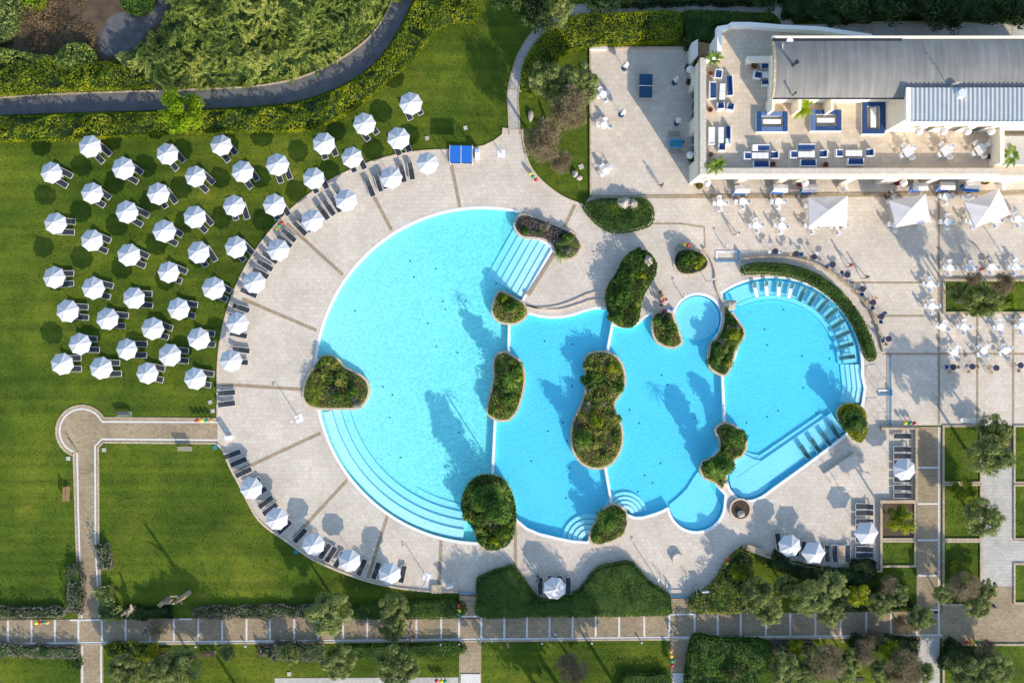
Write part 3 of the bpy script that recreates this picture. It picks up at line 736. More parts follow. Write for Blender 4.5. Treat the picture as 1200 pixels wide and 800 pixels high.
spec = { # height, material, amp, leaf size
 'A': (.75, 'f_island', .30, .17), 'B1': (1.1, 'f_island', .5, .2), 'B2': (.9, 'f_island', .5, .19), 'C': (1.3, 'f_hedge', .6, .24),
 'E': (1.0, 'f_island', .5, .18), 'F': (1.0, 'f_island', .35, .19), 'D': (1.9, 'f_hedge', .5, .22), 'K': (1.0, 'f_dark', .5, .22),
 'G': (.6, 'f_island', .3, .18), 'H': (.9, 'f_hedge', .5, .22), 'I': (.9, 'f_island', .5, .2), 'J': (1.5, 'f_lime', .5, .22), 'L': (.7, 'f_lav', .3, .16)}
gl_ = {'A': 'low green and rusty bedding plants filling the heart-shaped island', 'B1': 'olive green bedding plants filling the small round island below the stairs', 'B2': 'mixed low bedding plants filling the oval island of the first divider',
 'C': 'dense dark green shrubs filling the egg-shaped island', 'E': 'purple, rusty and green bedding plants filling the kidney-shaped island', 'F': 'dark bedding plants filling the rounded bottom planter',
 'D': 'tall clipped dark shrubs filling the bean-shaped deck planter', 'K': 'dark shrubs with red tips in the small round deck planter', 'G': 'low brownish green plants in the narrow planter by the round pool',
 'H': 'mixed green shrubs in the diamond-shaped planter', 'I': 'green and rusty plants in the S-shaped planter', 'J': 'yellow green shrubs overflowing the teardrop planter', 'L': 'greyish purple lavender filling the long planter by the stairs'}
for i, (k, (h, mt, amp, ls)) in enumerate(spec.items()):
    l = offset(ISL[k], -.42 if k not in 'JDC' else -.12)
    hedge('bedding_plants', l, h, M[mt], gl_[k], 'bedding plants', density=85, size=ls, amp=amp, f=.9, rnd=.4, base=.1, kind='stuff', seed=3.3*i)
# ================================================================== hedges and shrubs
def HP(pts, h=1.0, n=4): return sm(WL(pts, h), n)
north_hedge = [(-30,86),(0,80),(20,72),(40,72),(60,66),(90,76),(120,72),(140,76),(165,84),(176,96),(150,101),(100,102.5),(50,105),(0,109),(-30,110)]
hedge('hedge', HP(north_hedge, 1.2), 1.6, M['f_lime'], 'dense green hedge between the dry scrub and the upper side of the road', density=65, size=.26, amp=.7, f=.5, rnd=1)
south_hedge = [(-30,140),(0,137),(50,135.5),(100,133.5),(187,131.5),(245,129.5),(300,126.5),(350,121),(401,102),(442,74),(467,39),(485,5),(505,-15),(540,-10),(557,5),(556,22),(530,26),(512,32),(492,55),(470,80),(447,99),(400,134),(350,151),(300,152),(250,153),(175,156),(100,161),(40,163),(0,164),(-30,164)]
hedge('hedge', HP(south_hedge, 1.2), 1.7, M['f_lime'], 'long yellow green hedge between the road and the parasol lawn', density=70, size=.24, amp=.9, f=.5, rnd=.9)
gh = [(613,100),(612,82),(619,62),(632,44),(650,27),(675,16),(705,14),(750,12),(785,11),(798,16),(799,38),(780,46),(735,49),(695,52),(672,56),(656,64),(646,80),(634,88),(628,100),(622,110)]
hedge('hedge', HP(gh, 1.5), 1.9, M['f_lime'], 'thick lime green hedge curving inside the garden path above the games court', density=70, size=.22, amp=.22, f=.6, rnd=.7)
hedge('hedge', HP([(803,14),(815,10),(900,15),(905,24),(850,27),(838,32),(836,49),(820,52),(806,55),(802,40)], 1.5), 1.7, M['f_hedge'], 'dark green hedge between the garden path and the hotel corner', density=60, size=.22, amp=.25, rnd=.6)
hedge('hedge', HP([(684,242),(692,236),(705,233),(730,233),(752,232),(763,238),(767,250),(764,262),(750,268),(725,272),(707,267),(695,257)], .9), 1.1, M['f_hedge'], 'rounded clipped green mound with a boulder in it below the games court', density=110, size=.15, amp=.1, rnd=.9)
hedge('hedge', HP([(559,681),(566,676),(576,671),(590,667),(600,664),(608,672),(616,684),(626,697),(640,705),(672,697),(684,687),(700,668),(720,662),(740,660),(750,670),(765,685),(780,694),(786,701),(787,712),(785,721),(740,723),(690,723.5),(620,724),(562,724),(559,705)], 1.2), 1.4, M['f_hedge'], 'large dark clipped hedge with a bay for the lone parasol below the pools', density=110, size=.15, amp=.14, f=.35, rnd=1.1)
hedge('hedge', HP([(414,711),(450,709),(536,705),(538,724),(470,726),(414,725)], 1), 1.1, M['f_hedge'], 'clipped green hedge along the long walk left of the first gate', density=90, size=.16, amp=.1, rnd=.4)
hedge('hedge', HP([(405,759),(470,757),(537,755),(538,768),(470,772),(405,773)], 1), 1.0, M['f_hedge'], 'clipped green hedge on the lower side of the long walk', density=80, size=.17, amp=.12, rnd=.4)
hedge('hedge', HP([(732,792),(760,791),(784,790),(785,820),(732,820)], 1), 1.1, M['f_hedge'], 'hedge at the bottom edge of the photo left of the second side walk', density=60, size=.18, amp=.1, rnd=.4)
hedge('hedge', HP([(812,753),(840,750),(880,751),(903,756),(902,780),(890,800),(900,840),(812,840)], 1.4), 1.9, M['f_hedge'], 'dark bushy hedge right of the second side walk', density=55, size=.30, amp=1.0, f=.45, rnd=.6)
hedge('hedge', HP([(871,312),(885,308.5),(905,308),(930,311),(955,319),(975,331),(993,347),(1008,366),(1019,386),(1027,408),(1028,420),(1020,422),(1014,410),(1007,391),(996,371),(982,354),(965,340),(945,329),(920,322),(895,320),(874,320)], 1), 1.15, M['f_hedge'], 'curved clipped hedge round the upper right side of the right pool', density=110, size=.16, amp=.14, rnd=.4)
hedge('hedge', HP([(812,716),(810,706),(815,698),(830,691),(842,680),(848,668),(858,655),(872,645),(884,652),(884,672),(880,700),(872,718),(840,720)], 1.3), 1.5, M['f_island'], 'loose flowering hedge with rusty tips right of the second gate', density=75, size=.2, amp=.5, f=.5, rnd=.6)
def bush_row(pts, mat, label, h=1.0, w=9, n=3, dens=65, size=.20, amp=.7, group='shrubs along the garden walks'):
    l = rs(sm(WL(ribbon(pts, w), h*.8), 2), .5); sd_ = random.uniform(0, 50)
    l = [(x+.42*noise.noise(Vector((x*.8, y*.8, sd_))), y+.42*noise.noise(Vector((x*.8, y*.8, sd_+9)))) for x, y in l]
    hedge('shrub_row', l, h, M[mat], label, 'shrubs', density=dens, size=size, amp=amp, f=.8, rnd=.8, group=group)
bush_row([(-30,718),(20,719),(72,718)], 'f_grey', 'grey green shrub row above the far left end of the long walk', 1.0, 12)
bush_row([(84,662),(87,690),(84,720)], 'f_grey', 'grey shrub row on the left edge of the upright garden walk', 1.3, 17)
bush_row([(117,640),(120,655),(121,667)], 'f_grey', 'small grey shrub on the right edge of the upright garden walk', 1.3, 15)
bush_row([(118,688),(121,705),(123,719),(140,720)], 'f_olive', 'dark shrub at the inner corner of the two garden walks', 1.3, 17)
bush_row([(145,718),(170,719),(200,716)], 'f_dark', 'dark green shrub row round the two old tree stumps', .9, 14)
bush_row([(226,718),(265,718),(305,718)], 'f_grey', 'grey shrub row above the long walk right of the old stumps', 1.0, 13)
bush_row([(305,719),(335,717),(370,717)], 'f_grey', 'grey shrub row above the long walk reaching the first olive tree', .9, 14)
bush_row([(-30,763),(20,763),(90,765)], 'f_grey', 'grey green shrub row below the far left end of the long walk', 1.0, 13)
bush_row([(124,762),(150,763),(180,766)], 'f_lime', 'yellow green shrubs below the walk crossing', 1.2, 16)
bush_row([(318,764),(350,765),(378,764)], 'f_grey', 'grey shrubs below the long walk beside the white flowering bush', 1.2, 22)
bush_row([(302,762),(314,763),(320,770)], 'f_lav', 'pale flowering bush at the left end of the pale lower paving', .9, 14)
bush_row([(80,775),(92,778)], 'f_hedge', 'small green bush beside the lower left side walk', .8, 12)
bush_row([(905,655),(935,668),(968,675),(1000,676),(1028,672)], 'f_dark', 'dark white-flecked shrub row under the sun terrace wall', 1.0, 18)
bush_row([(1000,665),(1014,664),(1026,667)], 'f_dark', 'dark bush at the corner of the sun terrace wall', 1.4, 14)
bush_row([(985,706),(1010,702),(1045,703),(1068,700)], 'f_dark', 'dark shrub row above the long walk near its right end', 1.3, 26)
bush_row([(900,762),(930,760),(955,763)], 'f_grey', 'grey green shrubs below the long walk near the dark bushy hedge', 1.1, 17)
bush_row([(1000,756),(1030,755),(1060,758),(1078,760)], 'f_dark', 'dark shrub row below the right end of the long walk', 1.1, 18)
bush_row([(1110,768),(1125,775),(1140,785),(1150,800)], 'f_dark', 'dark bush mass in the bottom right bed', 1.6, 34)
bush_row([(920,6),(990,10),(1060,8),(1140,10),(1230,12)], 'f_dark', 'dark shrub belt behind the hotel along the top edge', 1.6, 24)
bush_row([(690,-3),(740,0),(800,-2),(900,-1)], 'f_dark', 'dark shrub belt above the garden path', 1.2, 11)
bush_row([(1148,352),(1165,356),(1190,354)], 'f_bright', 'bright lime plant beside the stump in the upper right bed', .5, 9, size=.25)
# reeds, scrub (uncountable)
def reeds(name, loop, h, dens, mat, label, L=.9, wd=.16, seed=1):
    l = HP(loop, h*.8); P = scatter(l, dens); d = edge_dist(P, l)
    n0 = hnoise(P, .26, seed)+.5*hnoise(P, .8, seed+9); ang = hnoise(P, .13, seed+40)*9+2.2
    pts = []; dirs = []
    for (x, y), nn, a, dd in zip(P, n0, ang, d):
        z = h*(.35+.65*min(1, dd/1.2))+nn*2.6
        z -= random.random()**2*1.1
        z = max(.15, z); a += random.gauss(0, .75)
        pts.append((x, y, z)); dirs.append((math.cos(a), math.sin(a), random.uniform(-.5, .25)))
    me = leaf_mesh(name, np.array(pts), L, M[mat], up=.9, aspect=wd, dirs=np.array(dirs)*1.2)
    o = link(name, me); return tag(o, label, 'reeds', None, 'stuff')
cane = [(137,66),(150,50),(172,38),(185,22),(192,0),(200,-30),(475,-30),(453,0),(443,16),(423,39),(394,62),(357,83),(300,94),(255,97),(215,99),(180,97),(165,85),(145,76)]
l = HP(cane, 2.0); T = scatter(l, 3.4); dT = edge_dist(T, l); nT = hnoise(T, .26, 1)+.4*hnoise(T, .8, 10); aT = hnoise(T, .14, 41)*7+2.3
pts = []; dirs = []
for (x, y), nn_, a0, dd in zip(T, nT, aT, dT):          # each stalk is a feathery plume of leaves
    z0 = max(.4, 2.4*(.35+.65*min(1, dd/1.2))+nn_*2.6-random.random()**2*.9); a0 += random.gauss(0, .45); L = random.uniform(.9, 1.9); up_ = random.uniform(.05, .55)
    for q in range(34):
        u = random.random(); sp = random.choice((-1, 1))*random.uniform(.2, .75); r_ = L*(u-.5)
        pts.append((x+math.cos(a0)*r_-math.sin(a0)*sp*.16, y+math.sin(a0)*r_+math.cos(a0)*sp*.16, max(.12, z0+r_*up_-.25*u*u+random.uniform(-.12, .12)))); dirs.append((math.cos(a0+sp), math.sin(a0+sp), up_-.3*u))
tag(link('cane_thicket', leaf_mesh('cane_thicket', np.array(pts), .46, M['f_cane'], up=1.0, aspect=.20, dirs=np.array(dirs)*1.6)), 'pale green cane thicket filling the inside of the road bend', 'reeds', None, 'stuff')
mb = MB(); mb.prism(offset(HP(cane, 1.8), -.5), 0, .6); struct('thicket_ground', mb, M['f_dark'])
scrub = [(-30,-30),(118,-30),(124,10),(112,30),(115,60),(60,64),(0,60),(-30,60)]
P = scatter(WL(scrub), 60); nn = hnoise(P, .3, 3); keep = nn > -.12; P = P[keep]; nn = nn[keep]
tag(link('dry_scrub', leaf_mesh('dry_scrub', np.column_stack([P, .08+np.clip(nn, 0, 1)*1.6*RNG.uniform(.1, 1, len(P))]), .28, M['f_dry'], aspect=.3)), 'dry brown scrub growing in the top left corner', 'scrub', None, 'stuff')
for k_, (lp, mt, lb, hh) in enumerate((([(-30,-20),(20,-20),(22,20),(10,40),(-5,48),(-30,45)], 'f_olive', 'dark olive bushes in the top left corner above the hedge', 1.6),
                    ([(143,-25),(178,-25),(176,2),(165,14),(148,12),(140,0)], 'f_hedge', 'dark green bush beside the dirt track at the top edge', 1.8),
                    ([(62,66),(70,56),(85,50),(100,52),(108,64),(105,78),(84,82),(66,78)], 'f_cane', 'pale feathery bush between the hedge and the dirt track', 1.9),
                    ([(135,64),(150,60),(175,70),(200,84),(208,100),(185,100),(165,88),(145,76)], 'f_olive', 'blue green bush at the lower left corner of the cane thicket', 1.9),
                    ([(-30,58),(0,56),(30,62),(60,66),(55,78),(20,80),(-30,82)], 'f_cane', 'pale bush row above the upper hedge at the left edge', 1.7),
                    ([(20,-25),(48,-25),(46,4),(34,7),(24,2)], 'f_bright', 'bright lime bush at the top edge in the left corner', 1.9))):
    hedge('wild_bush', HP(lp, hh*.7), hh, M[mt], lb, 'bush', density=60, size=.3, amp=.6, f=.5, rnd=1.1)
# verge grass along the road and rough tufts on the lawn edges
for pts, lb in (([(-30,113.5),(0,113),(60,110),(130,107.5),(200,104),(255,102),(300,99)], 'rough grass verge on the upper side of the road'),
                ([(300,99),(350,89.5),(393,70),(425,46),(447,20),(456,-5)], 'rough grass verge on the inside of the road bend')):
    l = WL(ribbon(pts, 4)); P = scatter(l, 60)
    tag(link('verge_grass', leaf_mesh('verge_grass', np.column_stack([P, RNG.uniform(.03, .25, len(P))]), .22, M['f_cane'], aspect=.25)), lb, 'grass', None, 'stuff')

# ================================================================== trees
TG = 'trees and tall shrubs of the resort garden'
olive = [tree_proto('olive_tree', 2.35, 4.8, 2.9, 'f_olive', clumps=80, per=150, leaf=.21, seed=s, clump_r=.20, hollow=.1, asp=.4) for s in (3, 8)]
bare = [tree_proto('sparse_tree', 2.15, 4.2, 2.4, 'f_pink', clumps=75, per=85, leaf=.15, twig=.36, seed=s, clump_r=.25, hollow=.1, bark='bark_pale') for s in (5,)]
dark = [tree_proto('evergreen_tree', 2.4, 6.5, 4.2, 'f_dark', clumps=42, per=130, leaf=.26, seed=21, clump_r=.3, hollow=.2)]
lime = tree_proto('lime_tree', 2.3, 5.2, 3.0, 'f_bright', clumps=34, per=140, leaf=.24, seed=12, clump_r=.28)
greeny = tree_proto('garden_tree', 2.0, 4.4, 2.6, 'f_lime', clumps=32, per=120, leaf=.22, seed=17, clump_r=.28)
slim = tree_proto('slim_conifer', .75, 7.2, 6.2, 'f_hedge', clumps=46, per=110, leaf=.2, seed=31, clump_r=.5, hollow=.0)
def tree(pr, px, py, h, label, sc=1.0, rot=None, zs=1.05):
    """px,py = where the crown is seen; stood on the ground below it"""
    hh = h*.75
    x, y, _ = W(px, py, hh)
    return pr.put((x, y, 0), random.uniform(0, 6.28) if rot is None else rot, label, TG, (sc*1.1, sc*1.1, sc*zs) if not isinstance(sc, tuple) else sc)
tree(lime, 213, 131, 5, 'bright lime tree overhanging the road and the long hedge', 1.08)
tree(olive[0], 386, 717, 4.6, 'first olive tree over the long walk, left of its twin', 1.08)
tree(olive[1], 460, 713, 4.4, 'olive crown above the long walk just left of the clipped hedge', .72)
tree(olive[1], 458, 738, 4.4, 'olive crown leaning over the long walk beside the two dark-clothed people', .68)
tree(olive[0], 396, 777, 4.6, 'olive tree below the long walk left of the round one', .85)
tree(olive[1], 466, 779, 4.6, 'round olive tree above the pale paving at the bottom', 1.05)
tree(bare[0], 671, 783, 3.6, 'pinkish half bare tree on the shaded lawn below the long walk', .85)
tree(olive[0], 888, 698, 4.6, 'greyish olive left of the pair above the long walk', .82)
tree(olive[1], 904, 716, 4.6, 'olive crown hanging over the long walk below the sun terrace', .75)
tree(olive[0], 951, 702, 5.0, 'olive tree above the long walk, left one of the close pair', .92)
tree(olive[1], 981, 690, 5.0, 'olive tree above the long walk, upper right one of the close pair', .72)
tree(olive[0], 977, 722, 5.0, 'olive crown covering the long walk below the close pair', .72)
tree(greeny, 1058, 610, 6.0, 'green tree with bare twigs beside the brown soil bed', .82, zs=1.6)
tree(olive[0], 1153, 531, 5.0, 'largest olive tree over the pale paving at the right', 1.05, zs=1.45)
tree(olive[1], 1163, 503, 4.6, 'olive crown above the largest olive by the dining terrace', .78, zs=1.5)
tree(olive[0], 1178, 524, 4.6, 'smaller olive crown touching the right side of the largest olive', .55)
tree(greeny, 1133, 574, 4.0, 'fresh green tree below the largest olive', .72)
tree(olive[1], 1155, 606, 5.0, 'greyish olive over the pale paving below the fresh green tree', .95)
tree(greeny, 1127, 667, 2.8, 'small lime green tree in the third right hand bed', .5)
tree(bare[0], 1131, 688, 3.6, 'pinkish bare tree below the small lime tree', .8)
tree(olive[1], 1150, 712, 4.0, 'sparse olive leaning over the brown paving', .62)
tree(olive[0], 1164, 694, 4.0, 'small olive at the lower end of the pale paving', .5)
tree(olive[1], 1085, 727, 4.0, 'sparse olive over the crossing of the long walk', .62)
tree(bare[0], 1062, 735, 3.4, 'reddish twiggy tree over the long walk near the crossing', .55)
tree(bare[0], 970, 775, 3.6, 'pinkish twiggy tree below the long walk beside its olive neighbour', .95)
tree(olive[0], 990, 784, 3.6, 'olive beside the pinkish twiggy tree near the bottom edge', .72)
tree(bare[0], 1058, 782, 3.6, 'large pinkish twiggy tree near the bottom right side walk', 1.0)
tree(olive[1], 1036, 790, 3.6, 'olive at the bottom edge left of the large twiggy tree', .6)
tree(olive[0], 1085, 792, 3.8, 'olive at the bottom edge over the pale side walk', .6)
tree(bare[0], 1160, 765, 3.4, 'reddish twiggy tree at the edge of the bottom right bed', .6)
tree(olive[0], 1137, 790, 4.2, 'olive in the bottom right bed', .85)
tree(olive[1], 212, 783, 4.6, 'olive tree below the brown bench on the lower left', 1.0)
tree(olive[0], 183, 790, 4.4, 'olive at the bottom edge between its two neighbours', .8)
tree(olive[1], 143, 789, 4.4, 'leftmost olive at the bottom edge beside the side walk', .85)
tree(greeny, 176, 765, 2.6, 'lime bush tree below the walk crossing', .42)
tree(olive[0], 265, 766, 2.6, 'small olive between the right bench and the walk lamp', .42)
tree(olive[1], 1140, 352, 5.0, 'big dark olive in the upper right bed', .82, zs=2.0)
tree(olive[0], 1125, 341, 4.6, 'dark olive crown on the left of the upper right bed', .5, zs=2.0)
tree(bare[0], 1172, 333, 3.8, 'pinkish bare tree in the upper right bed', .62, zs=1.9)
tree(bare[0], 1150, 326, 3.8, 'brownish twiggy crown over the table row at the bed', .42)
tree(olive[1], 643, 93, 5.2, 'grey green tree beside the thick lime hedge', .92, zs=1.3)
tree(olive[0], 678, 98, 5.2, 'olive tree at the left edge of the games court', 1.0, zs=1.15)
tree(bare[0], 667, 132, 4.6, 'pinkish bare tree left of the games court', 1.05, zs=1.6)
tree(bare[0], 636, 170, 4.6, 'pinkish bare tree with pale trunk on the court garden lawn', 1.05, zs=1.7)
tree(bare[0], 659, 188, 4.2, 'small pale bare tree below the one with the pale trunk', .6)
tree(olive[0], 648, 8, 6.0, 'pale olive above the bend of the garden path', 1.0, zs=1.4)
tree(dark[0], 628, 20, 6.5, 'dark evergreen at the lawn edge above the garden path', .9, zs=1.5)
tree(dark[0], 708, -4, 6.0, 'dark evergreen at the top edge above the garden path', .8)
tree(dark[0], 600, -20, 8, 'dark evergreen just above the shaded corner of the lawn', 1.2, zs=1.2)
tree(dark[0], 985, 8, 6, 'leftmost dark evergreen behind the hotel roof', 1.1)
tree(dark[0], 1030, 6, 6, 'dark evergreen behind the hotel, second from the left', 1.1)
tree(dark[0], 1112, 12, 6, 'grey tinged dark evergreen behind the hotel', .9)
tree(dark[0], 1175, 8, 6, 'rightmost dark evergreen behind the hotel', 1.2, zs=1.0)
tree(dark[0], 905, -8, 5, 'dark evergreen at the end of the garden path', .8)
tree(slim, 583, 600, 7.2, 'tall slim conifer on the egg-shaped island', (1.8, 1.8, 1.12))
tree(slim, 570, 586, 5.5, 'shorter slim conifer on the egg-shaped island', (2.2, 2.2, .8))
tree(slim, 846, 545, 4.5, 'slim dark conifer on the lower lobe of the S-shaped planter', (1.7, 1.7, .70)); tree(slim, 866, 513, 3.5, 'slim dark conifer on the upper lobe of the S-shaped planter', (1.3, 1.3, .55))
tree(slim, 597, 447, 4.5, 'slim dark conifer in the middle of the oval island', (1.5, 1.5, .66)); tree(slim, 684, 514, 3.2, 'dark conifer at the lower left of the kidney-shaped island', (1.3, 1.3, .48)); tree(slim, 713, 612, 3.2, 'dark conifer behind the spiky tufts of the rounded bottom planter', (1.6, 1.6, .46))
tree(slim, 1000, 494, 3, 'leafy column in the middle of the teardrop planter', (1.7, 1.7, .45))
for x, y, s, lb in ((650, 860, 1.6, 'tall evergreen beyond the bottom edge below the shaded lawn'), (740, 845, 1.4, 'tall evergreen beyond the bottom edge near the second side walk'), (270, 850, 1.3, 'tall evergreen beyond the bottom edge below the right bench'), (700, 895, 1.7, 'tallest evergreen beyond the bottom edge')):
    tree(dark[0], x, y, 8, lb, s)
# shrubs growing on the planters
shr = tree_proto('shrub', .9, 1.7, 1.5, 'f_hedge', 'shrub', clumps=14, per=90, leaf=.2, tr=.05, seed=41, clump_r=.4, hollow=.0)
shl = tree_proto('shrub', .8, 1.5, 1.3, 'f_lime', 'shrub', clumps=13, per=90, leaf=.2, tr=.05, seed=42, clump_r=.4, hollow=.0)
SG = 'shrubs standing out of the planters'
def shrub(pr, px, py, lb, s=1.0): x, y, _ = W(px, py, 1.3); pr.put((x, y, .1), random.uniform(0, 6), lb, SG, s)
for a_ in ((shr, 729, 352, 'dark shrub at the lower left of the bean-shaped planter', 1.5), (shr, 722, 368, 'dark shrub at the lower tip of the bean-shaped planter', 1.25), (shl, 750, 325, 'yellow tipped shrub in the middle of the bean-shaped planter', 1.2), (shl, 745, 362, 'small lime shrub near the lower edge of the bean-shaped planter', .7),
           (shr, 735, 325, 'dark shrub at the centre of the bean-shaped planter', 1.4), (shr, 752, 300, 'clipped shrub beside the stone in the bean-shaped planter', 1.2),
           (shl, 820, 307, 'bright shrub on the right of the small round deck planter', 1.05), (shr, 806, 304, 'dark shrub in the middle of the small round deck planter', 1.1), (shr, 708, 508, 'dark purple shrub low on the kidney-shaped island', .8),
           (shl, 718, 430, 'fresh green shrub near the top of the kidney-shaped island', 1.0), (shl, 698, 492, 'rusty green shrub at the waist of the kidney-shaped island', 1.3), (shr, 690, 445, 'dark shrub on the upper left of the kidney-shaped island', 1.1),
           (shr, 600, 358, 'green shrub on the small round island below the stairs', 1.2), (shl, 590, 350, 'yellowish shrub at the top of the small round island', .9), (shr, 567, 605, 'dark shrub on the left of the egg-shaped island', 1.3),
           (shl, 590, 625, 'lime shrub on the lower right of the egg-shaped island', 1.3), (shl, 580, 635, 'lime shrub at the bottom of the egg-shaped island', 1.0), (shr, 560, 575, 'dark shrub at the upper left of the egg-shaped island', 1.2),
           (shl, 1000, 487, 'yellowish shrub at the top of the teardrop planter', 1.0), (shl, 1004, 507, 'yellowish shrub at the bottom of the teardrop planter', 1.0), (shr, 836, 548, 'green shrub on the lower lobe of the S-shaped planter', 1.5),
           (shr, 862, 515, 'green shrub on the upper lobe of the S-shaped planter', 1.2), (shr, 843, 415, 'dark shrub on the lower left of the diamond-shaped planter', 1.1), (shl, 858, 392, 'lime shrub on the right corner of the diamond-shaped planter', 1.2),
           (shr, 593, 470, 'dark shrub low on the oval island', 1.0), (shl, 606, 440, 'olive shrub on the right side of the oval island', 1.0), (shr, 700, 624, 'dark shrub on the rounded bottom planter', 1.1)):
    shrub(*a_)

SHORT = {'A': 'on the heart-shaped island', 'B1': 'on the small round island below the entry stairs', 'L': 'in the lavender planter by the entry stairs', 'B2': 'on the oval island', 'C': 'on the egg-shaped island', 'E': 'on the kidney-shaped island', 'F': 'on the rounded bottom planter', 'D': 'in the bean-shaped deck planter', 'K': 'in the small round deck planter', 'G': 'in the narrow planter by the round pool', 'H': 'in the diamond-shaped planter', 'I': 'in the S-shaped planter', 'J': 'in the teardrop planter'}
rg_ = random.Random(77); lowc = tree_proto('low_shrub', .55, .9, .8, 'f_island', 'shrub', clumps=9, per=55, leaf=.17, tr=.03, seed=51, clump_r=.45, hollow=0); lowd = tree_proto('low_shrub', .55, .95, .85, 'f_hedge', 'shrub', clumps=9, per=55, leaf=.17, tr=.03, seed=52, clump_r=.45, hollow=0); lowg = tree_proto('low_shrub', .5, .9, .8, 'f_grey', 'shrub', clumps=9, per=50, leaf=.15, tr=.03, seed=53, clump_r=.45, hollow=0)
for k_, cnt in (('A', 13), ('B1', 4), ('B2', 10), ('C', 14), ('E', 26), ('F', 8), ('D', 14), ('K', 6), ('G', 6), ('H', 9), ('I', 10), ('J', 5), ('L', 8)):
    l = offset(ISL[k_], -.55); a_ = np.array(l); c0 = 0
    while c0 < cnt:
        x, y = rg_.uniform(a_[:, 0].min(), a_[:, 0].max()), rg_.uniform(a_[:, 1].min(), a_[:, 1].max())
        if not inside((x, y), l): continue
        rg_.choice((lowc, lowd, lowd, lowg)).put((x, y, .1+(.55 if k_ in 'CD' else .0)), rg_.uniform(0, 6), 'low shrub clump '+SHORT[k_], 'low shrub clumps in: '+isl_label[k_], rg_.uniform(.9, 1.6)); c0 += 1
# palms and spiky plants
def palm_proto(name, n, L, h, seed, wide=.16, droop=.5, mat='f_palm', cat='palm'):
    rg = random.Random(seed); t = thing(name, 'palm', cat)
    mb = MB(); mb.tube([(0, 0, -.05), (.03, 0, h*.5), (0, 0, h)], .09 if h > 1 else .06, 7, .07)
    part('trunk', mb, M['bark'], t, True)
    for i in range(n):
        a = 2*PI*i/n+rg.uniform(-.25, .25); l = L*rg.uniform(.75, 1.1); up = rg.uniform(.25, 1.0); f = MB()
        pts = []
        for k in range(7):
            u = k/6; pts.append(Vector((math.cos(a)*l*u, math.sin(a)*l*u, h+l*(up*u-(up*.6+droop)*u*u))))
        sd = Vector((-math.sin(a), math.cos(a), 0))
        for k in range(6):
            for sgn in (-1, 1):
                for j2 in range(2):
                    u = (k+j2*.5)/6; p = pts[k].lerp(pts[k+1], j2*.5); ww = wide*l*math.sin(PI*min(.97, u*.85+.12))
                    q = p+sd*sgn*ww+(pts[k+1]-pts[k])*.8+Vector((0, 0, -.1*ww)); nx = p.lerp(pts[k+1], .42)
                    f.add([tuple(p), tuple(q), tuple(nx)], [(0, 1, 2)])
        part('frond', f, M[mat], t)
    return Proto(t)
palm = palm_proto('fan_palm', 15, 1.3, 3.6, 2)
lowp = palm_proto('low_palm', 16, .95, .35, 5, .2, .5)
banana = palm_proto('banana_plant', 8, 1.25, .9, 9, .22, .35, 'f_bright', 'banana plant')
PG = 'palms and spiky plants of the planters'
def plant(pr, px, py, h, lb, s=1.0, base=.1):
    x, y, _ = W(px, py, base+h); return pr.put((x, y, base), random.uniform(0, 6), lb, PG, s)
for a_ in ((palm, 598, 444, 3.6, 'fan palm rising from the middle of the oval island', (.9, .9, 1.25)), (palm, 837, 553, 3.6, 'fan palm on the lower lobe of the S-shaped planter', (1.0, 1.0, 1.2)),
           (palm, 866, 512, 3.6, 'fan palm on the right of the S-shaped planter', .8), (palm, 683, 520, 3.4, 'fan palm on the lower left of the kidney-shaped island', .8), (palm, 590, 574, 3.6, 'fan palm at the top of the egg-shaped island', (1, 1, 1.4)),
           (lowp, 665, 287, .6, 'large yucca at the end of the lavender planter', 1.7), (lowp, 658, 297, .6, 'smaller yucca at the lower tip of the lavender planter', 1.1), (lowp, 589, 427, .5, 'pale spiky plant at the top of the oval island', 1.0), (lowp, 593, 476, .5, 'spiky plant at the bottom of the oval island', .9),
           (lowp, 717, 612, 2.2, 'yellow green spiky tuft on the rounded bottom planter', 1.5), (lowp, 706, 606, 1.2, 'smaller spiky tuft at the top of the rounded bottom planter', 1.1), (banana, 370, 459, 1.0, 'banana plant on the left of the heart-shaped island', 1.1),
           (banana, 369, 470, .6, 'yellowing banana plant at the lower left of the heart-shaped island', .6), (banana, 577, 590, 1.2, 'banana plant near the centre of the egg-shaped island', 1.1), (banana, 592, 608, 1.2, 'banana plant on the right of the egg-shaped island', 1.1),
           (banana, 582, 612, 1.2, 'banana plant low on the egg-shaped island', .9), (lowp, 862, 386, .8, 'spiky plant at the top right of the diamond-shaped planter', 1.2), (lowp, 852, 398, .8, 'spiky plant in the middle of the diamond-shaped planter', 1.2),
           (lowp, 864, 402, .8, 'spiky plant on the right of the diamond-shaped planter', 1.0), (lowp, 840, 426, .4, 'pale spiky plant at the lower tip of the diamond-shaped planter', .9), (lowp, 858, 520, .4, 'spiky plant on the waist of the S-shaped planter', 1.0),
           (lowp, 719, 432, .5, 'pale spiky plant at the top of the kidney-shaped island', 1.0), (lowp, 806, 315, .4, 'spiky plant low in the small round deck planter', .7), (banana, 721, 243, 1.1, 'banana plant beside the boulder on the clipped mound', .85),
           (lowp, 1176, 357, .5, 'bright spiky plant in the upper right bed', 1.1), (lowp, 266, 766, .9, 'spiky plant beside the right bench on the lower left', 1.0)):
    plant(*a_)
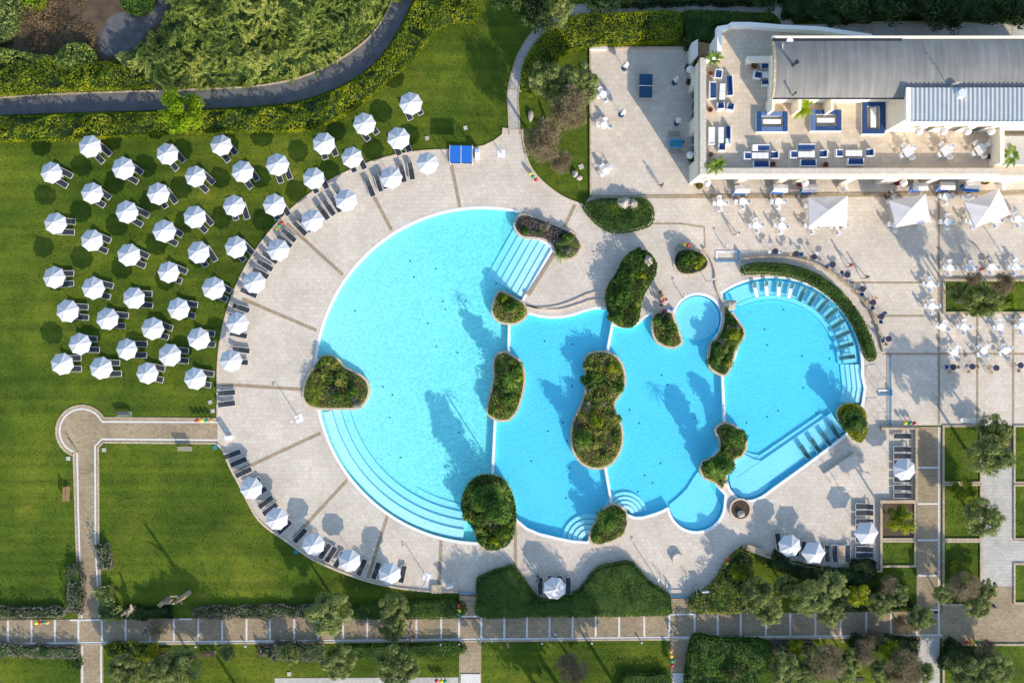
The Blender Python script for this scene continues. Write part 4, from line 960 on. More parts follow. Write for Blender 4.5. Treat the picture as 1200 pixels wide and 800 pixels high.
for a_ in ((olive[1], 925, 690, 4, 'olive between the greyish olive and the close pair', .6), (greeny, 1010, 700, 4, 'green tree above the long walk right of the close pair', .7), (olive[0], 1035, 712, 4, 'sparse olive over the dark shrub row near the crossing', .6),
            (bare[0], 1048, 690, 4, 'brownish twiggy tree above the dark shrub row', .55), (greeny, 868, 672, 3, 'bright tree on the loose flowering hedge', .55), (olive[0], 920, 785, 4, 'olive right of the dark bushy hedge at the bottom', .8), (greeny, 935, 760, 3, 'green tree below the long walk, left of the pinkish twiggy one', .5),
            (bare[0], 1015, 768, 4, 'brownish twiggy tree between two olives near the bottom', .7), (olive[1], 1170, 785, 4, 'greyish olive at the right of the bottom right bed', .8), (bare[0], 862, 790, 3, 'reddish twiggy tree within the dark bushy hedge', .5), (bare[0], 178, 738, 3, 'reddish twigs reaching over the walk by the second stump', .5),
            (olive[0], 338, 768, 3, 'low olive crown among the grey shrubs below the long walk', .5), (olive[0], 1000, 778, 4, 'olive directly left of the bench at the bottom edge', .6), (olive[1], 950, 790, 4, 'olive at the bottom edge below its pinkish neighbour', .7), (olive[1], 1058, 700, 4, 'sparse olive beside the brown walk above the crossing', .55), (bare[0], 1030, 752, 4, 'brownish twigs over the lower edge of the long walk', .5), (greeny, 1048, 765, 4, 'green tree left of the pale side walk', .6), (olive[0], 1112, 700, 4, 'olive at the lower left corner of the third bed', .5),
            (dark[0], 1080, 2, 5, 'dark evergreen behind the hotel near the antenna', 1.0)): tree(*a_)
# rocks and stumps
def rock(px, py, r, lb, sz=.7, seed=0, mat='rock', rot=0, sxy=1.0, z=0, nm='boulder', cat='boulder'):
    mb = MB(); mb.sphere(0, 0, r*sz*.5, r, 14, 9, sxy, 1, sz, .22, seed); solo(nm, mb, M[mat], lb, cat, loc=(*W2(px, py, r), z), rot=rot, smooth=True)
rock(731, 238.5, .62, 'flat grey boulder on the clipped mound below the games court', .8, 1, sxy=1.5, z=.5); rock(742, 239.5, .58, 'rounder boulder at the right end of the pair on the mound', .9, 2, sxy=.9, z=.5)
rock(674, 203, .42, 'largest pale boulder on the garden lawn left of the games court', .7, 3); rock(679, 208, .34, 'small pale boulder beside the largest one on the garden lawn', .7, 4); rock(642.5, 17.5, .1, 'tiny stone beside the garden path', .7, 4)
rock(622, 134, .7, 'long pale stone on the lawn beside the garden path', .5, 6, sxy=.45)
rock(757, 306.5, .6, 'pale stone on top of the bean-shaped planter', 1.0, 8, z=1.2); rock(803, 291, .7, 'flat grey stone behind the coloured balls of the small round planter', .5, 9, sxy=1.5)
rock(855, 358, .7, 'flat pale stone at the upper tip of the diamond-shaped planter', .5, 10, sxy=1.3, rot=.3)
rock(849, 566, .5, 'flat pale stone at the lower tip of the S-shaped planter', .6, 11)
def stump(px, py, rot, lb, s=1.0, seed=1):
    rg = random.Random(seed); t = thing('tree_stump', lb, 'tree stump', (*W2(px, py, 1), 0), rot)
    mb = MB(); mb.tube([(0, 0, -.05), (.05*s, .05, .5*s), (-.1*s, .1, 1.1*s)], .42*s, 9, .28*s); part('trunk', mb, M['bark_pale'], t, True)
    for i in range(3):
        a = (0, 2.6, 3.6)[i]+rg.uniform(-.5, .5); mb = MB(); L = (1.25, .7, .5)[i]*rg.uniform(.8, 1.15)*s
        mb.tube([(-.1*s, .1, .9*s), (math.cos(a)*L*.5, math.sin(a)*L*.5, 1.2*s), (math.cos(a+.35)*L, math.sin(a+.35)*L, (1.3+rg.uniform(0, .5))*s)], .27*s, 7, .09*s); part('limb', mb, M['bark_pale'], t, True)
    return t
stump(193, 706, .4, 'bleached forked tree stump at the edge of the big left lawn', 1.0, 3); stump(211, 702, 2.2, 'second bleached stump right of the forked one', .85, 5)
stump(152, 716, 1, 'pale stump with stubs by the walk crossing', 1.1, 7); stump(1166, 347, 1.2, 'pale hollow stump in the upper right bed', .9, 9); stump(648, 162, .8, 'bleached trunk of the bare tree on the court garden lawn', 1.1, 11)
stump(1165, 513, .2, 'hollow pale trunk between the two largest olives', .9, 13); stump(876, 713, .4, 'dark bare stump by the long walk below the loose hedge', .8, 14); stump(456, 722, .4, 'pale trunk between the two olive crowns over the long walk', .6, 15)
# tall dead trunk whose long shadow crosses the big lawn
t = thing('dead_tree', 'tall dead trunk with one side branch beside the bleached stumps', 'tree', (*W2(214, 700, 2), 0))
mb = MB(); mb.tube([(0, 0, -.05), (.1, .1, 2.2), (-.05, .05, 4.4)], .30, 8, .13); part('trunk', mb, M['bark_pale'], t, True)
mb = MB(); mb.tube([(.05, .1, 2.6), (-.45, -.15, 3.2), (-.75, -.3, 3.4)], .13, 6, .06); part('branch', mb, M['bark_pale'], t, True)

# short turf standing on the lawn
n = 150000; P = np.column_stack([RNG.uniform(-61, 61, n), RNG.uniform(-41, 41, n)]); bad = np.zeros(n, bool)
for l in EXCL+[WL(cane), WL(scrub)]:   # keep clear of paving, pools and hedges
    a = np.array(l); lo, hi = a.min(0), a.max(0)
    if (hi-lo).max() > 200: continue
    idx = np.where((~bad) & (P[:, 0] > lo[0]) & (P[:, 0] < hi[0]) & (P[:, 1] > lo[1]) & (P[:, 1] < hi[1]))[0]
    if len(idx): bad[idx] |= inside_np(P[idx], l)
P = P[~bad]; zb = np.zeros(len(P)); Q = RNG.uniform((WL([(1106, 366)])[0]), (WL([(1238, 329)])[0]), (900, 2)); P = np.vstack([P, Q]); zb = np.concatenate([zb, np.full(900, .10)])
tag(link('grass', leaf_mesh('grass', np.column_stack([P, zb+RNG.uniform(.01, .07, len(P))]), .17, M['f_turf'], up=1.3, aspect=.5)), 'short mown turf covering the garden lawns', 'grass', None, 'stuff')
# ================================================================== hotel
hb = thing('hotel_building', 'cream hotel wing with a roof terrace, grey barrel roof and ribbed metal roof', 'hotel')
FZ = 5.2; TZ = 6.2
ter = [W2(821, 203.5, TZ), W2(821, 68, TZ), W2(841, 67, TZ), W2(841, 31, TZ), W2(853, 29, TZ), W2(857, 26, TZ), W2(880, 26, TZ), W2(916, 29, TZ), W2(960, 31, TZ), W2(1022, 40, TZ), (60, 33.8), (60, W2(0, 203.5, TZ)[1])]
def wall_seg(mb, a, b_, z0, z1, th, openings=(), oz=2.6, depth_mb=None, arch=False):
    """wall a->b, thickness to its left; openings are (s0,s1) spans along it"""
    a, b_ = Vector(a), Vector(b_); t = (b_-a); L = t.length; t.normalize(); n_ = Vector((-t.y, t.x))
    def q(s0, s1, u0, u1): return [tuple(a+t*s0+n_*u0), tuple(a+t*s1+n_*u0), tuple(a+t*s1+n_*u1), tuple(a+t*s0+n_*u1)]
    s = 0
    for s0, s1 in sorted(openings):
        mb.prism(q(s, s0, 0, th), z0, z1, bottom=True); mb.prism(q(s0, s1, 0, th), z0+oz, z1-.002, bottom=True); s = s1
    mb.prism(q(s, L, 0, th), z0, z1, bottom=True)
PW = .62; ys = ter[0][1]; xw = ter[0][0]
# arcaded south wall: piers 0.6 m deep in front of a recessed dark hall
wl = MB(); ops = []
for x0, x1 in ((836, 873), (882, 922), (931, 945), (953, 1003), (1012, 1048), (1066, 1104), (1112, 1150)):
    ops.append((W2(x0, 205, 5)[0]-xw, W2(x1, 205, 5)[0]-xw))
xe = W2(1172, 203, TZ)[0]
wall_seg(wl, (xw, ys), (xe, ys), 0, TZ, PW, ops, 3.0)
wall_seg(wl, (xe+.003, ys+.0), (60, ys+.35), 0, TZ-1.3, PW)
# west wall with glazed doors
wops = [(ys*0+2.9, 6.0), (9.0, 12.6)]
wall_seg(wl, ter[1], (xw, ys+PW+.003), 0, TZ-.9, PW, [(2.0, 5.6), (7.2, 10.6)], 2.9)
part('outer_wall', wl, M['render'], hb)
inn = MB(); inn.prism([(xw+PW+.004, ys+PW+2.6), (59.9, ys+PW+2.6), (59.9, 33.5), (W2(960, 31, TZ)[0], 34.0), (W2(857, 31, TZ)[0], 34.4), (W2(842, 31, TZ)[0], 34.0), (W2(842, 68, TZ)[0], ter[1][1]-.2), (xw+PW+.004, ter[1][1]-.2)], 0, FZ-.02); part('inner_wall', inn, M['render_white'], hb)
for s0, s1 in ops:
    gl_o = MB(); gl_o.b2(xw+s0+.15, xw+s1-.15, ys+PW+2.45, ys+PW+2.55, .1, 2.8); g_ = part('glass_door', gl_o, M['glass'], hb)
    fr_ = MB()
    for k in range(4): xx = xw+s0+.15+(s1-s0-.3)*k/3; fr_.b2(xx-.04, xx+.04, ys+PW+2.38, ys+PW+2.449, .1, 2.8)
    part('frame', fr_, M['alu'], g_)
for k, (s0, s1) in enumerate(((2.0, 5.6), (7.2, 10.6))):
    a = Vector(ter[1]); yy0, yy1 = a.y-s1, a.y-s0
    gl_o = MB(); gl_o.b2(xw+.35, xw+.42, yy0, yy1, .05, 2.88); g_ = part('glass_door', gl_o, M['glass'], hb)
    fr_ = MB()
    for j2 in range(4): yy = yy0+(yy1-yy0)*j2/3; fr_.b2(xw+.28, xw+.349, yy-.04, yy+.04, .05, 2.88)
    part('frame', fr_, M['alu'], g_)
fl = MB(); fl.prism(ter, FZ-.25, FZ, bottom=True); part('terrace_floor', fl, M['terr'], hb)
# parapets
pp = MB()
def para(a, b_, w=.62, z1=TZ): pp.prism([(a[0], a[1]), (b_[0], b_[1]), (b_[0], b_[1]+w), (a[0], a[1]+w)] if abs(a[1]-b_[1]) < abs(a[0]-b_[0]) else [(a[0], a[1]), (a[0]+w, a[1]), (b_[0]+w, b_[1]), (b_[0], b_[1])], FZ+.004, z1)
para((xw-.05, ys-.05), (xe, ys-.05), .66, TZ+.04)
para((xw-.05, ys+.64), (xw-.05, ter[1][1]), .66, TZ+.04)
part('parapet', pp, M['parapet'], hb)
pp = MB()
para((ter[2][0]-.05, ter[2][1]), (ter[3][0]-.05, ter[3][1]), .5)
pp.prism([ter[1], ter[2], (ter[2][0], ter[2][1]-.3), (ter[1][0], ter[1][1]-.3)], FZ+.004, TZ+.03)
for ki, (a, b_) in enumerate(zip(ter[3:9], ter[4:10])):
    n_ = Vector((b_[1]-a[1], -(b_[0]-a[0]))).normalized()*.45; pp.prism([a, b_, (b_[0]+n_.x, b_[1]+n_.y), (a[0]+n_.x, a[1]+n_.y)], FZ+.004+.003*ki, TZ-.006*(ki+1))
part('rear_parapet', pp, M['render_white'], hb)
# upper storey and barrel roof
EZ = 9.95
xa, yn = W2(905.5, 49, EZ); ysr = W2(906, 115, EZ)[1]; xb = 60
us = MB(); us.prism([(xa+.9, ysr+.8), (xb, ysr+.8), (xb, yn-.35), (xa+.9, yn-.35)], FZ-.02, EZ-.02); part('upper_wall', us, M['render'], hb)
rf = MB(); NN = 18; wR = yn-ysr; hb_ = .6; vs_ = []; fs_ = []
for k in range(NN+1):
    u = k/NN; y = ysr+wR*u; z = EZ+.14+hb_*(1-(2*u-1)**2)
    vs_ += [(xa, y, z), (xb, y+.15*u, z), (xa, y, z-.14), (xb, y+.15*u, z-.14)]
for k in range(NN):
    a = 4*k; b_ = a+4; fs_ += [(a, a+1, b_+1, b_), (a+2, b_+2, b_+3, a+3), (a, b_, b_+2, a+2), (a+1, a+3, b_+3, b_+1)]
fs_ += [(0, 2, 3, 1), (4*NN, 4*NN+1, 4*NN+3, 4*NN+2)]
rf.add(vs_, fs_); roof = part('roof', rf, M['roof'], hb)
gb_ = MB()
for k in range(NN):     # gable trim along the west end
    u0, u1 = k/NN, (k+1)/NN; z0 = EZ+.145+hb_*(1-(2*u0-1)**2); z1 = EZ+.145+hb_*(1-(2*u1-1)**2)
    gb_.add([(xa-.12, ysr+wR*u0, z0+.06), (xa+.14, ysr+wR*u0, z0+.06), (xa+.14, ysr+wR*u1, z1+.06), (xa-.12, ysr+wR*u1, z1+.06), (xa-.12, ysr+wR*u0, z0-.3), (xa-.12, ysr+wR*u1, z1-.3)], [(0, 1, 2, 3), (0, 3, 5, 4)])
part('gable_trim', gb_, M['stone_kerb'], roof)
gu = MB(); gu.b2(xa, xb, ysr-.14, ysr-.01, EZ-.05, EZ+.1); gu.b2(xa, 41, yn+.02, yn+.3, EZ-.05, EZ+.16); part('gutter', gu, M['dark'], roof)
gu = MB(); gu.b2(xa-.1, xb, yn+.31, yn+.55, EZ-.1, EZ+.2); part('fascia', gu, M['render'], roof)
# end gable wall and shade beams on the terrace
bw_ = MB(); bw_.prism([(xa+.9-.01, ysr+.8), (xa+.93, yn-.35), (xa+.86, yn-.35), (xa+.86, ysr+.8)], FZ, EZ+.5)
part('gable_wall', bw_, M['render'], hb)
bx_ = MB()
for px in (906, 937, 975):
    x_, y_ = W2(px, 120, 7.5); bx_ = MB(); bx_.prism([(x_-.15, ysr+.85), (x_+.15, ysr+.85), (x_+.15, ysr-.6), (x_-.15, ysr-.6)], FZ, 7.6); part('buttress', bx_, M['render'], hb)
# ribbed metal roof block
MZ = 10.8; mx0 = W2(1063.5, 104, MZ)[0]; my0 = W2(1063, 142.5, MZ)[1]; my1 = W2(1063, 103, MZ)[1]
fb = MB()
dl_ = [W2(x, 150, 7)[0]-mx0 for x in (1086, 1096, 1115, 1128, 1143, 1156)]
wall_seg(fb, (mx0, my0+.3), (xb, my0+.3), FZ, MZ-.1, .4, [(dl_[0], dl_[1]), (dl_[2], dl_[3]), (dl_[4], dl_[5])], 2.4)
fb.b2(mx0, mx0+.4, my0+.703, my1, FZ, MZ-.1); part('front_wall', fb, M['render'], hb)
wb = MB(); wb.prism([(mx0+.42, my0+1.6), (xb-.01, my0+1.6), (xb-.01, my1-.01), (mx0+.42, my1-.01)], FZ, MZ-.13); part('inner_room', wb, M['render_white'], hb)
for k in range(3):
    d_ = MB(); d_.b2(mx0+dl_[2*k]+.06, mx0+dl_[2*k+1]-.06, my0+.45, my0+.52, FZ+.05, FZ+2.35); part('glass_door', d_, M['glass'], hb)
mr = MB(); mr.b2(mx0, xb, my0, my1, MZ-.1, MZ); rb = part('metal_roof', mr, M['metalroof'], hb)
ri = MB(); x_ = mx0+.35
while x_ < xb:
    ri.add([(x_, my0+.02, MZ+.002), (x_+.09, my0+.02, MZ+.13), (x_+.17, my0+.02, MZ+.13), (x_+.26, my0+.02, MZ+.002), (x_, my1, MZ+.002), (x_+.09, my1, MZ+.13), (x_+.17, my1, MZ+.13), (x_+.26, my1, MZ+.002)], [(0, 1, 5, 4), (1, 2, 6, 5), (2, 3, 7, 6), (0, 3, 2, 1)]); x_ += .46
part('rib', ri, M['metalroof'], rb)
tr_ = MB(); tr_.b2(mx0-.2, mx0+.3, my0-.2, my1, MZ+.004, MZ+.16); tr_.b2(mx0+.303, xb, my0-.25, my0-.005, MZ-.2, MZ+.1); part('roof_trim', tr_, M['render_white'], rb)
cp = MB(); cp.cyl(*W2(1128.5, 109, MZ+.6), MZ+.05, MZ+.6, .5, 16, .42); part('roof_vent', cp, M['alu'], rb)
an = MB(); ax, ay = W2(1115, 101, MZ+.3); an.tube([(ax, ay, MZ), (ax, ay, MZ+1.9)], .04, 6)
for k in range(4): an.tube([(ax-.35+.05*k, ay, MZ+1.0+.25*k), (ax+.35-.05*k, ay, MZ+1.0+.25*k)], .02, 5)
part('antenna', an, M['steel'], rb)
ch = MB(); cx_, cy_ = W2(925, 49, 9.9); ch.cyl(cx_, cy_, 9.0, 10.0, .28, 12, .22); ch.cyl(cx_, cy_, 10.0, 10.12, .36, 12); part('chimney', ch, M['render_white'], roof)
for x_, y_, r_, h_ in ((930.5, 76, .16, .8), (931, 110, .08, .3)):
    vp = MB(); q_ = W2(x_, y_, EZ+1); vp.cyl(q_[0], q_[1], EZ+.4, EZ+1.0+h_, r_, 10); vp.cyl(q_[0], q_[1], EZ+1.0+h_, EZ+1.1+h_, r_*1.5, 10); part('vent_pipe', vp, M['dark'], roof)
# eastern annex: partition wall and pale flat roof
ax = MB(); xq = W2(1176, 175, 8)[0]; ax.b2(xq, xq+.45, ys+.9, my0+.29, FZ, 7.4); part('partition_wall', ax, M['render'], hb)
ax = MB(); ax.b2(xq+.47, 60, ys+1.0, my0-.4, FZ, 6.3); part('flat_roof', ax, M['greyroof'], hb)
# low walls on the terrace west of the barrel roof
lw = MB(); q0 = W2(876, 68, 6.2); q1 = W2(904, 71, 6.2); lw.b2(q0[0], q1[0], q1[1]-.15, q0[1]+.15, FZ, 6.35); part('terrace_low_wall', lw, M['render'], hb)
# service box at the north-west corner
sb = MB(); q = WL([(811, 50), (818, 46), (818, 65), (812, 71)], 2.6); sb.prism(q, 0, 2.6); part('service_wall', sb, M['render_white'], hb)
sb = MB(); sb.prism(WL([(818.5, 49), (832, 51), (832, 62), (818.5, 66)], 2), 0, 1.9); part('service_box', sb, M['wood'], hb)
# fluted wall lamps
def sconce_proto():
    t = thing('wall_lamp', 'lamp', 'wall lamp'); mb = MB(); n = 20; vs_ = []; fs_ = []
    for j2, (r, z) in enumerate(((.40, 0), (.35, .3), (.22, .5), (.08, .6))):
        for i in range(n): k = 1+.08*(i % 2)*(j2 > 0); vs_.append((r*k*math.cos(2*PI*i/n), r*k*math.sin(2*PI*i/n), z))
    for j2 in range(3):
        for i in range(n): fs_.append((j2*n+i, j2*n+(i+1) % n, (j2+1)*n+(i+1) % n, (j2+1)*n+i))
    fs_.append(tuple(3*n+q for q in range(n))); mb.add(vs_, fs_); part('shade', mb, M['canvas2'], t)
    mb = MB(); mb.sphere(0, 0, .12, .16, 10, 6); part('bulb', mb, M['canvas'], t, True)
    mb = MB(); mb.box(0, .33, .66, .08, .5, .07); part('bracket', mb, M['alu'], t)
    return Proto(t)
sc = sconce_proto()
for px, py, z, rt, lb in ((830, 213, 3.6, 0, 'fluted white wall lamp at the left end of the ground floor arcade'), (945, 213, 3.6, 0, 'fluted white wall lamp on the arcade above the first red flower pot'), (1061, 211, 3.6, 0, 'fluted white wall lamp on the arcade beside the second flower bed'),
                          (812, 80, 3.2, -PI/2, 'fluted wall lamp on the court side of the hotel, upper one'), (816, 181, 3.2, -PI/2, 'fluted wall lamp on the court side of the hotel, lower one'),
                          (1079, 154.5, 7.4, 0, 'leftmost fluted lamp on the upper terrace wall'), (1108, 154.5, 7.4, 0, 'second fluted lamp on the upper terrace wall from the left'), (1136, 154.5, 7.4, 0, 'third fluted lamp on the upper terrace wall from the left'), (1164, 154, 7.4, 0, 'rightmost fluted lamp on the upper terrace wall')):
    x_, y_, _ = W(px, py, z+.5)
    if z > 5: y_ = my0+.3-.5
    elif rt == 0: y_ = ys-.55
    if rt: x_ = xw-.55
    sc.put((x_, y_, z), rt, lb, 'fluted wall lamps of the hotel')
# ================================================================== parasols
def parasol_proto(n, r, zr=2.05, za=2.72, rot0=0, name='parasol', base=True):
    t = thing(name, 'parasol', 'parasol'); mb = MB(); vs_ = [(0, 0, za)]; fs_ = []
    for i in range(n):       # each panel sags a little between its ribs
        a0 = 2*PI*i/n+rot0; am = a0+PI/n
        vs_ += [(r*.5*math.cos(a0), r*.5*math.sin(a0), zr+(za-zr)*.54), (r*math.cos(a0), r*math.sin(a0), zr),
                (r*.46*math.cos(am), r*.46*math.sin(am), zr+(za-zr)*.50), (r*math.cos(PI/n)*.965*math.cos(am), r*math.cos(PI/n)*.965*math.sin(am), zr+.01)]
    for i in range(n):
        a, b_ = 1+4*i, 1+4*((i+1) % n)
        fs_ += [(0, a, a+2), (0, a+2, b_), (a, a+1, a+3, a+2), (a+2, a+3, b_+1, b_)]
    m2 = len(vs_); vs_ += [(x, y, z-.035) for x, y, z in vs_]; fs_ += [tuple(m2+k for k in f[::-1]) for f in fs_]
    mb.add(vs_, fs_); cn = part('canopy', mb, M['canvas'], t)
    for i in range(n):
        a0 = 2*PI*i/n+rot0; rb_ = MB(); rb_.tube([(.03*math.cos(a0), .03*math.sin(a0), za-.09), (.5*r*math.cos(a0), .5*r*math.sin(a0), zr+(za-zr)*.54-.07), (r*.97*math.cos(a0), r*.97*math.sin(a0), zr-.03)], .012, 4); part('rib', rb_, M['alu'], cn)
    mb = MB(); mb.cyl(0, 0, .05, za+.02, .028, 8); part('pole', mb, M['alu'], t)
    mb = MB(); mb.lathe([(.05, za-.02), (.07, za+.03), (.03, za+.09), (.008, za+.12)], 8); part('finial', mb, M['alu'], t)
    if base: mb = MB(); mb.lathe([(.30, 0), (.30, .05), (.10, .09), (.05, .28)], 12); part('base', mb, M['white_line'], t)
    return Proto(t)
oct_ = parasol_proto(8, 1.34); hex_ = parasol_proto(6, 1.42)
def lounger_proto(mat, name='sun_lounger', back=.35):
    t = thing(name, 'lounger', 'sun lounger'); w_ = .33; z = .32
    f = MB()
    for sy_ in (-1, 1): f.box(.0, sy_*w_, z, 2.0, .045, .05)
    f.box(1.0, 0, z, .045, .66, .05); f.box(-1.0, 0, z, .045, .66, .05); f.box(-.35, 0, z-.03, .04, .62, .03)
    part('frame', f, M['alu'], t)
    s = MB(); s.box(.33, 0, z+.005, 1.28, .58, .02); part('sling', s, M[mat], t)
    ang = back; L = .66
    s = MB(); s.box(-.32-L/2*math.cos(ang), 0, z+.03+L/2*math.sin(ang), L, .58, .02, tilt=ang); bk = part('backrest', s, M[mat], t)
    for sy_ in (-1, 1): s = MB(); s.box(-.32-L/2*math.cos(ang), sy_*.305, z+.03+L/2*math.sin(ang), L, .03, .03, tilt=ang); part('side_rail', s, M['alu'], bk)
    for x in (-.78, .78):
        for sy_ in (-1, 1): l = MB(); l.box(x, sy_*.31, z/2, .045, .04, z); part('leg', l, M['alu'], t)
    return Proto(t)
lng = lounger_proto('sling'); lnb = lounger_proto('tan', back=.2)
rows = [ # from the deck outwards, listed bottom to top: (px, py, loungers' angle in the photo, clockwise)
 [(227.5,443,10),(231.5,395.5,5),(248.7,338.5,28),(276.7,289,50),(319.5,239.5,60),(367.3,208,68),(413,184,68),(465.7,161.2,70)],
 [(199,416.2,5),(209,360.5,12),(233,295.5,55),(273,241.2,75),(323.7,193.7,68),(378.7,167,68),(425.7,144.2,55),(480,120.5,65)],
 [(170.7,436.7,15),(177.7,385.7,18),(195.5,317.5,25),(227.7,254.2,45),(283.7,200.7,55),(257,170.2,52)],
 [(148,409.5,3),(155.5,348.7,5),(190.5,271.5,30),(228.5,205.5,43)],
 [(117.2,431.7,0),(124.7,374.2,8),(149.2,298.5,22),(183.7,225.7,55)],
 [(91.2,403.5,2),(107.7,337,13),(148.7,247.7,30),(194.7,178.7,50)],
 [(70.5,425.7,2),(79,364.2,2),(105.7,281.2,22),(144,196.5,35)],
 [(62.7,325.7,-4),(62.2,262.2,3),(105.2,226.2,32),(59,202,30),(105,171.5,43)]]
ordw = ['lowest', 'second', 'third', 'fourth', 'fifth', 'sixth', 'seventh', 'eighth', 'ninth']
roww = ['first', 'second', 'third', 'fourth', 'fifth', 'sixth', 'seventh', 'outermost']
for ri_, rw in enumerate(rows):
    for k, (px, py, an_) in enumerate(rw):
        x, y, _ = W(px, py, 2.3); od = 'lowest' if k == 0 else ordw[k]+' from below'
        oct_.put((x, y, 0), R(random.uniform(-22, 22)), f'white octagonal lawn parasol, {od}, in the {roww[ri_]} row from the deck', 'white parasols set out on the lawn', random.uniform(.95, 1.03)).rotation_euler = (R(random.uniform(-3.5, 3.5)), R(random.uniform(-3.5, 3.5)), R(random.uniform(-22, 22)))
        a = -R(an_); ax_ = Vector((math.cos(a), math.sin(a))); pn = Vector((-ax_.y, ax_.x))
        for sgn, wd in ((1, 'upper'), (-1, 'lower')):
            o_ = ax_*random.uniform(.22, .55)+pn*sgn*random.uniform(.56, .68)
            lng.put((x+o_.x, y+o_.y, 0), a+R(random.uniform(-4, 4)), f'{wd} dark lounger under the lawn parasol {od} in the {roww[ri_]} row', 'dark loungers in pairs under the lawn parasols')
deckp = [(270,422.5,8,'at the lowest left point of the upper deck rim'),(277.5,378.5,8,'second up along the left deck rim'),(297.5,330.7,8,'third up along the left deck rim'),(325.5,292.5,8,'fourth up along the left deck rim beside the coloured balls'),(365.7,258,8,'fifth along the upper left deck rim'),(405.2,234.5,8,'sixth along the upper left deck rim'),
 (458,207.7,8,'seventh along the upper deck rim'),(500.7,191,8,'nearest the blue double daybed'),
 (293.7,572,8,'uppermost on the lower left deck rim'),(324,608,8,'second down on the lower left deck rim'),(367,638,8,'third down on the lower left deck rim'),(409.2,657,8,'fourth down on the lower left deck rim'),(456.5,672.5,8,'fifth on the lower deck rim near the shower'),
 (650,689.5,8,'alone in the bay of the large clipped hedge'),(926,639.5,8,'left of two in the lower right sun terrace corner'),(954,648,6,'hexagonal, right of two in the lower sun terrace corner'),(1016,624.5,6,'hexagonal, beside the brown soil bed'),(1060.5,550,8,'in the walled lounger bay at the right')]
for px, py, n, wd in deckp:
    x, y, _ = W(px, py, 2.3)
    (oct_ if n == 8 else hex_).put((x, y, 0.04), R(random.uniform(-20, 20)) if n == 8 else R(random.uniform(-3, 5)), f'white deck parasol {wd}', 'white parasols standing on the deck', 1.0)
# loungers standing on the deck
DG = 'dark loungers along the rim of the deck'
def rim(px, py, wd, turn=0): 
    a = math.atan2(-(441-py), 520-px)+turn
    lng.put((*W2(px, py, .3), .04), a, f'dark deck lounger {wd}', DG)
ang = lambda x, y: math.degrees(math.atan2(y-441, x-520))
upper = [(266,460),(266,473),(281,424),(283,410),(280,392),(279,372),(283,361),(292,343),(297,335),(306,320),(311,311),(317,302),(322,292),(334,283),(339,276),(352,268),(358,264),(379,249),(386,244),(394,240),(401,233),(434,221),(444,215),(449,212),(472,204),(482,201)]
for i, (px, py) in enumerate(upper):
    rim(px, py, f'number {i+1} along the upper left rim counting clockwise from the garden walk')
lower = [(273,532),(280,541),(286,553),(296,565),(304,577),(312,588),(317,596),(334,617),(352,627),(381,645),(388,649),(398,655),(424,664),(441,668),(472,672),(466,672)]
lower = lower[:15]
for i, (px, py) in enumerate(lower): rim(px, py, f'number {i+1} along the lower left rim counting from the garden walk')
for i, py in enumerate((510.6, 526, 534, 541.5, 551, 561.5, 571, 580)):
    lng.put((*W2(1057, py, .3), .04), PI, f'dark lounger number {i+1} from the top in the walled bay at the right', 'loungers in the walled bay')
for i, py in enumerate((593, 600.5, 610.5, 618, 632, 643, 650)):
    lng.put((*W2(1012.5, py, .3), .04), PI+R(random.uniform(-3, 3)), f'dark lounger number {i+1} from the top beside the soil bed wall', 'loungers at the lower right sun terrace')
for i, (px, py) in enumerate(((912,634),(921,640),(933,641),(942,644),(958,650),(969,648),(978,648),(986,649),(993,648))):
    (lnb if i == 7 else lng).put((*W2(px, py, .3), .04), PI/2+R(8 if i == 0 else random.uniform(-3, 3)), (f'dark' if i != 7 else 'beige')+f' lounger number {i+1} from the left in the lower terrace corner', 'loungers at the lower right sun terrace')
for i, (px, py) in enumerate(((633,686),(645,684),(656,684),(666,686))):
    lng.put((*W2(px, py, .3), .04), PI/2, f'dark lounger number {i+1} from the left in the hedge bay', 'loungers in the hedge bay')
# underwater loungers
wl_ = lounger_proto('sling_green', 'water_lounger', .42); ww_ = lounger_proto('sling_green', 'water_lounger', .42)
for c_ in list(ww_.root.children)+list(wl_.root.children):
    if c_.name.startswith(('frame', 'leg')): c_.data.materials[0] = M['frame_teal']
for c_ in ww_.root.children:
    if c_.name.startswith('sling'): c_.data.materials[0] = M['plastic']
for i, (px, py) in enumerate(((885,340),(898,338),(912.5,339),(926,341),(939.5,344.5),(952,350.5),(963.5,358),(973.5,367.5),(981.5,379.5),(987,392),(990.5,405),(992,418.5))):
    a = math.atan2(-(430-py), 905-px); (ww_ if i < 4 else wl_).put((*W2(px, py, 0), -.27), a, f'lounger number {i+1} from the left in the shallow arc of the right pool', 'loungers standing in the right pool', (.92, .75, 1.15))
for i, (px, py) in enumerate(((942.5,529),(955,521.5),(967.5,514),(978,505.5))):
    wl_.put((*W2(px, py, 0), -.27), R(122), f'water lounger number {i+1} from the left on the lower shelf of the right pool', 'loungers standing in the right pool', (.92, .85, 1.15))

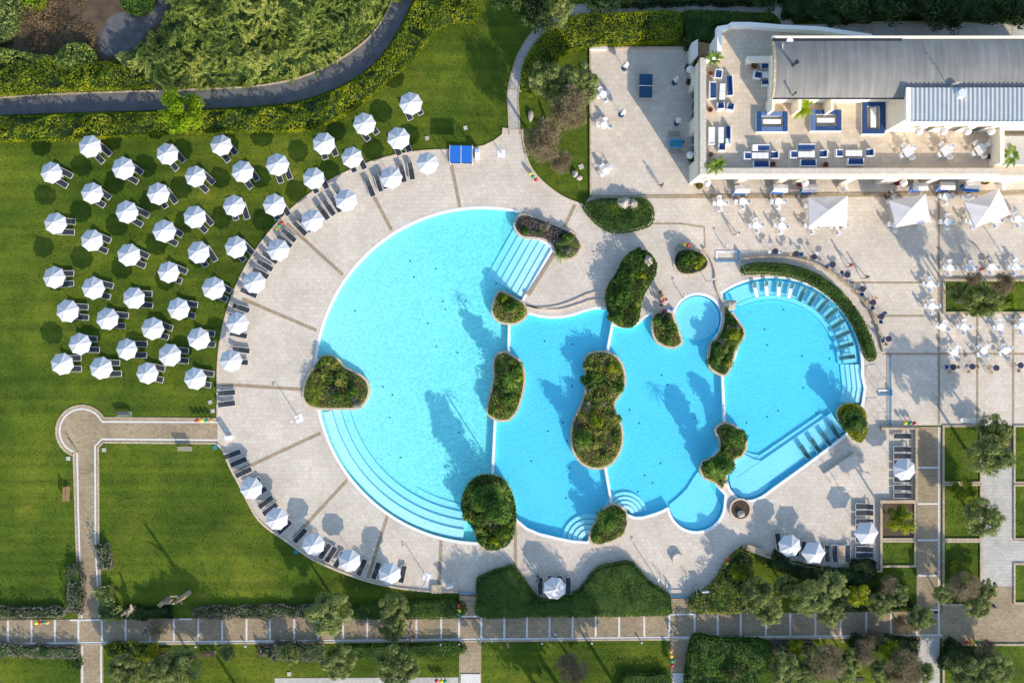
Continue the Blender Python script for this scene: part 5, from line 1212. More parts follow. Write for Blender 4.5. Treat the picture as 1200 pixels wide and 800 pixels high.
# square parasols
def square_parasol(corners, apex, lb):
    ax_, ay_, _ = W(*apex, 3.5); t = thing('square_parasol', lb, 'parasol', (ax_, ay_, .04), 0, 'large square parasols over the dining tables')
    cs = [Vector((*W2(x, y, 2.6), 2.5))-Vector((ax_, ay_, 0)) for x, y in corners]; mb = MB(); top = (0, 0, 3.4)
    for i in range(4):
        a, b_ = cs[i], cs[(i+1) % 4]; m_ = (a+b_)/2*.985; m_.z = 2.58; h1 = a*.5; h1.z = 2.98; h2 = b_*.5; h2.z = 2.98; hm = m_*.5; hm.z = 2.96
        mb.add([top, h1, hm, h2, a, m_, b_], [(0, 1, 2), (0, 2, 3), (1, 4, 5, 2), (2, 5, 6, 3)])
    k = len(mb.v); fs = list(mb.f); mb.add([(x, y, z-.04) for x, y, z in mb.v], [tuple(q for q in f[::-1]) for f in fs])
    part('canopy', mb, M['canvas2'], t)
    vb = MB()
    for i in range(4):
        a, b_ = cs[i], cs[(i+1) % 4]; vb.add([a, b_, b_-Vector((0, 0, .22)), a-Vector((0, 0, .22))], [(0, 1, 2, 3)])
    part('valance', vb, M['canvas2'], t)
    for i in range(4):
        rb_ = MB(); rb_.tube([(0, 0, 3.3), tuple(cs[i]*.98-Vector((0, 0, .06)))], .025, 5); part('rib', rb_, M['alu'], t)
    mb = MB(); mb.cyl(0, 0, 0, 3.45, .05, 10); part('pole', mb, M['alu'], t)
    mb = MB(); mb.box(0, 0, .08, .9, .9, .16); part('base', mb, M['stone_kerb'], t)
    mb = MB(); mb.lathe([(.09, 3.38), (.12, 3.45), (.04, 3.56)], 10); part('finial', mb, M['alu'], t)
square_parasol([(947.5,231),(993.7,229.5),(993,265),(948,265.5)], (972,246), 'leftmost large square parasol over the dining terrace')
square_parasol([(1042,235),(1085,227),(1091,260),(1050,266)], (1069,243.5), 'middle large square parasol over the dining terrace')
square_parasol([(1130,237),(1171,221),(1185,251),(1143,267)], (1160,242), 'rightmost large square parasol over the dining terrace')

# ------------------------------------------------------------------ white tables and chairs
ct = thing('dining_chair', 'chair', 'chair')
mb = MB(); mb.box(0, 0, .43, .46, .44, .04); part('seat', mb, M['plastic'], ct)
mb = MB()
for k in range(5): a = -.7+.35*k; mb.box(.0+.24*math.cos(PI+a*.9)*1.0, .235*math.sin(a*1.1), .67, .04, .12, .44, rot=-a*.6 if 0 else 0)
part('backrest', mb, M['plastic'], ct)
for sy_ in (-1, 1):
    mb = MB(); mb.box(.0, sy_*.24, .64, .42, .045, .04); mb.box(.19, sy_*.24, .54, .04, .04, .2); part('armrest', mb, M['plastic'], ct)
    for x in (-.19, .19): mb = MB(); mb.box(x, sy_*.2, .21, .04, .04, .42); part('leg', mb, M['plastic'], ct)
chair = Proto(ct)
tt_ = thing('dining_table', 'table', 'table')
mb = MB(); mb.lathe([(.40, .70), (.42, .715), (.42, .735), (.40, .74)], 20); part('tabletop', mb, M['plastic'], tt_)
mb = MB(); mb.cyl(0, 0, .03, .70, .04, 8); part('pedestal', mb, M['plastic'], tt_)
mb = MB(); mb.lathe([(.26, 0), (.26, .03), (.05, .07)], 12); part('foot', mb, M['plastic'], tt_)
table = Proto(tt_)
sides = {0: 'right', 90: 'upper', 180: 'left', 270: 'lower'}
def dine(px, py, desc, rot=0, sk=(), z=.04, skew=6, who=(0, 90, 180, 270), d=.66, grp='white round tables of the dining terrace'):
    x, y, _ = W(px, py, .7+z); table.put((x, y, z), 0, f'round white {desc}', grp)
    for s in who:
        a = R(s+rot+random.uniform(-skew, skew)); dd = d*random.uniform(.92, 1.12)
        chair.put((x+dd*math.cos(a), y+dd*math.sin(a), z), a+PI+R(random.uniform(-12, 12)), f'{sides[s]} white chair at the {desc}', 'white plastic chairs at the round tables')
dine(844, 238, 'table farthest left below the hotel arcade'); dine(870.5, 236, 'table below the first canopy swing', who=(0, 180, 270)); dine(912.5, 236, 'table below the second canopy swing', who=(0, 180, 270))
dine(886, 264, 'table midway between swings and dark bar tables, left one', rot=5); dine(916, 265, 'table midway between swings and dark bar tables, right one', rot=-4)
dine(951, 241, 'table at the upper left edge of the leftmost square parasol', who=(180, 270, 90)); dine(951.5, 265, 'table at the lower left edge of the leftmost square parasol', who=(180, 270, 0)); dine(983, 265, 'table at the lower right edge of the leftmost square parasol', who=(0, 180, 270), d=.8)
dine(1049, 237, 'table at the upper left edge of the middle square parasol', who=(90, 180)); dine(1050, 263, 'table at the lower left edge of the middle square parasol', who=(180, 270)); dine(1079, 259, 'table at the lower right edge of the middle square parasol', who=(0, 180, 270), d=.75)
dine(1109, 230, 'table below the fifth canopy swing', who=(0, 180, 270)); dine(1110.5, 260, 'table between the middle and right square parasols'); dine(1136, 231, 'table below the striped canopy swing', who=(180, 0))
dine(1140, 259, 'table at the lower left edge of the rightmost square parasol', who=(180, 270)); dine(1168, 258, 'table at the lower right edge of the rightmost square parasol', who=(0, 180, 270)); dine(1193, 257, 'table at the right edge beside the rightmost square parasol', rot=10)
dine(1113, 314, 'first table of the row above the tree bed'); dine(1137.5, 314, 'second table of the row above the tree bed'); dine(1162.5, 313, 'third table of the row above the tree bed', who=(0, 270)); dine(1190, 313, 'fourth table of the row above the tree bed')
dine(1090.5, 333, 'table just left of the upper corner of the tree bed'); dine(1092.5, 359, 'table just left of the lower corner of the tree bed')
dine(1104.7, 383, 'first table of the row below the tree bed', rot=-25, who=(90, 180, 0)); dine(1130, 383, 'second table of the row below the tree bed'); dine(1172, 383, 'third table of the row below the tree bed', rot=10, who=(90, 180, 270)); dine(1198, 382, 'rightmost table of the row below the tree bed')
dine(1119, 413, 'left table of the lowest white table row', rot=-30, who=(90, 180, 270)); dine(1153, 411, 'middle table of the lowest white table row', rot=40); dine(1178.5, 411, 'right table of the lowest white table row', rot=30, who=(0, 90, 180))
dine(1180, 213, 'table beside the east end of the hotel wall', rot=-20, who=(90, 180, 270))
dine(707, 110.6, 'upper table at the left edge of the games court', rot=25, z=.07, who=(90, 0, 270, 180)); dine(708, 147, 'middle table at the left edge of the games court', rot=-10, z=.07, who=(90, 180, 0)); dine(710.6, 200.5, 'lower table at the left edge of the games court', rot=35, z=.07, who=(0, 90, 180))
for i, (px, py) in enumerate(((1127.5, 492), (1134, 492.5), (1141, 492.5))): chair.put((*W2(px, py, .4), .04), -PI/2, f'white chair number {i+1} from the left parked above the first right hand bed', 'white chairs parked in a row')
chair.put((*W2(985, 224), .04), 2.2, 'single white chair by the arcade above the leftmost square parasol'); chair.put((*W2(989, 220.5), .10), .6, 'single white chair tipped against the terrace step')
chair.put((*W2(1183, 322), .04), 1.2, 'single white chair pulled back towards the tree bed')
# dark bar tables with stools
bt = thing('bar_table', 't', 'bar table'); mb = MB(); mb.lathe([(.33, 1.06), (.36, 1.07), (.36, 1.10), (.34, 1.11)], 20); part('tabletop', mb, M['navy'], bt)
mb = MB(); mb.cyl(0, 0, .02, 1.06, .035, 8); part('pedestal', mb, M['steel'], bt); mb = MB(); mb.lathe([(.26, 0), (.26, .025), (.04, .06)], 12); part('foot', mb, M['steel'], bt); bar = Proto(bt)
def stool_proto(mat):
    t = thing('bar_stool', 's', 'bar stool'); mb = MB(); mb.box(0, 0, .74, .38, .40, .05); part('seat', mb, M[mat], t)
    mb = MB(); mb.box(-.19, 0, .93, .03, .38, .30, tilt=-.12); part('backrest', mb, M[mat], t)
    for x in (-.16, .16):
        for y in (-.17, .17): mb = MB(); mb.tube([(x*1.2, y*1.2, 0), (x, y, .73)], .016, 5); part('leg', mb, M['steel'], t)
    mb = MB()
    for y in (-.19, .19): mb.box(0, y, .28, .36, .02, .02)
    part('footrest', mb, M['steel'], t); return Proto(t)
stt, stb, stl = stool_proto('tan'), stool_proto('blue'), stool_proto('canvas2')
bars = [(908.7,294.6,(180,0),'lw'),(933,297.5,(180,0),'tb'),(954,301,(190,40),'tl'),(975.7,310,(200,240),'bt'),(993,322,(230,150),'tb'),(1010.7,338.7,(210,280),'tb'),(1023,354.4,(50,280,170),'tbt'),(1032.7,371,(180,280,40),'tbb'),(1041.5,397,(200,260),'bt'),
        (1117,430,(0,180,250),'tbt'),(1139.5,429.5,(0,250),'tt'),(1167.5,431,(180,230),'tt'),(1196,428,(180,270),'tt')]
bd = [f'{w_} dark bar table along the curved hedge' for w_ in ('leftmost', 'second', 'third', 'fourth', 'fifth', 'sixth', 'seventh', 'eighth', 'lowest')]+[f'{w_} dark bar table below the white tables' for w_ in ('leftmost', 'second', 'third', 'rightmost')]
for (px, py, angs, cc), dsc in zip(bars, bd):
    x, y, _ = W(px, py, 1.1); bar.put((x, y, .04), 0, dsc, 'dark bar tables on the dining terrace')
    for i, a in enumerate(angs):
        pr = {'t': stt, 'b': stb, 'l': stl, 'w': stl}[cc[min(i, len(cc)-1)]]; cn = {'t': 'tan', 'b': 'blue', 'l': 'pale', 'w': 'pale'}[cc[min(i, len(cc)-1)]]
        wh = 'right' if math.cos(R(a)) > .7 else 'left' if math.cos(R(a)) < -.7 else 'upper' if math.sin(R(a)) > 0 else 'lower'
        pr.put((x+.58*math.cos(R(a)), y+.58*math.sin(R(a)), .04), R(a)+PI, f'{cn} stool on the {wh} side of the {dsc}', 'bar stools at the dark tables')

# ------------------------------------------------------------------ canopy swings
def swing(px, py, lb, striped=False):
    x, y, _ = W(px, py, 1.9); t = thing('canopy_swing', lb, 'swing bench', (x, y, .04), R(random.uniform(-3, 3)), 'canopy swings along the arcade')
    for s in (-1, 1):
        mb = MB(); mb.tube([(s*.75, -.6, 0), (s*.75, 0, 1.8)], .03, 6); mb.tube([(s*.75, .6, 0), (s*.75, 0, 1.8)], .03, 6); part('post', mb, M['alu'], t)
    mb = MB(); mb.box(0, 0, 1.8, 1.55, .05, .05); part('beam', mb, M['alu'], t)
    mb = MB(); mb.box(0, -.1, .48, 1.3, .55, .12); part('seat', mb, M['cab'], t)
    mb = MB(); mb.box(0, .22, .78, 1.3, .12, .55); part('backrest', mb, M['blue'], t)
    for s in (-1, 1): mb = MB(); mb.tube([(s*.62, -.1, .5), (s*.62, 0, 1.78)], .012, 4); part('chain', mb, M['steel'], t)
    mb = MB(); mb.add([(-.85, .5, 1.78), (.85, .5, 1.78), (.8, 0, 2.0), (-.8, 0, 2.0), (-.85, -.42, 1.82), (.85, -.42, 1.82), (-.85, .5, 1.72), (.85, .5, 1.72), (-.85, -.42, 1.72), (.85, -.42, 1.72)],
                  [(0, 1, 2, 3), (3, 2, 5, 4), (0, 6, 7, 1), (4, 5, 9, 8), (0, 3, 4, 8, 6), (1, 7, 9, 5, 2)]); cp_ = part('canopy', mb, M['canvas2'], t)
    if striped:
        mb = MB()
        for k in range(7): mb.box(-.78+.26*k, -.425, 1.76, .12, .02, .15)
        mb.prism([(-.85, -.75), (.85, -.75), (.85, -.43), (-.85, -.43)], 1.60, 1.63); part('valance', mb, M['cab'], cp_)
for px, py, lb in ((870, 222, 'first beige canopy swing with blue seat under the left of the arcade'), (915, 221, 'second canopy swing with blue seat along the arcade'), (949, 221, 'third canopy swing, its blue seat beside the leftmost square parasol'),
                   (1079, 219, 'fourth canopy swing behind the middle square parasol'), (1111, 218, 'fifth canopy swing with beige top along the arcade')): swing(px, py, lb)
swing(1140, 217, 'sixth canopy swing with a blue and white striped front', True)

# ------------------------------------------------------------------ terrace lounge furniture
TF = 'lounge furniture on the hotel roof terrace'
def sofa(px, py, L, D, rot, lb, n=1, mat='blue', arms=True, back=True, cat='sofa', nm='sofa', mats=None):
    x, y, _ = W(px, py, FZ+.4); t = thing(nm, lb, cat, (x, y, FZ), R(rot), TF)
    f = MB(); f.box(0, 0, .15, L, D, .3); part('frame', f, M['wicker'], t)
    aw = .09 if arms else 0; bw = .10 if back else 0
    if back: b_ = MB(); b_.box(0, D/2-.05, .48, L, .10, .36); part('backrest', b_, M['wicker'], t)
    if arms:
        for s in (-1, 1): b_ = MB(); b_.box(s*(L/2-.045), -.05, .42, .09, D-.11, .24); part('armrest', b_, M['wicker'], t)
    w_ = (L-2*aw)/n
    for i in range(n):
        mm = (mats[i] if mats else mat); b_ = MB(); b_.box(-L/2+aw+w_*(i+.5), -bw/2-.01, .37, w_-.03, D-bw-.05, .14); part('cushion', b_, M[mm], t)
        if back and mm != 'wicker': b_ = MB(); b_.box(-L/2+aw+w_*(i+.5), D/2-.17, .52, w_-.05, .12, .26); part('back_cushion', b_, M[mm], t)
    return t
def pouf_table(px, py, L, D, rot, lb, n=3):
    x, y, _ = W(px, py, FZ+.35); t = thing('coffee_table', lb, 'coffee table', (x, y, FZ), R(rot), TF)
    for i in range(n):
        b_ = MB(); b_.box(-L/2+L/n*(i+.5), 0, .36, L/n-.03, D, .06); part('tabletop', b_, M['wicker'], t)
    b_ = MB(); b_.box(0, 0, .165, L-.1, D-.1, .33); part('base', b_, M['alu'], t)
ac = lambda px, py, rot, lb: sofa(px, py, .82, .82, rot, lb, 1, 'blue', cat='armchair', nm='armchair')
ac(842, 86.5, -8, 'white armchair with blue cushion near the palm in the terrace corner'); sofa(835, 106, 1.9, .8, 90, 'white sofa with long blue cushion against the west parapet', 1)
pouf_table(846.6, 107.5, 1.8, .62, 87, 'pale coffee table between the two blue sofas', 2); sofa(855.6, 100.5, 2.1, .62, -87, 'four-cushion blue sofa right of the pale coffee table', 4, arms=False)
sofa(900, 75.5, 1.7, .8, 0, 'blue sofa against the low terrace wall beside the barrel roof', 1); ac(887.5, 88, 80, 'white armchair left of the glass table beside the barrel roof'); pouf_table(901, 88, 1.5, .7, 0, 'pale coffee table beside the barrel roof', 2); sofa(901, 97.5, 1.5, .62, 180, 'two-cushion blue sofa below the table by the barrel roof', 2, arms=False)
ac(844.7, 124.5, 184, 'white armchair below the sofas, left of a pair'); ac(856, 125.8, 168, 'tilted white armchair, right of the pair below the sofas')
sofa(833.7, 159.5, 1.9, .75, 90, 'bare white sofa against the west parapet', 1, 'wicker'); pouf_table(845, 158.5, 1.8, .6, 90, 'long pale table beside the bare white sofa', 3)
sofa(853.5, 158.7, 2.0, .58, -90, 'sofa with two blue and one white cushion by the long pale table', 3, arms=False, mats=['blue', 'blue', 'wicker']); ac(846, 173, 178, 'white armchair with blue cushion at the foot of the long pale table')
for x0, sf, nm_ in ((0, 0, 'left'), (54, -1.5, 'middle'), (109.5, -3, 'right')):
    ac(875.6+x0-(2 if x0 > 60 else 0), 182.6+sf, 90, f'white armchair left of the {nm_} table in the lower terrace row'); pouf_table(890.8+x0+(.3 if x0 else 0), 182.5+sf, 1.85, .65, 0, f'{nm_} segmented table in the lower terrace row')
    ac(908+x0+(3 if x0 == 54 else 2 if x0 else 0), 182+sf, -90, f'white armchair right of the {nm_} table in the lower terrace row'); sofa(892+x0+(1 if x0 else 0), 193+sf, 1.8, .8, 180, f'blue sofa below the {nm_} table against the south parapet', 1)
sofa(891.5, 173.3, 1.85, .62, 0, 'three-cushion sofa with one white seat above the left table', 3, arms=False, mats=['wicker', 'blue', 'blue']); sofa(945, 172.5, 1.85, .62, 0, 'three-cushion all blue sofa above the middle table', 3, arms=False)
def daybed(x0, y0, x1, y1, lb, variant=0):
    cx_, cy_ = (x0+x1)/2, (y0+y1)/2; X, Y, _ = W(cx_, cy_, FZ+.5); s = .1*(1-(FZ+.5)/H); wx, wy = (x1-x0)*s, (y1-y0)*s
    t = thing('sectional_sofa', lb, 'sectional sofa', (X, Y, FZ), 0, TF); q = .5
    f = MB(); f.b2(-wx/2, wx/2, wy/2-q, wy/2, 0, .32); f.b2(-wx/2, wx/2, -wy/2, -wy/2+q, 0, .32); f.b2(-wx/2, -wx/2+q, -wy/2+q+.002, wy/2-q-.002, 0, .32); f.b2(wx/2-q, wx/2, -wy/2+q+.002, wy/2-q-.002, 0, .32)
    f.b2(-wx/2-.06, wx/2+.06, -wy/2-.08, -wy/2-.003, 0, .45); part('frame', f, M['wicker'], t)
    def cu(a, b_, c_, d_, z=.36, mm='blue'): k = MB(); k.b2(a+.015, b_-.015, c_+.015, d_-.015, .325, z+.14); part('cushion', k, M[mm], t)
    lite = 'blue_l'
    if variant == 0:
        for k in range(4): cu(-wx/2, -wx/2+q, -wy/2+wy*k/4, -wy/2+wy*(k+1)/4)
        cu(-wx/2+q, wx/2-q, wy/2-q, wy/2, mm=lite); cu(-wx/2+q, wx/2-q, -wy/2, -wy/2+q, mm=lite); cu(wx/2-q, wx/2, -wy/2, wy/2, .42)
    elif variant == 1:
        cu(-wx/2, -wx/2+q, -wy/2, wy/2, mm=lite); cu(-wx/2+q, wx/2-q, wy/2-q, wy/2); cu(-wx/2+q, wx/2-q, -wy/2, -wy/2+q); cu(wx/2-q, wx/2, -wy/2, wy/2, .42)
    else:
        cu(-wx/2, -wx/2+q, -wy/2+q, wy/2-q); cu(-wx/2, wx/2, wy/2-q, wy/2); cu(-wx/2, wx/2, -wy/2, -wy/2+q); cu(wx/2-q, wx/2, -wy/2+q, wy/2-q, .42)
    k = MB(); tw, th = (wx-2*q-.4, .5) if variant < 2 else (.6, wy-2*q-.3)
    tt = thing('coffee_table', 'white segmented table inside the '+lb.split(' with ')[0], 'coffee table', (X, Y, FZ), 0, TF); k.box(0, 0, .36, tw, th, .06); part('tabletop', k, M['wicker'], tt); k = MB(); k.box(0, 0, .165, tw-.1, th-.1, .33); part('base', k, M['alu'], tt)
daybed(887, 130.5, 923, 154, 'left blue sectional sofa with four dark cushions', 0); daybed(950.5, 128.5, 986, 153, 'middle blue sectional sofa with a pale left side', 1); daybed(1011, 119, 1037, 156.5, 'tall dark blue sectional sofa below the barrel roof', 2)
# square terrace tables with four chairs
for i, (px, py, wd) in enumerate(((1064.5, 177.3, 'left'), (1109, 176.3, 'middle'), (1149, 175, 'right'))):
    x, y, _ = W(px, py, FZ+.74); t = thing('square_table', f'white square table, {wd} of three on the roof terrace', 'table', (x, y, FZ), R(33), 'square tables on the roof terrace')
    k = MB(); k.box(0, 0, .72, 1.05, 1.05, .04); part('tabletop', k, M['canvas'], t)
    for a in (-1, 1):
        for b_ in (-1, 1): k = MB(); k.box(a*.45, b_*.45, .35, .05, .05, .70); part('leg', k, M['alu'], t)
    for s in (0, 90, 180, 270):
        a = R(s+33); dd = .82; sd = {0: 'upper right', 90: 'upper left', 180: 'lower left', 270: 'lower right'}[s]
        chair.put((x+dd*math.cos(a), y+dd*math.sin(a), FZ), a+PI, f'white chair on the {sd} side of the {wd} square terrace table', 'white chairs at the square terrace tables')
chair.put((*W2(1160, 167, FZ+.5), FZ), 2.6, 'extra white chair beyond the right square terrace table', 'white chairs at the square terrace tables')
def pot(px, py, z, lb, s=1.0, mat='terracotta', plant=None, ps=1.0, pmat='f_palm'):
    x, y, _ = W(px, py, z+.4); t = thing('potted_plant' if plant else 'clay_pot', lb, 'potted plant' if plant else 'pot', (x, y, z), 0)
    k = MB(); k.lathe([(.16*s, 0), (.27*s, .38*s), (.30*s, .40*s), (.30*s, .45*s), (.26*s, .45*s), (.25*s, .38*s)], 14); part('pot', k, M[mat], t, True)
    k = MB(); k.cyl(0, 0, .3*s, .39*s, .25*s, 12); part('soil', k, M['soil'], t)
    if plant == 'palm':
        rg = random.Random(int(px)); n = 11
        for i in range(n):
            a = 2*PI*i/n+rg.uniform(-.3, .3); L = 1.25*ps*rg.uniform(.6, 1.1); up = rg.uniform(.5, 1.2); mb = MB(); h0 = .45*s
            pts = [Vector((math.cos(a)*L*u, math.sin(a)*L*u, h0+L*(up*u*1.1-(up*.7+.3)*u*u)+.3*ps)) for u in (0, .25, .5, .75, 1)]
            sd = Vector((-math.sin(a), math.cos(a), 0))*.17*ps
            for q in range(4): w0 = math.sin(PI*min(1, q/4*.9+.1)); w1 = math.sin(PI*min(1, (q+1)/4*.9+.1)); mb.add([pts[q]+sd*w0, pts[q]-sd*w0, pts[q+1]-sd*w1, pts[q+1]+sd*w1], [(0, 1, 2, 3)])
            part('leaf', mb, M[pmat], t)
    elif plant:
        P, Nn, C = crown_points(.5*ps, .7*ps, 8, 45, .35, .9, .5, int(px), 0); part('foliage', leaf_mesh('foliage', P, .15, M[plant], nrm=Nn), None, t)
for a_ in ((832.7, 85.6, FZ, 'small clay pot by the armchair in the terrace corner', 1.0), (883.7, 77.5, FZ, 'large clay pot at the end of the low terrace wall', 1.3), (832, 128.5, FZ, 'clay pot at the west parapet below the long blue sofa', 1.1), (905.6, 192.5, FZ, 'clay pot right of the left parapet sofa', 1.1), (967.5, 193, FZ, 'clay pot between the middle and right parapet sofas', 1.1), (833.5, 181, FZ, 'clay pot beside the lower terrace palm', .9), (1159.5, 183.5, FZ, 'dark pot beside the right square terrace table', .9, 'navy')): pot(*a_)
for a_ in ((835, 71, FZ, 'potted palm in the upper left terrace corner', 1.3, 'canvas', 'palm', .95, 'f_palm'), (837.5, 195, FZ, 'potted palm at the lower left terrace corner', 1.3, 'canvas', 'palm', 1.15, 'f_palm'), (938, 130, FZ, 'potted plant with large leaves between the sectional sofas', 1.2, 'canvas', 'palm', 1.1, 'f_bright'), (1181, 184, FZ, 'potted palm at the right end of the roof terrace', 1.3, 'terracotta', 'palm', 1.2, 'f_palm'),
           (819, 217.5, .04, 'clay pot with yellowish plant at the hotel corner', 1.6, 'terracotta', 'f_island', 1.0), (812, 206, .07, 'pot with dark red plant at the hotel corner by the court', 1.3, 'terracotta', 'f_flower', 1.2), (808, 97, .07, 'potted shrub under the upper court wall lamp', 1.3, 'terracotta', 'f_dark', 1.15), (806, 80, .07, 'small leggy potted shrub near the upper court wall lamp', 1.2, 'terracotta', 'f_dark', .9), (809, 186, .07, 'potted shrub under the lower court wall lamp', 1.4, 'terracotta', 'f_hedge', 1.1),
           (937, 215, .04, 'pot with green and red flowers under the first arcade lamp', 1.7, 'terracotta', 'f_flower', 1.1), (1050, 213, .04, 'flower tub with red blooms on the arcade', 1.8, 'terracotta', 'f_flower', 1.3), (1153, 212, .04, 'green shrub tub at the east end of the arcade', 1.8, 'terracotta', 'f_hedge', 1.3), (1163, 209, .04, 'pale green shrub tub at the east end of the arcade', 1.8, 'terracotta', 'f_lime', 1.3), (800, 166, .07, 'small teal bin by the court wall', .7, 'felt')): pot(*a_)
# ------------------------------------------------------------------ court
def folded(px, py, lb):
    x, y, _ = W(px, py, 1.6); t = thing('folded_parasol', lb, 'parasol', (x, y, .07), random.uniform(0, 6), 'folded parasols on the games court'); mb = MB(); n = 16; vs_ = []; fs_ = []
    for j2, (r, z) in enumerate(((.16, 1.0), (.30, 1.25), (.20, 1.8), (.10, 2.3), (.03, 2.55))):
        for i in range(n): k = 1+.35*((i % 4) in (0, 1))*(1-.15*j2); vs_.append((r*k*math.cos(2*PI*i/n+.1*j2), r*k*math.sin(2*PI*i/n+.1*j2), z))
    for j2 in range(4):
        for i in range(n): fs_.append((j2*n+i, j2*n+(i+1) % n, (j2+1)*n+(i+1) % n, (j2+1)*n+i))
    mb.add(vs_, fs_); part('canopy', mb, M['canvas'], t); k = MB(); k.cyl(0, 0, 0, 2.6, .03, 8); part('pole', k, M['wood'], t); k = MB(); k.lathe([(.32, 0), (.32, .07), (.08, .12)], 14); part('base', k, M['ttblue'], t)
folded(733.7, 75.6, 'folded white parasol at the upper left of the games court'); folded(730, 130.6, 'folded white parasol left of the court, below the table tennis table'); folded(793, 92.5, 'folded white parasol right of the table tennis table'); folded(795.6, 140.6, 'folded white parasol above the pool table')
t = thing('table_tennis_table', 'dark blue table tennis table with a white net on the games court', 'table tennis table', (*W2(756.8, 101, .76), .07), R(-1)); k = MB(); k.box(0, .69, .75, 1.52, 1.35, .03); part('tabletop', k, M['ttblue'], t); k = MB(); k.box(0, -.69, .75, 1.52, 1.35, .03); part('tabletop', k, M['ttblue'], t)
k = MB(); k.box(0, 0, .84, 1.75, .05, .15); part('net', k, M['canvas'], t)
for a in (-1, 1):
    for b_ in (-1.1, -.3, .3, 1.1): k = MB(); k.box(a*.6, b_, .365, .05, .05, .73); part('leg', k, M['steel'], t)
t = thing('pool_table', 'teal pool table with light blue rails on the games court', 'pool table', (*W2(792, 168.3, .8), .07)); k = MB(); k.box(0, 0, .80, 1.30, .72, .04); part('felt', k, M['felt'], t)
k = MB(); k.box(0, .42, .80, 1.5, .12, .14); k.box(0, -.42, .80, 1.5, .12, .14); k.box(.70, 0, .80, .1, .72, .13); k.box(-.70, 0, .80, .1, .72, .13); part('rail', k, M['rail_l'], t)
for a in (-.6, .6):
    for b_ in (-.35, .35): k = MB(); k.box(a, b_, .38, .1, .1, .76); part('leg', k, M['wood'], t)
def bench(px, py, L, rot, lb, mat='wood', z=.0, back=True):
    t = thing('park_bench', lb, 'bench', (*W2(px, py, .45), z), R(rot), 'benches in the garden'); 
    k = MB()
    for i in range(4): k.box(0, -.18+.12*i, .44, L, .10, .035)
    part('seat', k, M[mat], t)
    if back:
        k = MB()
        for i in range(3): k.box(0, .27+.02*i, .58+.13*i, L, .03, .10)
        part('backrest', k, M[mat], t)
    for s in (-1, 1): k = MB(); k.box(s*(L/2-.15), -.15, .21, .06, .06, .42); k.box(s*(L/2-.15), .2, .21, .06, .06, .42); k.box(s*(L/2-.15), .25, .6, .05, .05, .5) if back else None; part('leg', k, M['steel'], t)
bench(145.7, 484.5, 1.7, 180, 'white weathered bench above the upper garden walk', 'wood_grey'); bench(216.5, 526, 1.7, 0, 'dark bench below the upper garden walk', 'wood_grey'); bench(79, 578.5, 1.7, 90, 'brown bench on the left of the upright garden walk', 'wood')
bench(194, 765.5, 1.7, 180, 'brown bench in the shade below the crossing shrubs', 'wood'); bench(245, 764.5, 1.7, 180, 'brown bench below the long walk, right one of two', 'wood')
bench(790, 156.6, 1.35, 0, 'grey wooden bench above the pool table', 'wood_grey', .07, False); bench(791, 177.5, 1.35, 0, 'grey wooden bench below the pool table', 'wood_grey', .07, False); bench(1003, 795, 1.8, 0, 'dark bench near the bottom edge among the twiggy trees', 'sling')
k = MB(); k.b2(-1, 1, -.45, .45, 0, .5); 
for i in range(9): k.b2(-1+.23*i, -.98+.23*i, -.455, .455, .5, .512)
solo('wooden_deck_box', k, M['white_line'], 'pale slatted box at the upper left corner of the games court', 'storage box', loc=(*W2(700.5, 55.5), .07))
# ------------------------------------------------------------------ coloured balls on short stems
bl = {}
for c_ in ('red', 'yellow', 'green', 'orange'):
    t = thing('ball_lamp', 'b', 'ball lamp'); k = MB(); k.sphere(0, 0, .62, .23, 14, 9); part('globe', k, M['ball_'+c_], t, True); k = MB(); k.cyl(0, 0, 0, .45, .05, 8, .04); part('stem', k, M['stone_kerb'], t); bl[c_] = Proto(t)
trios = [([(324,268,'yellow'),(327.3,264.5,'green'),(331,261.5,'red')], 'on the upper left deck rim'), ([(621.7,203.7,'yellow'),(624.4,207.3,'green'),(628,211,'red')], 'at the deck edge left of the games court'), ([(797,288,'green'),(801.8,287,'yellow'),(806.5,287,'red')], 'above the small round deck planter'),
 ([(230.7,492.5,'red'),(236.2,492.5,'yellow'),(241.8,492.5,'green'),(247.3,492.5,'orange')], 'on the upper garden walk'), ([(1060.7,495.3,'yellow'),(1066.5,495.3,'green'),(1071.5,495.5,'red')], 'above the walled lounger bay'), ([(43,729,'yellow'),(47.6,729,'red'),(52,728.6,'green'),(56,728.5,'orange')], 'on the far left of the long walk'),
 ([(537.5,709,'red'),(538,714.5,'yellow'),(537.5,719,'green')], 'beside the first gate steps'), ([(511.5,797,'red'),(517,797.5,'yellow'),(521.5,797.5,'green')], 'at the bottom edge'), ([(853.5,655,'red'),(852.5,660,'yellow'),(851,665.5,'green'),(849,670,'orange')], 'beside the loose flowering hedge'),
 ([(786,762.5,'orange'),(786.5,768,'yellow'),(787,774,'green'),(787.3,778.5,'red')], 'on the lower second side walk'), ([(1133,752,'red'),(1139.3,752,'yellow'),(1145.3,752,'green')], 'at the edge of the brown paving')]
for tr2, wd in trios:
    for px, py, c_ in tr2: bl[c_].put((*W2(px, py, .6), .04), 0, f'{c_} ball lamp on a short stem {wd}', 'coloured ball lamps on short stems')
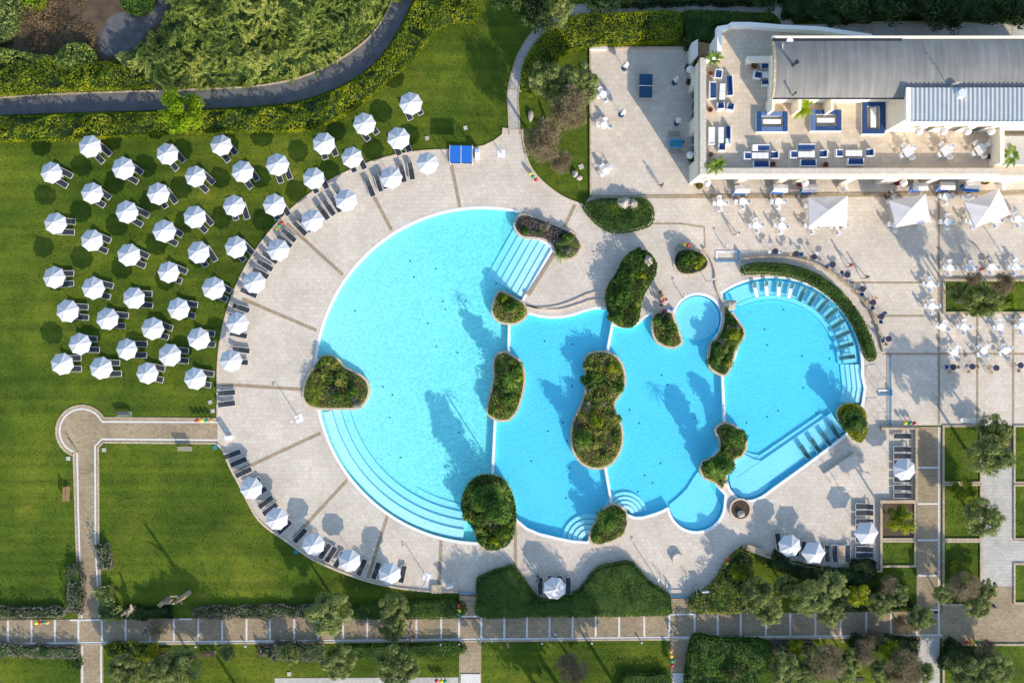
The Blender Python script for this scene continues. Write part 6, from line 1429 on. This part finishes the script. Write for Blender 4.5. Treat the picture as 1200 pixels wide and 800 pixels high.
# ------------------------------------------------------------------ poolside fittings
def shower(px, py, rot, lb, h=2.35, tray=True):
    t = thing('pool_shower', lb, 'shower', (*W2(px, py), .04), R(rot), 'showers and posts around the pools')
    k = MB(); k.tube([(0, 0, 0), (0, 0, h*.92), (.04, 0, h), (.18, 0, h+.05), (.42, 0, h+.02)], .045, 8); part('pole', k, M['steel'], t, True)
    k = MB(); k.lathe([(.03, h+.02), (.12, h-.04), (.12, h-.06)], 10, .42, 0); part('shower_head', k, M['steel'], t)
    if tray: k = MB(); k.b2(-.45, .45, -.45, .45, 0, .03); part('tray', k, M['coping'], t)
shower(350.5, 490, 200, 'pool shower on a white tray on the left deck'); shower(500, 675.5, 250, 'pool shower on a white tray on the lower deck'); shower(767, 674.5, 90, 'slim post on the deck between the hedge and the second gate', tray=False); shower(587.5, 180, 90, 'slim post at the deck edge near the garden path'); shower(800.5, 349, 90, 'short post at the left of the small round pool', 1.1, False); shower(849, 290.5, 90, 'short post beside the foot bath', 1.1, False)
shower(1011, 552, 150, 'bent shower post beside the low stone block', 2.2, False); shower(984, 572, 160, 'leaning shower post below the low stone block', 2.2, False); shower(828, 330, 30, 'curved shower post below the small round deck planter', 2.0, False)
def handrail(pts, lb, mat='steel'):
    x0, y0 = W2(*pts[0]); t = thing('handrail', lb, 'handrail', (x0, y0, .04), 0, 'handrails at steps and foot baths')
    pp_ = [(W2(*p)[0]-x0, W2(*p)[1]-y0) for p in pts]; k = MB(); k.tube([(pp_[0][0], pp_[0][1], 0)]+[(a, b_, .9) for a, b_ in pp_]+[(pp_[-1][0], pp_[-1][1], 0)], .03, 6); part('rail', k, M[mat], t)
    for a, b_ in pp_[1:-1]: k = MB(); k.tube([(a, b_, 0), (a, b_, .9)], .025, 6); part('post', k, M[mat], t)
handrail([(537, 690), (536, 678), (529, 671)], 'left handrail above the first gate'); handrail([(785, 697), (783, 684), (774, 675)], 'left handrail above the second gate'); handrail([(815, 697), (813, 684), (805, 675)], 'right handrail above the second gate'); handrail([(1025, 455), (1024, 445), (1035, 442)], 'upper handrail loop beside the right foot bath'); handrail([(1025, 490), (1025, 482), (1037, 482)], 'lower handrail loop beside the right foot bath')
handrail([(873, 328), (868, 312), (852, 296)], 'handrail running down to the right pool'); 
def gate(px0, py0, px1, py1, lb, z=.45):
    a, b_ = Vector(W2(px0, py0)), Vector(W2(px1, py1)); t = thing('blue_gate', lb, 'gate', (a.x, a.y, .04), math.atan2(b_.y-a.y, b_.x-a.x), 'blue gates and rails'); L = (b_-a).length
    k = MB(); k.box(L/2, 0, z, L, .06, .08); k.box(L/2, 0, z*.3, L, .05, .06); part('rail', k, M['railblue'], t)
    for s in (0, L): k = MB(); k.box(s, 0, (z+.2)/2, .1, .1, z+.2); part('post', k, M['railblue'], t)
gate(538.5, 692.5, 560, 693.5, 'blue gate above the first garden steps'); gate(785, 697.5, 815, 697.5, 'blue gate above the second garden steps'); gate(785, 697, 785, 685, 'left blue side rail of the second gate'); gate(815, 697, 815, 685, 'right blue side rail of the second gate')
gate(1042.5, 417, 1042.8, 496.5, 'long blue rail left of the dining terrace', .3)
def footbath(x0, y0, x1, y1, lb):
    q = WL([(x0, y0), (x1, y0), (x1, y1), (x0, y1)]); k = MB(); o_ = rs(q, 5); k.prism(o_, .0, .12, holes=[offset(o_, -.22)]); t = thing('foot_bath', lb, 'foot bath'); part('rim', k, M['coping'], t); k = MB(); k.prism(offset(o_, -.2), .02, .075); part('basin', k, M['deck'], t)
    k = MB(); k.b2(max(p[0] for p in q)-.12, max(p[0] for p in q)+.03, min(p[1] for p in q), max(p[1] for p in q), .10, .5); k.b2(min(p[0] for p in q), max(p[0] for p in q)-.123, min(p[1] for p in q)-.02, min(p[1] for p in q)+.10, .10, .3); part('blue_rail', k, M['railblue'], t)
footbath(838.5, 294, 866, 307, 'foot bath with blue edge between round planter and right pool'); footbath(1029, 456, 1043.5, 463, 'small foot bath right of the right pool')
k = MB(); k.cyl(0, 0, 0, .5, .68, 28); solo('stone_drum', k, M['deck'], 'round stone drum on the deck above the second gate', 'stone drum', loc=(*W2(795, 655.5, .5), .04))
k = MB(); q = WL([(966, 555), (1001.5, 531), (1010, 541), (975, 566)], .5); k.prism(q, .04, .5); solo('stone_block', k, M['deck'], 'low slanted stone block beside the right pool', 'stone block')
k = MB(); k.cyl(0, 0, 0, .28, 1.3, 26); solo('pump_chamber', k, M['border'], 'round stone rim of the dark basin below the S-shaped planter', 'basin', loc=(*W2(867, 596), .04)); k = MB(); k.cyl(0, 0, .285, .30, 1.08, 24); solo('basin_soil', k, M['soil'], 'dark soil inside the round stone basin', 'soil', loc=(*W2(867, 596), .04))
rock(868, 602, .45, 'grey rock at the edge of the round dark basin', .6, 21, z=.3)
k = MB(); k.b2(-1.1, 1.1, -.35, .35, 0, .34); solo('stone_bench', k, M['stone_kerb'], 'short stone bench at the bend of the sun terrace wall', 'bench', loc=(*W2(884, 643), .4), rot=-.35)
# daybed cabana and cabinet by the lawn
t = thing('double_daybed', 'bright blue double daybed with white frame and high canopy at the upper deck edge', 'daybed', (*W2(540.5, 180.5, 1.6), .04), R(-1))
for s in (-1, 1):
    k = MB(); k.box(s*.66, -.1, 2.02, 1.18, 1.9, .05, tilt=0); part('canopy', k, M['cab'], t); k = MB(); k.box(s*.66, -.0, .42, 1.15, 1.7, .16); part('mattress', k, M['blue'], t)
    for b_ in (-.98, .9): k = MB(); k.box(s*1.3, b_, 1.0, .07, .07, 2.0); part('post', k, M['canvas'], t)
k = MB(); k.box(0, 0, .28, 2.6, 1.8, .1); k.box(0, -.1, 2.0, .08, 1.95, .08); k.box(1.3, -.1, 2.0, .06, 1.95, .08); k.box(-1.3, -.1, 2.0, .06, 1.95, .08); part('frame', k, M['canvas'], t)
t = thing('towel_cart', 'white towel cart beside the blue double daybed', 'cart', (*W2(559.5, 180.5, .8), .04), 0); k = MB(); k.box(0, 0, .5, .55, 1.2, .8); part('cabinet', k, M['plastic'], t)
for a in (-.2, .2):
    for b_ in (-.5, .5): k = MB(); k.cyl(a, b_, 0, .1, .06, 10); part('wheel', k, M['navy'], t)
k = MB(); k.box(0, .35, .93, .5, .4, .06); part('towel', k, M['plastic_b'], t)
# ground hatches, lamps
for i, (px, py, lb) in enumerate(((122, 527, 'pale square hatch below the round end of the garden walk'), (80, 537, 'pale square hatch left of the upright garden walk'), (249.5, 481.3, 'pale square hatch on the lawn near the deck'), (339, 789, 'dull square hatch on the lower lawn'), (500.5, 162, 'pale square hatch on the lawn above the deck'), (545.5, 150, 'pale square hatch on the lawn near the garden path'), (246.5, 471, 'tiny pale hatch on the lawn near the deck'), (681, 195.5, 'large pale slab on the lawn left of the games court'), (347, 646, 'green hatch on the shaded lawn near the lower deck rim'), (252, 524, 'greenish hatch below the upper garden walk'))):
    s = .45 if i != 7 else .55; k = MB(); k.box(0, 0, .04, s, s, .08); solo('ground_hatch', k, M['felt' if i > 7 else 'walk_pale'], lb, 'hatch', 'square hatches set into the lawn', loc=(*W2(px, py), 0), rot=.05*i)
wk = thing('walk_lamp', 'l', 'lamp'); k = MB(); k.cyl(0, 0, 0, .45, .06, 8); part('stem', k, M['steel'], wk); k = MB(); k.sphere(0, 0, .52, .13, 10, 7); part('globe', k, M['canvas'], wk, True); wk = Proto(wk)
for i, (px, lb) in enumerate(((231, 'first'), (289, 'second'), (402, 'third'), (460, 'fourth'), (517, 'fifth'), (538, 'sixth'), (635, 'seventh'), (693, 'eighth'), (751, 'ninth'), (815, 'tenth'), (868, 'eleventh'), (926, 'twelfth'), (985, 'thirteenth'))):
    wk.put((*W2(px, ybot(px)+3), 0), 0, f'small white globe lamp below the long walk, {lb} from the left', 'globe lamps along the long walk')
k = MB(); k.b2(-.6, .6, -.5, .5, 0, .32); solo('stone_box', k, M['stone_kerb'], 'small stone box at the deck edge left of the lower shower', 'stone box', loc=(*W2(512, 689), .04))
t = thing('light_panel', 'upright white panel left of the first gate', 'panel', (*W2(528, 684), .04), .25); k = MB(); k.box(0, 0, .7, .75, .12, 1.4); part('panel', k, M['canvas'], t); k = MB(); k.box(0, 0, .03, .9, .4, .06); part('foot', k, M['alu'], t)
t = thing('light_panel', 'white board standing right of the second gate', 'panel', (*W2(824, 690), .04), .1); k = MB(); k.box(0, 0, .6, .8, .12, 1.2); part('panel', k, M['canvas'], t); k = MB(); k.box(0, 0, .03, .9, .4, .06); part('foot', k, M['alu'], t)
t = thing('rinse_column', 'white column left of the upper garden walk end', 'column', (*W2(270, 512), .04), 0); k = MB(); k.box(0, 0, .6, .5, .5, 1.2); part('body', k, M['coping'], t); k = MB(); k.tube([(0, .25, 1.0), (0, .45, 1.0), (0, .45, .9)], .03, 6); part('tap', k, M['steel'], t)
t = thing('lamp_post', 'white street lamp arm reaching over the upper right bed', 'lamp post', (*W2(1203, 343), 0), 0); k = MB(); k.tube([(0, 0, 0), (0, 0, 4.6), (-.6, -.1, 4.75), (-2.3, -.3, 4.75)], .06, 8); part('pole', k, M['alu'], t); k = MB(); k.box(-2.4, -.32, 4.72, .5, .2, .1); part('lamp_head', k, M['alu'], t)

# ------------------------------------------------------------------ people
def person(px, py, face, pose, lb, top='c_white', bot='c_dark', hair='hair', z=.04, h=1.7, hat=None):
    """face: heading in degrees; pose stand/walk/sit/bend"""
    s = h/1.72; seat = pose == 'sit'
    V = []; E = []; Rd = []
    def v(x, y, z_, r, p=None):
        V.append((x*s, y*s, z_*s)); Rd.append(r*s)
        if p is not None: E.append((p, len(V)-1))
        return len(V)-1
    hipz = .50 if seat else .92; ln = .0; bend = .75 if pose == 'bend' else .06
    hip = v(0, 0, hipz, .125); 
    cb, sb_ = math.cos(bend), math.sin(bend)
    def up(d, x=0, y=0): return (x+sb_*d, y, hipz+cb*d)
    w = v(*up(.16), .115, hip); ch_ = v(*up(.36), .135, w); nk = v(*up(.50), .06, ch_); hd0 = v(*up(.59), .075, nk); hd = v(*up(.70, .015), .092, hd0); v(*up(.80, .005), .06, hd)
    nose = v(*up(.67, .115), .014, hd)
    for e_ in (-1, 1): v(*up(.67, -.01, e_*.095), .015, hd)
    st_ = .24 if pose == 'walk' else .04
    for sd in (-1, 1):
        f = st_*sd
        if seat:
            k1 = v(.16, sd*.10, hipz-.01, .08, hip); k2 = v(.44, sd*.11, .49, .06, k1); a1 = v(.46, sd*.11, .10, .042, k2); v(.60, sd*.11, .04, .035, a1)
        else:
            k1 = v(f*.25, sd*.10, .80, .088, hip); k2 = v(f*.7+.03, sd*.10, .49, .06, k1); a1 = v(f-.02, sd*.10, .10, .042, k2); v(f+.13, sd*.11, .04, .035, a1)
        sh = v(*up(.44, 0, sd*.17), .055, ch_)
        sw = -f*.9
        if pose == 'bend': el = v(.38, sd*.22, 1.02, .042, sh); wr = v(.52, sd*.18, .82, .03, el); hx = (.54, sd*.18, .74)
        elif seat: el = v(.05, sd*.25, hipz+.20, .042, sh); wr = v(.28, sd*.20, hipz+.16, .03, el); hx = (.37, sd*.19, hipz+.15)
        else: el = v(sw*.6+.0, sd*.25, 1.12, .042, sh); wr = v(sw+.08, sd*.26, .90, .03, el); hx = (sw+.10, sd*.26, .81)
        pm = v(*hx, .030, wr); wv = Vector(V[wr])/s; pv = Vector(hx); d = (pv-wv).normalized(); lat = d.cross(Vector((0, 1, 0))).normalized() if abs(d.y) < .9 else Vector((1, 0, 0))
        for q, L in ((-1.5, .058), (-.5, .070), (.5, .066), (1.5, .052)):
            b_ = pv+lat*q*.017+d*.012; k_ = v(*b_, .009, pm); v(*(b_+d*L+Vector((0, -sd*.01, 0))), .007, k_)
        th = pv-d*.03+lat*.03; k_ = v(*th, .010, pm); v(*(th+lat*.02+d*.03), .008, k_)
    me = bpy.data.meshes.new('person'); me.from_pydata(V, E, []); o = bpy.data.objects.new('person', me); col.objects.link(o)
    sk = o.modifiers.new('skin', 'SKIN'); ss = o.modifiers.new('sub', 'SUBSURF'); ss.levels = 1; ss.render_levels = 1
    for i, q in enumerate(me.skin_vertices[0].data): q.radius = (Rd[i]*.95, Rd[i]*.95); q.use_root = (i == 0)
    dg_ = bpy.context.evaluated_depsgraph_get(); ev = o.evaluated_get(dg_); m2 = bpy.data.meshes.new_from_object(ev); m2.name = 'person'
    o.modifiers.clear(); o.data = m2
    for mm in (M['skin'], M[top], M[bot]): m2.materials.append(mm)
    for p in m2.polygons:
        c_ = p.center/s; t_ = (c_.x*sb_+(c_.z-hipz)*cb)
        rad = abs(c_.y)
        arm = rad > .205 or (pose in ('sit', 'bend') and c_.x > .22 and rad > .14 and c_.z > hipz+.05)
        if c_.z < hipz-.02+(.06 if seat else 0) and not (arm and not seat): k_ = 2 if (c_.z > .16) else 0
        elif t_ > .50: k_ = 0
        elif arm and c_.z < 1.18 and not seat: k_ = 0
        elif arm and seat and c_.x > .08: k_ = 0
        else: k_ = 1
        p.material_index = k_; p.use_smooth = True
    x, y, _ = W(px, py, (1.2 if not seat else .9)); o.location = (x, y, z); o.rotation_euler = (0, 0, R(face)); tag(o, lb, 'person')
    hp = Vector(V[hd]); mb = MB(); mb.sphere(hp.x-.012, hp.y, hp.z+.03*s, .107*s, 12, 8, 1, .95, .98); 
    part('hair', mb, M[hair], o, True)
    ey = MB()
    for e_ in (-1, 1): ey.sphere(hp.x+.088*s, e_*.032*s, hp.z-.005, .011*s, 6, 4)
    part('eyes', ey, M['c_dark'], o); mo = MB(); mo.box(hp.x+.088*s, 0, hp.z-.055*s, .012, .045*s, .008); part('mouth', mo, M['c_red'], o)
    if hat: mb = MB(); mb.lathe([(.19*s, hp.z+.05*s), (.19*s, hp.z+.07*s), (.11*s, hp.z+.09*s), (.10*s, hp.z+.16*s)], 14, hp.x, hp.y); part('hat', mb, M[hat], o)
    return o
person(775.5, 216.5, -60, 'walk', 'person in dark top walking alone on the games court', 'c_dark', 'c_jeans')
person(864.5, 273.5, -20, 'walk', 'person in white shirt crossing below the canopy swings', 'c_white', 'c_blue')
person(998, 310.5, 30, 'walk', 'person in a bright red top walking past the dark bar tables', 'c_red', 'c_dark', 'hair_l')
person(1016.5, 324.5, 10, 'walk', 'person in grey teal top walking right behind the red-topped one', 'c_teal', 'skin', 'hair_l')
person(1160.5, 301.5, -120, 'bend', 'person in white bending over above the table row', 'c_white', 'c_dark')
person(1151.5, 315, 180, 'sit', 'person in red seated at the table row above the tree bed', 'c_red', 'c_dark')
person(1045.5, 224, 200, 'stand', 'waiter in white shirt near the middle square parasol', 'c_white', 'c_dark')
person(1040.5, 232, 120, 'sit', 'person with dark clothes seated beside the waiter', 'c_dark', 'c_dark')
person(985.5, 266, 180, 'sit', 'person in black and white seated below the leftmost square parasol', 'c_dark', 'c_white')
person(773.5, 341, -60, 'sit', 'person in red in the group by the small round pool, topmost', 'c_red', 'c_dark'); person(776, 347, -10, 'stand', 'person in yellow in the group by the small round pool', 'c_yellow', 'c_dark', 'hair_l')
person(776, 353, 40, 'bend', 'person in red bending in the group by the small round pool', 'c_red', 'c_blue'); person(781.5, 351.5, 200, 'sit', 'person in pale blue in the group by the small round pool', 'c_white', 'c_dark'); person(775.5, 358.5, 90, 'sit', 'person in dark clothes sitting lowest in the group by the round pool', 'c_dark', 'c_pink')
person(170, 740, 60, 'walk', 'person in blue top and red trousers on the long walk', 'c_blue', 'c_red'); person(171.5, 736, 60, 'walk', 'person in white close behind the blue-topped one', 'c_white', 'c_blue')
person(163, 783, 80, 'stand', 'person in black among the olives at the bottom left', 'c_dark', 'c_dark'); person(481, 733, 60, 'walk', 'person in dark pink and black, upper of three on the long walk', 'c_pink', 'c_dark'); person(475.5, 746, 0, 'walk', 'person in blue and black, lower left of three on the long walk', 'c_blue', 'c_dark'); person(481, 748, 0, 'walk', 'person in teal, lower right of three on the long walk', 'c_teal', 'c_dark')
person(651, 744, 180, 'walk', 'person in pale blue shirt alone in the middle of the long walk', 'c_white', 'c_blue'); person(595.5, 756, 200, 'stand', 'person in reddish brown below the long walk', 'c_pink', 'c_pink', 'hair_l')
person(631, 676, 60, 'stand', 'person in dark clothes beside the parasol in the hedge bay', 'c_dark', 'c_teal'); person(1165, 710, 170, 'walk', 'person in dark blue walking on the brown paving at the right', 'c_jeans', 'c_dark'); person(628.5, 680, 0, 'sit', 'person seated at the left lounger in the hedge bay', 'c_blue', 'c_dark')
person(85, 531, 60, 'stand', 'person in orange at the round end of the garden walk', 'c_yellow', 'skin', 'hair_l', h=1.2)
# bags and towels by the round pool
for i, (px, py, mt, lb) in enumerate(((778.5, 364.5, 'c_red', 'red towel lying on the rim left of the small round pool'), (782.5, 364.5, 'canvas', 'white towel lying on the rim left of the small round pool'), (786.3, 362, 'cab', 'blue bag on the rim left of the small round pool'), (855, 365, 'cab', 'blue bag on the upper tip of the diamond-shaped planter'))):
    k = MB(); k.box(0, 0, .08, .42, .34, .10, rot=.3*i); k.box(.02, .02, .15, .3, .24, .05, rot=.3*i+.2); solo('towel' if i < 2 else 'bag', k, M[mt], lb, 'towel' if i < 2 else 'bag', loc=(*W2(px, py), .17))
# ================================================================== camera, light, world
cam = bpy.data.cameras.new('camera'); cam.sensor_width = 36; cam.lens = 36*H/120; cam.clip_end = 2000; cam.clip_start = 1
co_ = bpy.data.objects.new('camera', cam); col.objects.link(co_); co_.location = (0, 0, H); scene.camera = co_
SUN_EL = R(25); sx, sy = .542, -.841           # horizontal direction towards the sun
w = bpy.data.worlds.new('World'); scene.world = w; w.use_nodes = True
bg = w.node_tree.nodes['Background']; sky = w.node_tree.nodes.new('ShaderNodeTexSky'); sky.sky_type = 'NISHITA'
sky.sun_disc = False; sky.sun_elevation = SUN_EL; sky.sun_rotation = math.atan2(sx, sy); sky.air_density = 1.0; sky.dust_density = .6
w.node_tree.links.new(sky.outputs[0], bg.inputs[0]); bg.inputs[1].default_value = .15
sl = bpy.data.lights.new('sun', 'SUN'); sl.energy = 2.9; sl.angle = R(.53); sl.color = (1, .87, .71)
so = bpy.data.objects.new('sun', sl); col.objects.link(so)
dirv = Vector((sx*math.cos(SUN_EL), sy*math.cos(SUN_EL), math.sin(SUN_EL)))
so.rotation_euler = dirv.to_track_quat('Z', 'Y').to_euler(); so.location = (60, -80, 60)
scene.render.engine = 'CYCLES'
vs = scene.view_settings; vs.view_transform = 'Standard'; vs.look = 'None'; vs.gamma = 1; vs.use_curve_mapping = False; vs.exposure = 1.08
scene.cycles.max_bounces = 8; scene.cycles.transparent_max_bounces = 16
